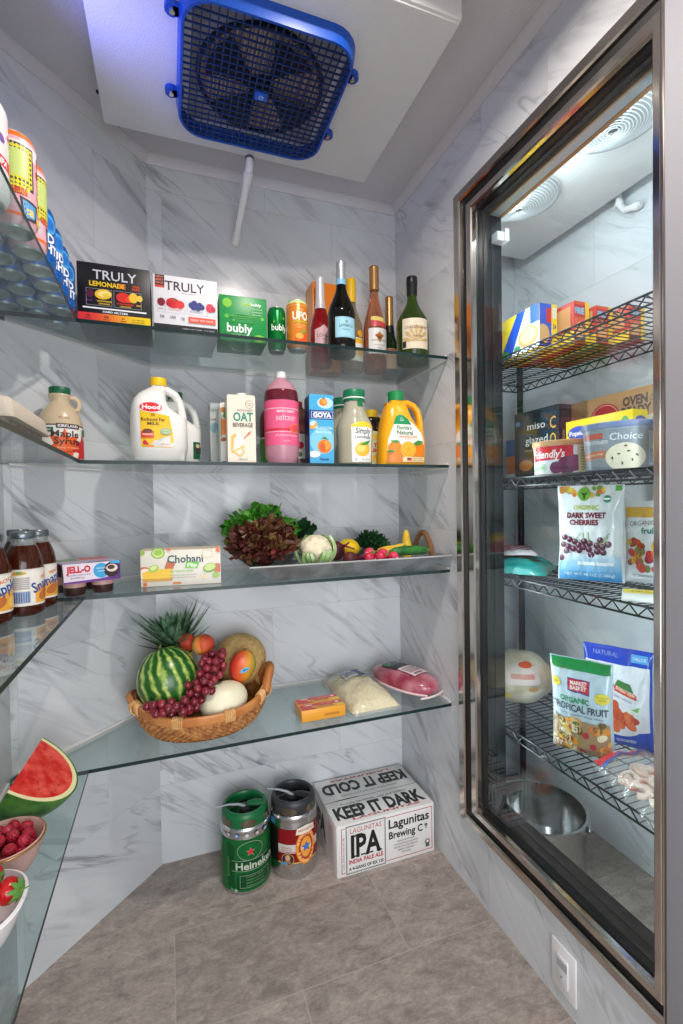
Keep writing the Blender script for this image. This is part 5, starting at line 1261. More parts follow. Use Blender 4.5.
# pineapple
t = thing('pineapple', 'pineapple with a spiky green crown behind the watermelon', 'pineapple', (.040, 1.612, Z4+.036), (0, -.16, 0))
m = MB()
def pine(u, v):
    a = u*2*PI; z = .010+.16*v; r = .040*math.sin(PI*(.14+.74*v))**.55
    return ((r+.0035*abs(math.sin(6*a+9*v*PI))*abs(math.sin(6*a-9*v*PI)))*math.cos(a), (r+.0035*abs(math.sin(6*a+9*v*PI))*abs(math.sin(6*a-9*v*PI)))*math.sin(a), z)
m.grid(pine, 72, 50, P((150, 100, 40), rough=.6, rgb2=(196, 146, 60), vscale=60)); m.lathe([(0, .0105), (.019, .0105)], P((150, 100, 40)), 16); m.build('fruit_body', t)
CR = P((44, 84, 56), rough=.5, rgb2=(112, 148, 116), vscale=40); m = MB(); rg = random.Random(2)
for k in range(70):
    q = k/70; a = k*2.39996; L = .070+.10*(1-q)**.3*rg.uniform(.7, 1.); lean = .25+1.05*(1-q)
    if k < 18: L *= .6
    if math.sin(a) > .2: L *= .62
    d = Vector((math.cos(a)*math.sin(lean), math.sin(a)*math.sin(lean), math.cos(lean))); side = Vector((-math.sin(a), math.cos(a), 0))
    base = Vector((.010*math.cos(a), .010*math.sin(a), .168+.030*q))
    def lf(u, v, d=d, side=side, base=base, L=L, a=a, lean=lean):
        w = .0125*(1-v)**.6*(.6+1.2*min(1, v*5)*.6)
        p = base+d*(L*v)+Vector((0, 0, L*.22*v*v*(1.2 if lean > .7 else .3))); s2 = (u-.5)*2
        return tuple(p+side*(w*s2)+Vector((0, 0, .004*s2*s2*(1-v)))+Vector((math.cos(a), math.sin(a), 0))*(.014*v*v))
    m.grid(lf, 4, 8, CR)
m.build('crown', t, angle=80)
m = MB(); m.box(.036, -.036, .150, .048, -.035, .182, P((240, 200, 40), rough=.5)); m.box(.038, -.0365, .160, .047, -.036, .176, P((40, 50, 60), rough=.5)); m.build('tag', t)

# ------------------------------------------------------------------ lowest shelf: cheese, bags and meat
FILM2 = clear_mat('shrink_wrap', (.98, .98, .97), .6, rough=.12, film=.02, filmcol=(235, 235, 235))
FILM = clear_mat('plastic_film', (.96, .96, .95), 1.0, rough=.2, film=.14, filmcol=(235, 235, 235))
t = thing('cheese_pack', 'pack of two orange cheese blocks with red and yellow labels, in clear wrap', 'cheese', (.436, 1.434, Z4), .0)
for y in (-.0235, .0235):
    m = MB(); m.box(-.071, y-.0215, .001, .071, y+.0215, .037, P((244, 168, 40), rough=.35), .003); b = m.build('cheese_block', t)
    a = Art(lambda u, v, h, y=y: Vector((u, y+v, .0371+h)))
    a.rect(-68, -19, 68, 19, (246, 206, 50)); a.poly([(-68, -19), (-20, -19), (-36, 2), (-68, 6)], (212, 36, 40)); a.poly([(-68, 3), (68, -2), (68, 19), (-68, 19)], (212, 36, 40)); a.text('CHEDDAR', 6, -12, 11, (190, 40, 40), 60, bold=.04); a.rect(-52, 8, -30, 15, (240, 230, 220)); a.text('SHARP', 20, 8, 5, (250, 226, 180), 40); a.ell(52, 10, 7, 5, (240, 236, 230)); a.rect(-40, -14, 40, -11, (180, 90, 40)); a.build('label', b)
a = Art(lambda u, v, h: Vector((u, -.0452-h, v))); a.rect(0, 12, 50, 20, (224, 140, 40)); a.text('NET WT 2 LB', 26, 13, 5, (170, 90, 30), 44); a.build('front_print', t)
m = MB()
m.loft([[(x*.078, y*.050, z) for x, y in ((-1, -1), (1, -1), (1, 1), (-1, 1))] for z in (.0006, .0395)], FILM2)
for s in (-1, 1):
    m.grid(lambda u, v, s=s: (s*(.078+.010*u), -.046+.092*v, .018+.010*math.sin(9*v+s)*u+.004*math.sin(23*v)*u), 5, 16, FILM2)
m.build('clear_wrap', t, smooth=False)
def pillow(mb, w, l, h, mat, seed=0, crinkle=.004, nu=30, nv=40, zoff=0., sq=2.4):
    """flat-lying filled bag: lower and upper sheets meeting at sealed edges"""
    def f(top):
        def g(u, v):
            a, b = u*2-1, v*2-1
            e = max(0, 1-abs(a)**sq)**.6*max(0, 1-abs(b)**(sq+1))**.6
            n = noise.noise(Vector((a*3+seed, b*3.4, seed)))*crinkle*(.4+e)+noise.noise(Vector((a*9+seed, b*9, seed+3)))*crinkle*.45
            z = h*(.28+.72*e)*.0+ (h*e+n if top else h*.06*(1-e))
            wv = 1+.05*noise.noise(Vector((b*3, seed, 1)))*abs(a)
            return (a*w/2*wv, b*l/2, zoff+.0012+max(0., z)+(.001 if top else 0))
        return g
    mb.grid(f(True), nu, nv, mat); mb.grid(f(False), nu, nv, mat)
    return f(True)
t = thing('shredded_cheese_bag', 'clear bag of pale shredded cheese with a blue and white label', 'bag', (.608, 1.524, Z4), .03)
m = MB(); g = pillow(m, .166, .276, .052, P((232, 216, 166), rough=.7, rgb2=(244, 232, 196), vscale=120, bump=1., bscale=150), 2, .006); m.build('shredded_cheese', t, angle=80)
m = MB(); pillow(m, .174, .316, .055, FILM, 2, .006, zoff=.0004); m.build('clear_bag', t, angle=80)
def on_sheet(g, w, l, up=.0015):
    def f(u, v, h):
        p = Vector(g((u/w)+.5, (v/l)+.5)); return Vector((u, v, p.z+up+h))
    return f
a = Art(on_sheet(g, .166, .276, .009), seg=.006)
a.rect(-44, 10, 34, 84, (212, 216, 220)); a.rect(2, 12, 32, 82, (36, 60, 120)); a.rect(10, 22, 26, 44, (60, 140, 90)); a.rect(-42, 60, 0, 80, (170, 182, 196))
for i in range(5): a.rect(-40, 16+8*i, -4, 19+8*i, (110, 120, 134))
a.text('CHEESE', 20, 62, 7, (236, 240, 246), 30, rot=PI/2); a.build('label', t)
t = thing('pork_roast', 'pink shrink-wrapped pork roast with a black and white label, by the window wall', 'meat', (.7745, 1.508, Z4), .36)
def meat(d):
    return 1+.05*noise.noise(d*2.2+Vector((3, 1, 0)))-.0
m = MB(); m.ball((0, 0, .039), (.066, .140, .0385), P((150, 52, 74), rough=.25, rgb2=(206, 134, 144), vscale=11, coat=.6, bump=.2, bscale=40), 40, 30, fn=lambda d: (abs(d.x)**2.6+abs(d.y)**2.6+abs(d.z)**2.6)**(-1/2.6)*.97+.02*noise.noise(d*3)); m.build('meat', t)
m = MB(); m.tube([(-.066*math.sqrt(max(.05, 1-(y/.15)**2)), y, .024) for y in [-.13+.26*i/12 for i in range(13)]], [.004]*13, P((226, 196, 196), rough=.4), 8); m.tube([(.02*i-.06, -.139+.0045*(i-3)**2*.35, .020) for i in range(7)], .0035, P((230, 206, 204), rough=.4), 8); m.build('fat_cap', t)
def topm(u, v, h):
    q = max(.02, 1-abs(u/.066)**2.6-abs(v/.14)**2.6); return Vector((u, v, .039+.0385*.99*q**(1/2.6)+h+.0016))
a = Art(topm, seg=.006)
a.poly([(-36, 8), (48, 8), (50, 78), (-34, 84)], (30, 32, 34)); a.rect(-32, 46, -4, 80, (30, 130, 80)); a.text('ALL NATURAL', 14, 62, 8, (226, 230, 226), 52); a.text('PORK', 16, 44, 10, (226, 230, 226), 40)
a.poly([(-30, -74), (48, -74), (48, 6), (-30, 6)], (236, 216, 220))
for i in range(6): a.rect(-24, -10-8*i, 38-6*(i % 3), -6-8*i, (150, 120, 130))
a.rect(-20, -68, 20, -60, (120, 90, 100)); a.build('label', t)

# ------------------------------------------------------------------ left wing, lowest level: cut watermelon and berry bowls
t = thing('watermelon_wedge', 'cut wedge of red watermelon with green rind on the left shelf', 'watermelon', (-.2985, 1.186, Z4+.1195), 0)
ax = Vector((.115, .99, .10)).normalized(); mm_ = (Vector((0, 0, -1))-ax*(Vector((0, 0, -1)).dot(ax))).normalized(); sd = Vector((.99, -.12, 0)); sd = (sd-ax*sd.dot(ax)).normalized()
RHO, RHP = .096, .119
def wp(th, ph, r): return (ax*(RHO*math.cos(th))+(mm_*math.cos(ph)+sd*math.sin(ph))*(RHP*math.sin(th)))*r
PH1, PH2 = math.radians(52), math.radians(-33)
m = MB(); red = P((206, 34, 32), rough=.3, rgb2=(236, 96, 80), vscale=40, bump=.35, bscale=160, sss=.1); pale = P((236, 226, 176), rough=.4); grn = P((30, 86, 34), rough=.3, rgb2=(86, 134, 56), vscale=28)
for ph in (PH1, PH2):
    m.grid(lambda u, v, ph=ph: tuple(wp(u*PI, ph, v*.885)), 36, 8, red)
m.build('flesh', t)
m = MB()
for ph in (PH1, PH2):
    m.grid(lambda u, v, ph=ph: tuple(wp(u*PI, ph, .885+.085*v)), 36, 2, pale); m.grid(lambda u, v, ph=ph: tuple(wp(u*PI, ph, .97+.03*v)), 36, 1, grn)
m.grid(lambda u, v: tuple(wp(u*PI, PH1+(PH2-PH1)*v, 1.)), 36, 24, grn); m.build('rind', t)
m = MB(); rg = random.Random(5)
for k in range(6):
    th, r = rg.uniform(.5, 2.6), rg.uniform(.45, .8); p = wp(th, PH1, r); m.ball(p, .0019, P((90, 30, 20), rough=.3), 7, 5)
m.build('seed_specks', t)
def bowl(name, label, loc, rx, ry, h, outer, rim, n=2., base=.5, rot=0.):
    t = thing(name, label, 'bowl', loc, rot)
    def rg_(q, o): # q 0..1 up the wall
        f = base+(1-base)*q**.55
        return sring(h*q, rx*f-o, ry*f-o, n, k=48)
    m = MB(); rings = [rg_(i/9, 0) for i in range(10)]+[sring(h+.0012, rx-.002, ry-.002, n, k=48)]+[[(x, y, z+.0035) for x, y, z in rg_(i/9, .004)] for i in range(9, -1, -1)]
    m.loft(rings, outer); m.build('bowl_body', t, angle=60)
    m = MB(); m.tube([(x, y, h) for x, y, z in sring(h, rx-.0018, ry-.0018, n, k=64)], .0024, rim, 8, closed=True); m.build('rim', t)
    return t
bowl('berry_bowl', 'pink bowl with a gilded rim holding raspberries, in front of the watermelon wedge', (-.2965, 1.022, Z4), .067, .066, .060, P((212, 172, 162), rough=.3, bump=.2, bscale=200), GOLD, 2.1, .5)
bowl('berry_bowl', 'white bowl of strawberries on the left shelf, nearer the camera', (-.2960, .862, Z4), .073, .078, .060, P((236, 230, 230), rough=.25), P((240, 236, 236), rough=.25), 2.3, .5)
bowl('berry_bowl', 'white bowl cut by the edge of the picture, nearest the camera on the lowest shelf', (-.296, .690, Z4), .074, .072, .060, P((238, 234, 232), rough=.25), P((240, 236, 236), rough=.25), 2.1, .5)
rb = None; rg = random.Random(3)
RASP = P((150, 22, 40), rough=.4, rgb2=(186, 40, 62), vscale=60, sss=.1)
fib = [Vector((math.sqrt(1-z*z)*math.cos(i*2.39996), math.sqrt(1-z*z)*math.sin(i*2.39996), z)) for i, z in [(i, 1-2*(i+.5)/46) for i in range(46)]]
def lump(d):
    q = max(d.dot(f) for f in fib); return .80+.23*math.sqrt(max(0, (q-.945)/.055))
pos = []
for layer, (zz, R, n) in enumerate(((.030, .028, 8), (.042, .042, 11), (.057, .038, 10), (.066, .016, 4))):
    for i in range(n):
        a = 2*PI*i/n+layer*.4
        pos.append((R*math.cos(a)+rg.uniform(-.002, .002), R*math.sin(a)+rg.uniform(-.002, .002), zz+rg.uniform(-.002, .002)))
spots = ('raspberry in the lower layer of the pink bowl', 'raspberry lying against the gilded rim of the pink bowl', 'raspberry in the upper layer of the pink bowl', 'raspberry on the very top of the heap in the pink bowl')
for i, p in enumerate(pos):
    lay = 0 if i < 8 else 1 if i < 19 else 2 if i < 29 else 3
    loc = (-.2965+p[0], 1.022+p[1], Z4+p[2]+.002); rot = (rg.uniform(-1.9, 1.9), rg.uniform(-1.2, 1.2), rg.uniform(0, 6))
    G = ('raspberries in the lower layer', 'raspberries along the rim', 'raspberries in the upper layer', 'raspberries on top')[lay]
    if rb is None:
        rb = thing('raspberry', spots[lay], 'raspberry', loc, rot, G)
        MB().ball((0, 0, 0), (.0108, .0108, .0125), RASP, 40, 28, fn=lump).build('fruit', rb)
        MB().lathe([(0, -.0075), (.0035, -.008), (.0048, -.0118), (.0055, -.0112)], P((70, 8, 20), rough=.6), 14).build('hollow', rb)
    else:
        dup(rb, loc, rot, spots[lay], G)
STRAW = P((176, 16, 22), rough=.25, rgb2=(206, 36, 34), vscale=30, coat=.3)
sb = None
slabs = ('strawberry with leaves at the far end of the white bowl', 'strawberry against the rim side of the white bowl', 'strawberry at the near end of the white bowl', 'strawberry on the wall side of the white bowl', 'strawberry in the middle of the white bowl, on top', 'small strawberry low at the near wall corner of the white bowl', 'small strawberry low at the far wall corner of the white bowl')
for i, (x, y, z, rot) in enumerate(((-.004, .044, .052, (1.2, .5, .3)), (.030, .004, .052, (1.4, -.4, 1.2)), (.004, -.044, .050, (1.5, .2, .2)), (-.040, .002, .052, (1.1, .6, 2.)), (-.004, -.002, .078, (1.3, .1, .7)), (-.040, -.040, .050, (1.2, .4, 4.)), (-.043, .042, .050, (1.4, .2, 5.)))):
    loc = (-.279+x*1.02, .864+y*1., Z4+z+.019)
    if sb is None:
        sb = thing('strawberry', slabs[i], 'strawberry', loc, rot, 'strawberries in the white bowl')
        def bd(d): return 1+.02*noise.noise(d*4)
        m = MB()
        def sf(u, v):
            a = u*2*PI; q = v; r = .0195*math.sin(PI*min(1, q*.93+.05))**.75*(1.12-.35*q) if 0 < q < 1 else .0
            r *= 1-.05*max(0, math.sin(17*q*PI))*max(0, math.sin(8*a+(int(17*q) % 2)*PI)); return (r*math.cos(a), r*math.sin(a), .020-.044*q)
        m.grid(sf, 40, 34, STRAW); m.build('fruit', sb)
        m = MB()
        for k in range(26):
            q = .12+.76*((k*.618) % 1); a = k*2.39996; r = .0195*math.sin(PI*min(1, q*.93+.05))**.75*(1.12-.35*q)
            m.ball((r*math.cos(a), r*math.sin(a), .020-.044*q), (.0006, .0006, .001), P((226, 190, 90), rough=.4), 6, 4)
        m.build('seed_specks', sb)
        m = MB()
        for k in range(8):
            a = 2*PI*k/8; d = Vector((math.cos(a), math.sin(a), 0)); s2 = Vector((-math.sin(a), math.cos(a), 0))
            m.grid(lambda u, v, d=d, s2=s2: tuple(d*(.017*v+.002)+s2*((u-.5)*.008*math.sin(PI*(.2+.8*v)))+Vector((0, 0, .020+.004*v-.010*v*v))), 3, 5, P((86, 140, 60), rough=.5))
        m.tube([(0, 0, .019), (0, .001, .028), (.003, .002, .036)], .0011, P((110, 150, 70), rough=.5), 6); m.build('leaf_cap', sb, angle=80)
    else:
        dup(sb, loc, rot, slabs[i], 'strawberries in the white bowl')

# ------------------------------------------------------------------ on the floor: two beer kegs and a beer case
def keg(label, loc, rot, cap, band0):
    t = thing('beer_keg', label, 'keg', loc, rot)
    m = MB(); m.lathe([(0, .006), (.068, .006), (.070, 0), (.0745, .0005), (.0755, .006), (.0785, .016), (.0790, .020), (.0790, .186), (.0780, .190), (.0790, .194), (.0785, .200), (.0760, .208), (.0715, .212), (.070, .222), (.066, .222), (.064, .208), (0, .205)], STEEL, 56); m.build('barrel', t)
    m = MB()
    pr2 = [(.0735, .205), (.0755, .208), (.0735, .236), (.0700, .247), (.0660, .250), (.0600, .249), (.0570, .243), (.0580, .228), (.0690, .206)]
    m.lathe(pr2+[pr2[0]], cap, 56)
    m.loft([[(x, y, z) for x, z in ((-.058, .234), (-.058, .244), (.0, .244), (.010, .234))] for y in (-.020, .022)], cap) if False else None
    m.tube([(.060, -.014, .238), (.032, -.004, .240), (.010, .004, .238)], [.010, .0095, .007], cap, 12, sx=1.5); m.build('top_ring', t)
    m = MB(); m.lathe([(0, .205), (.020, .207), (.020, .232), (.012, .236), (0, .236)], P((40, 40, 42), rough=.4), 20); m.tube([(.0, .0, .234), (-.020, .0, .246), (-.050, .006, .250), (-.090, .012, .249)], [.005, .0042, .0034, .0024], P((170, 174, 178), rough=.35), 10); m.build('tap', t)
    for u0 in (-84, -6, 72, 160):
        a = Art(wrap(lambda z: interp([(.205, .0752), (.208, .0755), (.236, .0738), (.25, .068)], z)), seg=.006)
        a.ell(u0, 222, 25, 12, P((126, 118, 102), rough=.25, metal=.9)); a.build('grip_opening', t)
    return t
GREENP = P((16, 104, 56), rough=.35)
t = keg('green and silver beer keg with a red star, leftmost on the floor', (.2135, 1.560, 0), .1, GREENP, None)
a = Art(wrap(.0792, -.05), seg=.006)
GK = P((20, 112, 52), rough=.25, metal=.35); GD = P((12, 84, 44), rough=.25, metal=.35); SV = P((170, 180, 160), rough=.3, metal=.6)
a.poly([(-240, 14), (240, 14), (240, 176), (-240, 176)], GK)
a.poly([(-76, 26), (-52, 26), (-52, 160), (-76, 168)], GD); a.ring(0, 140, 42, 30, 2.2, SV); a.rect(-60, 78, 100, 112, GD); a.rect(-60, 110, 100, 112, SV); a.rect(-60, 78, 100, 80, SV)
a.poly([(-44, 22), (70, 22), (70, 70), (-30, 70), (-44, 58)], GD); a.frame(-34, 26, 66, 66, 1.4, SV)
a.star(0, 138, 15, (190, 190, 180)); a.star(0, 138, 13.5, (206, 36, 44)); a.text('Heineken', 20, 84, 22, (190, 200, 180), 132, bold=.025)
for i in range(4): a.text(('LAGER BEER', 'PREMIUM QUALITY', 'BREWED WITH PASSION', 'ORIGINAL')[i], 14, 58-9*i, 4.5, (120, 160, 110), 56)
a.text('BREWED', -66, 92, 9, (90, 140, 80), 60, rot=PI/2); a.star(-46, 20, 8, (170, 180, 160)); a.text('5L', -58, 20, 7, (170, 180, 160)); a.build('wrap_print', t)
a = Art(wrap(.0792, -.05), seg=.006)
for u, c in ((-70, (150, 150, 146)), (-42, (60, 130, 190)), (-10, (196, 196, 192)), (22, (150, 150, 146)), (52, (60, 130, 190))): a.ell(u, 190, 8, 7.5, (120, 120, 116)); a.ell(u, 190, 6.5, 6, c); a.ell(u, 190, 3, 3, (220, 220, 216))
a.build('icons', t)
t = keg('red and silver ale keg with an orange oval badge, beside the green keg', (.375, 1.560, 0), -.35, P((52, 52, 56), rough=.4), None)
a = Art(wrap(.0792, .42), seg=.006)
RK = P((150, 22, 30), rough=.25, metal=.3); BKc = P((30, 22, 24), rough=.3, metal=.3)
a.rect(-150, 58, 150, 168, RK); a.rect(-150, 58, -78, 168, BKc); a.rect(-78, 92, 70, 120, (206, 200, 196)); a.rect(-78, 94, 70, 96, (170, 60, 60)); a.rect(-78, 58, 60, 62, (210, 170, 90))
a.text('ORIGINAL', -48, 107, 5, (180, 50, 50), 34); a.text('BROWN ALE', -48, 99, 5, (180, 50, 50), 34)
a.ell(16, 106, 35, 56, (216, 120, 30), n=36); a.ell(16, 106, 33, 54, (240, 150, 40), n=36); a.ell(16, 106, 26, 44, (180, 60, 30), n=36); a.ell(16, 106, 19, 33, (238, 160, 60), n=32); a.rect(-3, 100, 35, 112, (226, 200, 150))
a.star(16, 107, 18, (30, 90, 170), k=.42); a.star(16, 107, 12, (60, 130, 206), k=.42)
a.poly([(-18, 152), (50, 152), (46, 172), (16, 178), (-14, 172)], (236, 226, 210)); a.text('NEWCASTLE', 16, 160, 7, (170, 40, 40), 54, bold=.02)
a.arc_text('NEWCASTLE', 16, 106, 40, 8, (250, 220, 170), step=.30, sq=.62); a.arc_text('BROWN ALE', 16, 106, 40, 8, (250, 220, 170), a_mid=-PI/2, step=.30, inside=True, sq=.62)
a.ell(-44, 74, 20, 20, (196, 150, 90)); a.ell(-44, 74, 18, 18, (60, 34, 30)); a.ell(-44, 80, 8, 10, (206, 160, 130)); a.rect(-56, 60, -34, 70, (150, 110, 90)); a.rect(-66, 58, -44, 64, (70, 150, 200)); a.build('wrap_print', t)
a = Art(wrap(.0792, -.9), seg=.006); a.ell(0, 186, 12, 8, (60, 130, 180)); a.rect(-12, 176, 12, 182, (60, 130, 180)); a.build('icons', t)
# beer case
BW, BD, BH = .360, .262, .171
t = carton('beer_case', 'white beer case with big black lettering, on the floor by the window wall', 'box', BW, BD, BH, (.667, 1.571, .0002), 0, (226, 224, 222), bev=.002)
RD = (186, 46, 54); BK = (28, 27, 28)
a = Art(face_front(BW, BD))
a.frame(16, 12, 352, 160, 2.2, RD); a.rect(30, 6, 176, 166, (226, 224, 222)); a.frame(32, 6, 174, 164, 2.6, (70, 72, 74)); a.frame(36, 10, 170, 160, .8, (120, 122, 124))
a.text('LAGUNITAS', 103, 138, 16, RD, 112); a.text('IPA', 103, 58, 72, BK, 108, bold=.03); a.rect(56, 58, 72, 63, BK); a.rect(56, 125, 72, 130, BK); a.rect(84, 58, 100, 63, BK); a.rect(110, 58, 128, 63, BK); a.rect(140, 58, 160, 63, BK)
a.text('INDIA PALE ALE', 103, 38, 13, RD, 122, bold=.03); a.text('A 4-GANG OF SIX 12S', 103, 17, 10, BK, 124, bold=.03); a.rect(18, 18, 28, 140, (226, 224, 222)); a.text('PLAIN, STRONG AND BITTER', 26, 78, 5, BK, 106, rot=PI/2)
a.text('Lagunitas', 262, 120, 30, BK, 154, bold=.018); a.text('Brewing C', 250, 84, 24, BK, 128, bold=.018); a.text('o', 327, 97, 13, BK, bold=.05); a.ell(327, 91, 2.4, 2.4, BK)
for i, (s, w) in enumerate((('BREWED AND BOTTLED BY', 66), ('THE BREWING COMPANY', 92), ('FRESH FROM THE TANK, KEEP COLD', 90), ('BEER SPEAKS', 60), ('PEOPLE MUMBLE', 36))): a.text(s, 250, 68-10*i, 4.6, (60, 60, 62), w)
a.ell(332, 42, 9, 9, (90, 88, 88)); a.rect(325, 24, 339, 36, (90, 88, 88)); a.ell(332, 43, 5, 5, (226, 224, 222)); a.build('front_print', t)
a = Art(face_top(BW, BD, BH))
a.rect(0, 124, 360, 126.5, (120, 112, 104)); a.poly([(20, 125), (130, 125), (120, 129), (60, 130)], (50, 42, 38))
a.text('KEEP IT DARK', 180, 30, 58, BK, 330, bold=.045); a.text('LAGUNITAS', 190, 14, 10, (190, 60, 66), 250, bold=.03); a.text('Proudly handmade, cask and bottled', 176, 97, 11, (60, 58, 58), 250, shear=.15)
a.text('KEEP IT COLD', 180, 224, 56, BK, 330, bold=.045, rot=PI); a.text('LAGUNITAS', 180, 248, 10, (190, 60, 66), 240, bold=.03, rot=PI); a.text('please keep refrigerated always', 180, 150, 8, (90, 88, 88), 220, rot=PI); a.build('top_print', t)
a = Art(face_left(BW, BD)); a.frame(14, 12, 236, 160, 2.2, RD); a.rect(176, 20, 226, 150, (206, 202, 200)); a.text('IPA', 90, 60, 60, BK, 110, bold=.06); a.text('INDIA PALE ALE', 90, 36, 12, RD, 120); a.build('side_print', t)

# ------------------------------------------------------------------ freezer room behind the window
fe = thing('freezer_evaporator', 'white cooler unit with round wire fan guards on the freezer ceiling', 'cooling unit', (1.19, .98, 2.2))
m = MB(); m.box(-.205, -.62, 0, .205, .62, .17, P((226, 228, 226), rough=.5, bump=.15, bscale=120), .006); m.build('housing', fe)
for y in (.300, -.050, -.400):
    m = MB()
    for k in range(14):
        r = .014+.0078*k; z = -.004-.034*math.cos(PI/2*min(1, r/.118)**1.6)
        m.tube([(-.094+r*math.cos(2*PI*i/36), y+r*math.sin(2*PI*i/36), z) for i in range(36)], .0014, P((214, 218, 220), rough=.4), 6, closed=True)
    for a2 in (.3, .3+2*PI/3, .3+4*PI/3, .3+PI/3):
        m.tube([(-.094+r*math.cos(a2), y+r*math.sin(a2), -.002-.034*math.cos(PI/2*min(1, r/.128)**1.6)) for r in (.012, .04, .07, .1, .124)], .0018, P((214, 218, 220), rough=.4), 6)
    m.build('fan_guard', fe)
    m = MB(); m.lathe([(0, -.0015), (.118, -.0015), (.124, -.006), (.128, -.0005)], P((186, 190, 190), rough=.5), 32, M=Matrix.Translation((-.094, y, 0))); m.lathe([(0, -.03), (.018, -.028), (.02, -.002)], P((90, 94, 98), rough=.4), 18, M=Matrix.Translation((-.094, y, 0))); m.build('fan', fe)
t = thing('drain_pipe', 'short white pipe elbow on the freezer wall, below the cooler unit behind the glass', 'pipe', (1.434, 1.155, 2.17), 0)
t.scale = (.8, .8, .8)
m = MB(); m.tube([(-.02, .035, .06), (-.02, .03, .02), (-.016, .01, -.012), (-.012, -.03, -.022), (-.010, -.06, -.024)], .013, WHITE, 12); m.build('pipe', t)
m = MB(); m.tube([(-.012, -.03, -.022), (-.0105, -.052, -.024)], .017, WHITE, 12); m.tube([(-.02, .031, .03), (-.02, .030, .012)], .017, WHITE, 12); m.build('elbow_collar', t)
# wire shelving
XF, XB, Y0, Y1 = 1.052, 1.388, .46, 1.622
ws = thing('wire_shelving', 'black wire shelving unit holding frozen food behind the window', 'shelving', (XF, Y0, 0))
ZS = (.462, .966, 1.293, 1.694)
LX, LY = XB-XF, Y1-Y0
for x, y in ((.008, .008), (LX-.008, .008), (.008, LY-.008), (LX-.008, LY-.008)):
    m = MB(); m.tube([(x, y, .012), (x, y, 1.90)], .0125, BLACKWIRE, 14)
    for k in range(60): m.tube([(x, y, .1+.03*k), (x, y, .103+.03*k)], .0130, BLACKWIRE, 12)
    m.lathe([(0, 0), (.02, 0), (.02, .006), (.008, .012), (.008, .03), (0, .03)], P((150, 150, 150), rough=.4, metal=.6), 14, M=Matrix.Translation((x, y, 0))); m.build('post', ws)
for z in ZS:
    deck = MB(); n = 52
    for k in range(1, n):
        y = LY*k/n; deck.tube([(.004, y, z-.0025), (LX-.004, y, z-.0025)], .0016, BLACKWIRE, 6)
    for x in (.09, .17, .25): deck.tube([(x, .01, z-.006), (x, LY-.01, z-.006)], .0024, BLACKWIRE, 6)
    d = deck.build('deck_wires', ws)
    def truss(p, q, k):
        m = MB(); p, q = Vector(p), Vector(q)
        for dz in (0, -.026): m.tube([p+Vector((0, 0, z-.003+dz)), q+Vector((0, 0, z-.003+dz))], .0030, BLACKWIRE, 8)
        m.tube([p+(q-p)*(i/k)+Vector((0, 0, z-.004-.024*(i % 2))) for i in range(k+1)], .0024, BLACKWIRE, 6); m.build('truss_rail', d)
    truss((0, .016, 0), (0, LY-.016, 0), 48); truss((LX, .016, 0), (LX, LY-.016, 0), 48); truss((.016, 0, 0), (LX-.016, 0, 0), 14); truss((.016, LY, 0), (LX-.016, LY, 0), 14)
ZD, ZCc, ZB, ZA = (z+.0002 for z in ZS)
R90 = -PI/2
def fbox(name, label, cat, x0, x1, y0, y1, z, h, card, group=None):
    """box standing square on a freezer shelf, front turned to the window"""
    return carton(name, label, cat, y1-y0, x1-x0, h, ((x0+x1)/2, (y0+y1)/2, z), R90, card, group)
# top shelf boxes
t = fbox('frozen_food_box', 'yellow and blue frozen food box, largest box on the top freezer shelf', 'box', 1.090, 1.160, 1.185, 1.435, ZA, .134, (244, 200, 40))
a = Art(face_front(.25, .07)); a.rect(0, 0, 250, 134, (248, 214, 60)); a.poly([(60, 0), (120, 0), (190, 134), (150, 134)], (36, 80, 190)); a.poly([(120, 0), (250, 0), (250, 134), (190, 134)], (236, 236, 240)); a.ell(200, 46, 46, 34, (216, 150, 90)); a.ell(200, 50, 34, 24, (236, 190, 140)); a.ell(40, 78, 38, 24, (210, 50, 50)); a.text('Waffles', 42, 70, 20, (250, 240, 230), 60, bold=.03); a.rect(210, 80, 250, 134, (40, 90, 200)); a.ell(90, 16, 20, 12, (70, 150, 70)); a.ell(150, 20, 16, 10, (60, 140, 80)); a.build('front_print', t)
a = Art(face_right(.25, .07), clip=(1, 1, 69, 133)); a.rect(0, 0, 70, 134, (44, 84, 196)); a.rect(46, 0, 70, 134, (246, 206, 50)); a.rect(26, 76, 46, 120, (206, 40, 50)); a.ell(14, 40, 24, 30, (226, 170, 110)); a.rect(50, 90, 66, 124, (226, 220, 200)); a.text('24', 58, 58, 14, (40, 60, 120), 12, bold=.03); a.build('end_print', t)
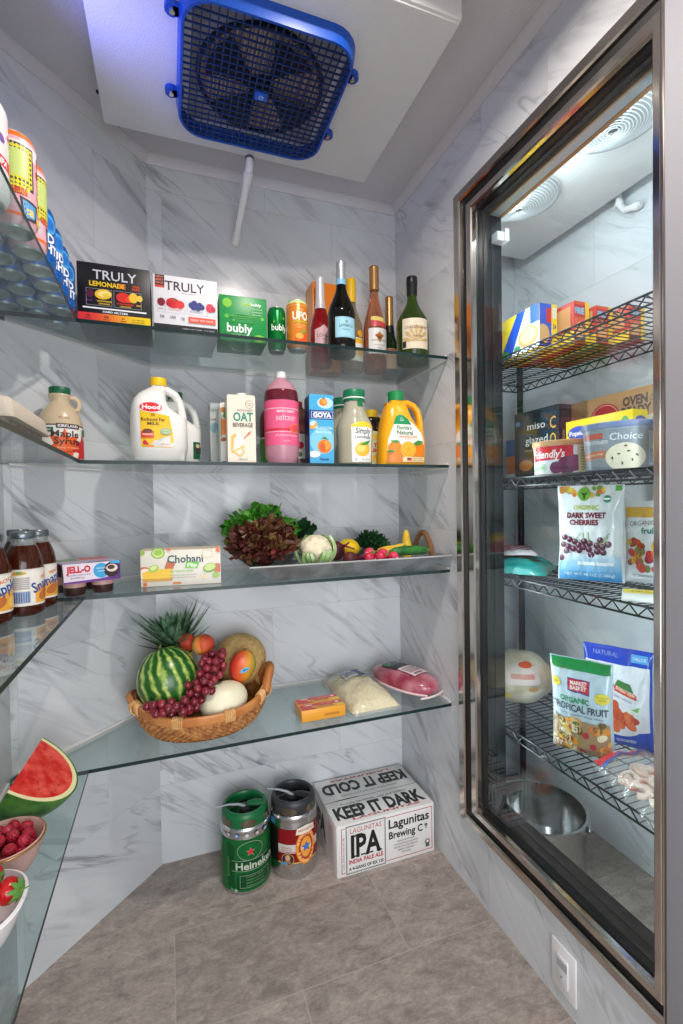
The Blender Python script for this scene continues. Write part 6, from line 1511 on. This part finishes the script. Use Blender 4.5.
for k, (x0, x1, y0, y1, h, lab) in enumerate(((1.166, 1.226, 1.125, 1.40, .126, 'red and yellow frozen food box right of the yellow and blue one'), (1.232, 1.300, 1.105, 1.38, .112, 'red frozen food box with yellow stripes, middle of the top freezer shelf'), (1.306, 1.372, 1.055, 1.36, .104, 'red and yellow frozen food box nearest the back of the top freezer shelf'))):
    t = fbox('frozen_food_box', lab, 'box', x0, x1, y0, y1, ZA, h, (206, 60, 44))
    w, d, hh = (y1-y0)*1000, (x1-x0)*1000, h*1000
    a = Art(face_right(y1-y0, x1-x0), clip=(1, 1, d-1, hh-1)); a.rect(0, 0, d, hh, (226, 90, 50)); a.rect(d*.72, 0, d, hh, (248, 206, 50)); a.rect(0, hh*.62, d*.72, hh*.92, (200, 40, 44)); a.text('FRIES'[:4+k % 2], d*.36, hh*.70, hh*.14, (120, 200, 226), d*.6, bold=.04); a.ell(d*.36, hh*.3, d*.28, hh*.2, (236, 170, 110)); a.rect(0, hh*.06, d*.72, hh*.14, (90, 30, 26)); a.build('end_print', t)
    a = Art(face_front(y1-y0, x1-x0)); a.rect(0, 0, w, hh*.3, (248, 206, 50)); a.rect(w*.6, hh*.4, w*.95, hh*.9, (236, 170, 110)); a.build('front_print', t)
    a = Art(lambda u, v, h2, w=w: Vector((u-w/2000, v-.02, -.0001-h2)), clip=(2, -8, w-2, 48)); a.rect(4, -8, w-4, 10, (250, 210, 50)); a.rect(4, 16, w-4, 30, (60, 110, 70) if k == 1 else (210, 60, 60)); a.build('base_print', t)
# second shelf
t = fbox('frozen_food_box', 'black frozen fish box with white and gold lettering', 'box', 1.228, 1.284, 1.252, 1.467, ZB, .245, (34, 34, 38))
a = Art(face_front(.215, .056)); a.text('miso', 112, 176, 26, (236, 232, 226), 86); a.text('glazed', 112, 126, 26, (236, 232, 226), 108)
for i, c in enumerate('COD'): a.text(c, 190, 168-56*i, 40, (236, 180, 50), 26)
a.text('with sesame and ginger sauce', 110, 100, 7, (170, 168, 166), 110); a.rect(10, 20, 100, 80, (70, 50, 40)); a.ell(60, 50, 36, 20, (190, 120, 60)); a.ell(20, 206, 12, 9, (70, 140, 200)); a.build('front_print', t)
a = Art(face_right(.215, .056), clip=(1, 1, 55, 231)); a.text('miso glazed', 26, 120, 14, (236, 232, 226), 90, rot=PI/2)
for i, c in enumerate('COD'): a.text(c, 40, 90-30*i, 20, (236, 180, 50), 14)
a.rect(8, 160, 48, 224, (60, 60, 64)); a.build('end_print', t)
t = fbox('pizza_box', 'large brown oven ready pizza box standing against the freezer wall', 'box', 1.350, 1.384, .820, 1.330, ZB, .262, (176, 132, 88))
a = Art(face_front(.51, .034)); a.text('OVEN', 258, 214, 26, (78, 50, 36), 84, bold=.05); a.text('READY', 262, 182, 26, (78, 50, 36), 100, bold=.05); a.text('AND', 318, 226, 9, (78, 50, 36), 20); a.text('BAKE', 318, 214, 9, (78, 50, 36), 22); a.poly([(360, 180), (500, 180), (490, 192), (500, 204), (360, 204)], (90, 58, 40)); a.text('THIN AND CRISPY CRUST', 424, 187, 9, (220, 190, 150), 118)
a.ell(150, 190, 56, 46, (176, 36, 44)); a.ring(150, 190, 50, 41, 2, (220, 180, 150)); a.text("Freddy's", 150, 176, 22, (236, 216, 196), 84, shear=.2); a.rect(392, 216, 466, 258, (200, 36, 48)); a.text('family', 429, 240, 11, (250, 236, 230), 50, shear=.15); a.text('SIZE', 429, 222, 15, (250, 236, 230), 54, bold=.04); a.ell(430, 80, 70, 60, (210, 120, 60)); a.build('front_print', t)
t = fbox('ice_pop_box', 'yellow ice pop box with a blue brand oval, behind the ice cream tubs', 'box', 1.232, 1.290, .985, 1.225, ZB, .178, (250, 214, 40))
a = Art(face_front(.24, .058)); a.ell(50, 136, 42, 22, (30, 90, 190)); a.text('Popsicle', 50, 129, 14, (250, 246, 240), 70, bold=.03); a.ell(150, 130, 18, 24, (176, 60, 130)); a.ell(186, 128, 16, 22, (226, 80, 60)); a.ell(216, 146, 12, 16, (90, 170, 80)); a.rect(4, 4, 236, 60, (240, 150, 60)); a.build('front_print', t)
a = Art(face_right(.24, .058), clip=(1, 1, 57, 177)); a.rect(0, 0, 64, 178, (250, 220, 60)); a.ell(30, 150, 20, 10, (60, 110, 190)); a.rect(20, 146, 40, 153, (210, 60, 60)); a.build('end_print', t)
t = fbox('frozen_food_box', 'white frozen food box with green script, right of the yellow ice pop box', 'box', 1.296, 1.344, .700, 1.000, ZB, .165, (240, 240, 238))
a = Art(face_front(.30, .048)); a.text('whole', 60, 118, 30, (40, 140, 60), 90, shear=.3, bold=.03); a.text('CAULIFLOWER RICE', 70, 96, 11, (60, 60, 60), 110); a.ell(80, 50, 60, 34, (206, 150, 70)); a.ell(120, 46, 40, 24, (90, 150, 60)); a.build('front_print', t)
t = fbox('frozen_food_box', 'orange and blue frozen dinner box at the far end of the second freezer shelf', 'box', 1.296, 1.350, 1.440, 1.600, ZB, .165, (230, 120, 50))
a = Art(face_front(.16, .054)); a.rect(0, 100, 170, 165, (40, 110, 170)); a.rect(60, 108, 140, 136, (200, 60, 50)); a.text('DINNER', 100, 115, 14, (240, 236, 230), 66); a.ell(110, 46, 40, 36, (226, 90, 40)); a.rect(0, 0, 170, 30, (226, 220, 214)); a.build('front_print', t)
def tub(label, loc, rx, ry, h, body, lidm, rot=0.):
    t = thing('ice_cream_tub', label, 'ice cream', loc, rot)
    m = MB(); m.loft([sring(.0, rx*.86, ry*.86, 2.3, k=44), sring(.003, rx*.88, ry*.88, 2.3, k=44), sring(h-.014, rx*.97, ry*.97, 2.3, k=44)], body); m.build('tub', t)
    m = MB(); m.loft([sring(h-.016, rx*.985, ry*.985, 2.3, k=44), sring(h-.014, rx, ry, 2.3, k=44), sring(h-.002, rx*1.005, ry*1.005, 2.3, k=44), sring(h, rx*.98, ry*.98, 2.3, k=44), sring(h-.002, rx*.95, ry*.95, 2.3, k=44)], lidm); m.build('lid', t)
    def f(u, v, hh):
        k = .88+.09*(v/h); q = min(.99, abs(u)/(rx*k)); return Vector((u, -ry*k*(1-q**2.3)**(1/2.3)-hh-.0006, v))
    return t, f
t, f = tub('red and cream ice cream tub with a tan lid in the freezer', (1.140, 1.146, ZB), .086, .080, .101, P((206, 196, 180), rough=.35), P((206, 150, 96), rough=.4), -.95)
a = Art(f, seg=.006, clip=(-80, 3, 80, 84)); a.rect(-92, 3, 50, 84, (226, 224, 226)); a.poly([(-92, 40), (40, 46), (40, 84), (-92, 84)], (204, 30, 44)); a.text("Friendly's", -30, 50, 22, (250, 240, 236), 96, shear=.2, bold=.02); a.ell(22, 26, 26, 26, (110, 50, 80)); a.ell(44, 32, 22, 24, (130, 60, 96)); a.ell(-6, 20, 18, 18, (120, 56, 86)); a.rect(-80, 12, -36, 32, (180, 206, 170)); a.text('black raspberry', -58, 19, 5, (60, 100, 60), 40); a.rect(52, 3, 94, 84, (214, 196, 150))
for i in range(9): a.rect(58, 10+8*i, 88, 12+8*i, (130, 110, 80))
a.build('label', t)
t, f = tub('grey ice cream tub with a scoop pictured on it, in the freezer', (1.148, .952, ZB), .095, .088, .124, P((150, 160, 172), rough=.3), P((120, 136, 176), rough=.35), -.95)
a = Art(f, seg=.006, clip=(-84, 3, 84, 104)); a.rect(-94, 3, 94, 106, (132, 140, 150)); a.rect(-94, 82, -36, 96, (190, 80, 60)); a.text('Premium', -56, 68, 14, (226, 226, 226), 62, shear=.12); a.text('Choice', 16, 76, 18, (236, 236, 236), 72, shear=.1); a.poly([(-94, 26), (-30, 34), (-30, 52), (-94, 46)], (190, 110, 70)); a.text('chocolate chip', -62, 38, 6, (240, 220, 200), 52, rot=.1); a.ell(14, 32, 44, 36, (226, 214, 190), n=30)
for u, v in ((0, 40), (22, 46), (30, 24), (8, 16), (-14, 30), (40, 36), (16, 60)): a.ell(u, v, 4, 2, (60, 44, 40), rot=u)
a.rect(64, 10, 92, 96, (176, 184, 196)); a.rect(66, 14, 90, 50, (140, 150, 166)); a.build('label', t)
t, f = tub('white ice cream tub with a dark red lid in the freezer', (1.150, .752, ZB), .090, .083, .122, P((226, 222, 222), rough=.3), P((120, 46, 50), rough=.35), -.95)
a = Art(f, seg=.006, clip=(-84, 3, 84, 104)); a.rect(-90, 30, 90, 70, (150, 60, 70)); a.text('vanilla', -20, 40, 18, (240, 230, 220), 80, shear=.2); a.build('label', t)
# standing bags
def stand_bag(name, label, loc, rot, w, h, d, mat, seed, top=.9, crinkle=.004):
    """upright pouch: front -y; fn gives its front surface for print"""
    t = thing(name, label, 'bag', loc, rot)
    def sh(u, v, s):
        a, b = u*2-1, v
        e = max(0, 1-abs(a)**2.6)**.55*(min(1, b*9)**.5)*(1-max(0, b)**3.2*.97)
        n = noise.noise(Vector((a*3.2+seed, b*4+seed*.7, s*2+seed)))*crinkle+noise.noise(Vector((a*9+seed, b*11, s)))*crinkle*.5
        wv = 1-.05*math.sin(PI*b)+.015*noise.noise(Vector((b*4, seed, s*0)))
        nn = n*min(1, e*2+.15)
        return Vector((a*w/2*wv, s*(d/2*e+.0008)-abs(nn)*s*.6+nn*.5+.006*noise.noise(Vector((a*2, b*2, seed)))*b, b*h))
    m = MB(); m.grid(lambda u, v: tuple(sh(u, v, -1)), 30, 40, mat); m.grid(lambda u, v: tuple(sh(u, v, 1)), 30, 40, mat)
    m.loft([[tuple(sh(i/16, 0, -1)) for i in range(17)]+[tuple(sh(1-i/16, 0, 1)) for i in range(17)]]*1+[[tuple(sh(i/16, 0, -1)+Vector((0, 0, .0004))) for i in range(17)]+[tuple(sh(1-i/16, 0, 1)+Vector((0, 0, .0004))) for i in range(17)]], mat)
    m.build('pouch', t, angle=80)
    return t, (lambda u, v, hh: sh(u/w+.5, v/h, -1)+Vector((0, -hh, 0))), (-w*470, 2, w*470, h*1000-2)
BAGW = P((236, 238, 240), rough=.25, coat=.4)
t, f, c = stand_bag('cherry_bag', 'large white and blue bag of dark sweet cherries standing in the middle freezer shelf', (1.222, 1.122, ZCc), -1.0, .186, .295, .060, BAGW, 1)
a = Art(f, seg=.006, clip=c, base=.0008, lift=.00022)
for i in range(20):
    a.ell(rnd.uniform(-90, 40), rnd.uniform(262, 292), rnd.uniform(6, 13), rnd.uniform(4, 9), rnd.choice([(240, 180, 40), (226, 120, 40), (244, 206, 90), (120, 160, 50)]), rot=rnd.uniform(0, 3)); a.k -= 1
a.k += 1; a.rect(70, 276, 92, 292, (90, 180, 60)); a.ell(-14, 268, 18, 21, (120, 180, 40)); a.poly([(-16, 252), (-12, 252), (-11, 262), (-3, 274), (-14, 270), (-25, 274), (-17, 262)], (40, 80, 30)); a.ell(50, 252, 13, 13, (240, 240, 240)); a.ell(50, 252, 11.5, 11.5, (60, 140, 110)); a.rect(40, 250, 60, 255, (236, 240, 236))
a.text('ORGANIC', -8, 220, 14, (186, 200, 50), 72, bold=.02); a.text('DARK SWEET', -8, 195, 16, (120, 24, 50), 112, bold=.04); a.text('CHERRIES', -14, 174, 15, (120, 24, 50), 84, bold=.04)
def fan_tri(v0, v1, col): a.poly([(-92, v0), (92, v0), (92, v1), (-92, v1)], col)
for i in range(12): fan_tri(2+7*i, 2+7*(i+1), (int(60+14*i), int(150+7*i), int(214+2*i))); a.k -= 1
a.k += 1
for u, v in ((-72, 134), (-56, 128), (-40, 122), (-76, 112), (-60, 106), (-44, 100), (-28, 112), (-26, 96), (-66, 92), (-12, 124), (-14, 106), (4, 118), (2, 100), (8, 84), (24, 112), (26, 94), (40, 108), (42, 92), (56, 116), (-80, 70), (34, 128)):
    a.ell(u, v, 9.5, 9.5, (84, 36, 58)); a.ell(u-2, v+3, 5, 5, (132, 70, 96)); a.ell(u-3, v+4, 2, 2, (214, 180, 196)); a.k -= 3
a.k += 3
for u0, v0, u1, v1 in ((-40, 122, -22, 150), (4, 118, 0, 152), (26, 112, 60, 150), (-12, 124, -14, 150), (40, 108, 56, 140)): a.poly([(u0-1, v0), (u0+1, v0), (u1+1.4, v1), (u1-1.4, v1)], (120, 160, 60)); a.k -= 1
a.k += 1; a.rect(-30, 52, 68, 62, (236, 240, 244)); a.text('NET WT 48 OZ (1.36kg)', 0, 18, 9, (220, 240, 250), 140, bold=.02); a.build('front_print', t)
t, f, c = stand_bag('vegetable_bag', 'clear and white bag of frozen fruit blend standing behind the cherry bag', (1.345, .985, ZCc), -1.25, .200, .245, .055, BAGW, 6)
a = Art(f, seg=.007, clip=c, base=.0008, lift=.00022); a.rect(-100, 196, 100, 226, (236, 180, 50)); a.poly([(-96, 150), (96, 168), (96, 206), (-96, 190)], (240, 242, 240)); a.text('ORGANIC', -46, 172, 14, (60, 50, 50), 70, rot=.08); a.text('fruit blend', 6, 152, 17, (30, 140, 110), 110, rot=.08, bold=.03)
for i in range(46):
    a.ell(rnd.uniform(-90, 90), rnd.uniform(44, 132), rnd.uniform(9, 17), rnd.uniform(8, 14), rnd.choice([(206, 50, 44), (226, 80, 50), (240, 190, 60), (150, 40, 44), (220, 60, 60), (120, 130, 60)]), rot=rnd.uniform(0, 3)); a.k -= 1
a.k += 1; a.ell(10, 24, 13, 8, (60, 130, 90)); a.text('FROZEN FRUIT', -40, 20, 7, (90, 100, 90), 60); a.build('front_print', t)
# flat bags on the same shelf
t = thing('frozen_bag', 'teal bag of frozen food lying flat at the far end of the middle freezer shelf', 'bag', (1.185, 1.405, ZCc), -.9)
m = MB(); g = pillow(m, .23, .26, .046, P((44, 160, 156), rough=.3, coat=.3), 4, .007); m.build('pouch', t, angle=80)
a = Art(on_sheet(g, .23, .26, .0015), seg=.007); a.ell(0, -20, 80, 34, (120, 76, 40)); 
for i in range(40):
    r1, t1 = math.sqrt(rnd.random()), rnd.uniform(0, 6.28); a.ell(74*r1*math.cos(t1), -20+30*r1*math.sin(t1), 6, 4, rnd.choice([(150, 96, 50), (100, 60, 34), (180, 120, 70)]), rot=t1); a.k -= 1
a.k += 1; a.text('GRANOLA', 0, 40, 20, (230, 246, 240), 110, bold=.03); a.build('front_print', t)
t = thing('frozen_bag', 'small white and purple packet lying on the teal bag in the freezer', 'bag', (1.195, 1.415, ZCc+.058), -.6)
m = MB(); g = pillow(m, .12, .17, .024, P((214, 206, 210), rough=.3, coat=.3), 9, .004); m.build('pouch', t, angle=80)
a = Art(on_sheet(g, .12, .17, .0015), seg=.007)
for i in range(9): a.rect(-50, -64+14*i, 50, -59+14*i, (120, 50, 80))
a.build('front_print', t)
t = fbox('frozen_food_box', 'thin tan frozen food carton standing behind the cherry bag', 'box', 1.335, 1.385, 1.205, 1.345, ZCc, .235, (196, 160, 116))
a = Art(face_front(.14, .05)); a.text('GRAINS', 30, 120, 16, (80, 60, 40), 90, rot=PI/2); a.rect(60, 20, 130, 80, (120, 80, 40)); a.rect(60, 180, 136, 220, (90, 140, 80)); a.build('front_print', t)
t = thing('price_card', 'yellow and white card lying at the near end of the middle freezer shelf', 'card', (1.13, .872, ZCc), -.9)
m = MB(); m.box(-.05, -.065, 0, .05, .065, .010, CARD((236, 236, 230)), .002); m.build('packet', t); a = Art(lambda u, v, h: Vector((u, v, .0101+h))); a.rect(-48, 0, 48, 62, (246, 220, 60)); a.text('PEAS', 0, 22, 14, (60, 120, 60), 60, bold=.03); a.build('top_print', t)
# lowest freezer shelf
t = thing('turkey', 'wrapped frozen turkey at the far end of the lowest freezer shelf', 'poultry', (1.222, 1.455, ZD), -.5)
t.scale = (1.08, 1.05, 1.02)
m = MB(); m.ball((0, 0, .094), (.118, .100, .0935), P((222, 196, 160), rough=.3, rgb2=(240, 228, 206), vscale=14, coat=.4, bump=.4, bscale=40), 44, 34, fn=lambda d: 1+.05*noise.noise(d*2.3)+.018*noise.noise(d*7)); m.build('wrapped_bird', t)
def tk(u, v, h):
    q = max(.02, 1-(u/.118)**2-((v-.094)/.0935)**2); return Vector((u, -.100*math.sqrt(q)*1.03-h-.003, v))
a = Art(tk, seg=.006); a.poly([(-60, 96), (56, 100), (50, 150), (0, 172), (-50, 150)], (236, 214, 206)); a.ell(10, 160, 22, 9, (226, 90, 50)); a.rect(-40, 118, 36, 134, (220, 150, 140)); a.ell(-76, 70, 14, 16, (240, 206, 60)); a.ell(-50, 54, 12, 10, (244, 220, 110)); a.ell(30, 84, 16, 10, (206, 160, 110)); a.build('label', t)
t, f, c = stand_bag('fruit_bag', 'light blue tropical fruit bag with a green top band, in the freezer', (1.152, 1.086, ZD), (0.10, 0, -1.06), .172, .290, .060, P((196, 214, 224), rough=.25, coat=.4), 3)
a = Art(f, seg=.006, clip=c, base=.0008, lift=.00022); a.rect(-90, 256, 90, 288, (30, 140, 70)); a.poly([(-34, 196), (28, 190), (28, 232), (-34, 234)], (60, 70, 140)); a.poly([(-32, 200), (26, 194), (26, 230), (-32, 232)], (214, 40, 50)); a.text('MARKET', -3, 216, 11, (250, 240, 236), 46, bold=.03); a.text('BASKET', -3, 202, 11, (250, 240, 236), 46, bold=.03)
a.ell(-72, 214, 17, 14, (236, 214, 50)); a.text('NEW', -72, 210, 7, (110, 90, 20)); a.ell(62, 188, 20, 16, (236, 214, 50)); a.text('NO SUGAR', 62, 190, 4.5, (110, 90, 20)); a.text('ADDED', 62, 183, 4.5, (110, 90, 20)); a.text('ORGANIC', -14, 164, 15, (40, 150, 90), 84, bold=.03); a.text('TROPICAL FRUIT', -2, 138, 20, (60, 66, 74), 160, bold=.02); a.text('mango, pineapple, papaya, banana', 6, 126, 6, (80, 90, 100), 120)
a.rect(-90, 2, 90, 112, (170, 140, 100))
for i in range(60):
    a.ell(rnd.uniform(-84, 84), rnd.uniform(12, 110), rnd.uniform(9, 17), rnd.uniform(8, 14), rnd.choice([(226, 150, 40), (240, 190, 80), (190, 40, 50), (236, 214, 150), (150, 30, 46), (230, 120, 50), (120, 90, 40), (236, 226, 190)]), rot=rnd.uniform(0, 3)); a.k -= 1
a.k += 1; a.ell(-10, 104, 10, 5, (60, 130, 60)); a.rect(-60, 4, 70, 16, (120, 110, 60)); a.text('NET WT 3 LB', 10, 8, 7, (240, 236, 220), 70); a.build('front_print', t)
t, f, c = stand_bag('chicken_bag', 'royal blue and white bag of breaded chicken, behind the tropical fruit bag', (1.292, 1.085, ZD), (.06, .0, -1.08), .190, .305, .060, P((28, 74, 196), rough=.25, coat=.4), 8)
a = Art(f, seg=.006, clip=c, base=.0008, lift=.00022); a.poly([(-90, 70), (-70, 40), (90, 66), (90, 256), (-90, 256)], (232, 234, 240)); a.text('NATURAL', -30, 276, 14, (150, 170, 226), 70); a.rect(40, 268, 84, 292, (90, 170, 230)); a.text('VALUE', 62, 275, 9, (240, 246, 250), 36); a.poly([(-6, 196), (56, 174), (58, 158), (-2, 178)], (214, 70, 40)); a.poly([(-2, 196), (50, 178), (40, 204), (6, 212)], (60, 120, 50)); a.text('Buffalo Style', 26, 176, 9, (250, 230, 200), 54, rot=-.34, bold=.02); a.text('CHICKEN WINGS', 10, 158, 7, (60, 60, 70), 70, rot=-.3)
a.ell(8, 96, 74, 52, (226, 226, 232))
for i in range(34):
    r1, t1 = math.sqrt(rnd.random()), rnd.uniform(0, 6.28); a.ell(4+58*r1*math.cos(t1), 100+40*r1*math.sin(t1), 15, 11, rnd.choice([(206, 84, 40), (226, 110, 60), (186, 66, 30), (236, 140, 80)]), rot=t1); a.k -= 1
a.k += 1; a.ell(50, 124, 16, 9, (226, 236, 220)); a.poly([(44, 130), (66, 140), (60, 124)], (120, 180, 70)); a.text('FULLY COOKED', 10, 26, 9, (230, 236, 250), 90, rot=.1, bold=.02); a.build('front_print', t)
t = thing('shrimp_bag', 'clear bag of pink shrimp with a red header, lying in the freezer', 'bag', (1.165, .862, ZD), -.35)
SHR = P((240, 196, 172), rough=.35, rgb2=(246, 226, 210), vscale=40, sss=.1)
m = MB(); rg = random.Random(6)
for i in range(26):
    cx, cy = rg.uniform(-.070, .070), rg.uniform(-.085, .060); a0 = rg.uniform(0, 6.28); cz = .016+.028*(1-(abs(cx)/.085)**2)*(1-(abs(cy)/.11)**2)*rg.uniform(.4, 1.)
    m.tube([(cx+.019*math.cos(a0+q), cy+.019*math.sin(a0+q), cz+.004*math.sin(q)) for q in [k*.55 for k in range(8)]], [.0095-.0009*k for k in range(8)], SHR, 9)
    m.tube([(cx+.019*math.cos(a0+q), cy+.019*math.sin(a0+q), cz+.004*math.sin(q)) for q in (3.8, 4.1, 4.3)], [.003, .005, .004], P((226, 110, 70), rough=.4), 7, sx=1.5)
m.build('shrimp', t); 
m = MB(); g = pillow(m, .205, .285, .066, FILM, 7, .007); m.build('clear_bag', t, angle=80)
a = Art(on_sheet(g, .205, .285, .002), seg=.007); a.rect(-98, 92, 98, 136, (206, 44, 50)); a.rect(-98, 80, 98, 92, (50, 90, 180)); a.text('SHRIMP', 0, 102, 20, (250, 240, 236), 110, bold=.03); a.rect(-10, -66, 10, -48, (40, 40, 44)); a.rect(-6, -62, 6, -52, (230, 226, 220)); a.build('header_print', t)
# steel stock pot on the freezer floor
t = thing('stock_pot', 'open stainless steel pot on the freezer floor under the shelves', 'pot', (1.178, 1.302, 0.0004), -.6)
m = MB(); R, H = .150, .165
m.lathe([(0, .0), (R*.90, .0), (R*.96, .008), (R*.985, H*.5), (R, H-.004), (R+.004, H-.002), (R+.004, H), (R-.003, H+.001), (R-.004, H-.004), (R*.95, H*.5), (R*.92, .010), (0, .008)], STEEL, 64); m.build('pot_body', t)
for s in (-1, 1):
    m = MB(); m.tube([(s*(R-.004+.012*math.sin(PI*i/10)), -.045+.09*i/10, H-.035-.006*math.sin(PI*i/10)) for i in range(11)], .0055, STEEL, 10, sx=1.4)
    for y in (-.045, .045): m.ball((s*(R-.002), y, H-.035), (.006, .012, .012), STEEL, 10, 8)
    m.build('handle', t)
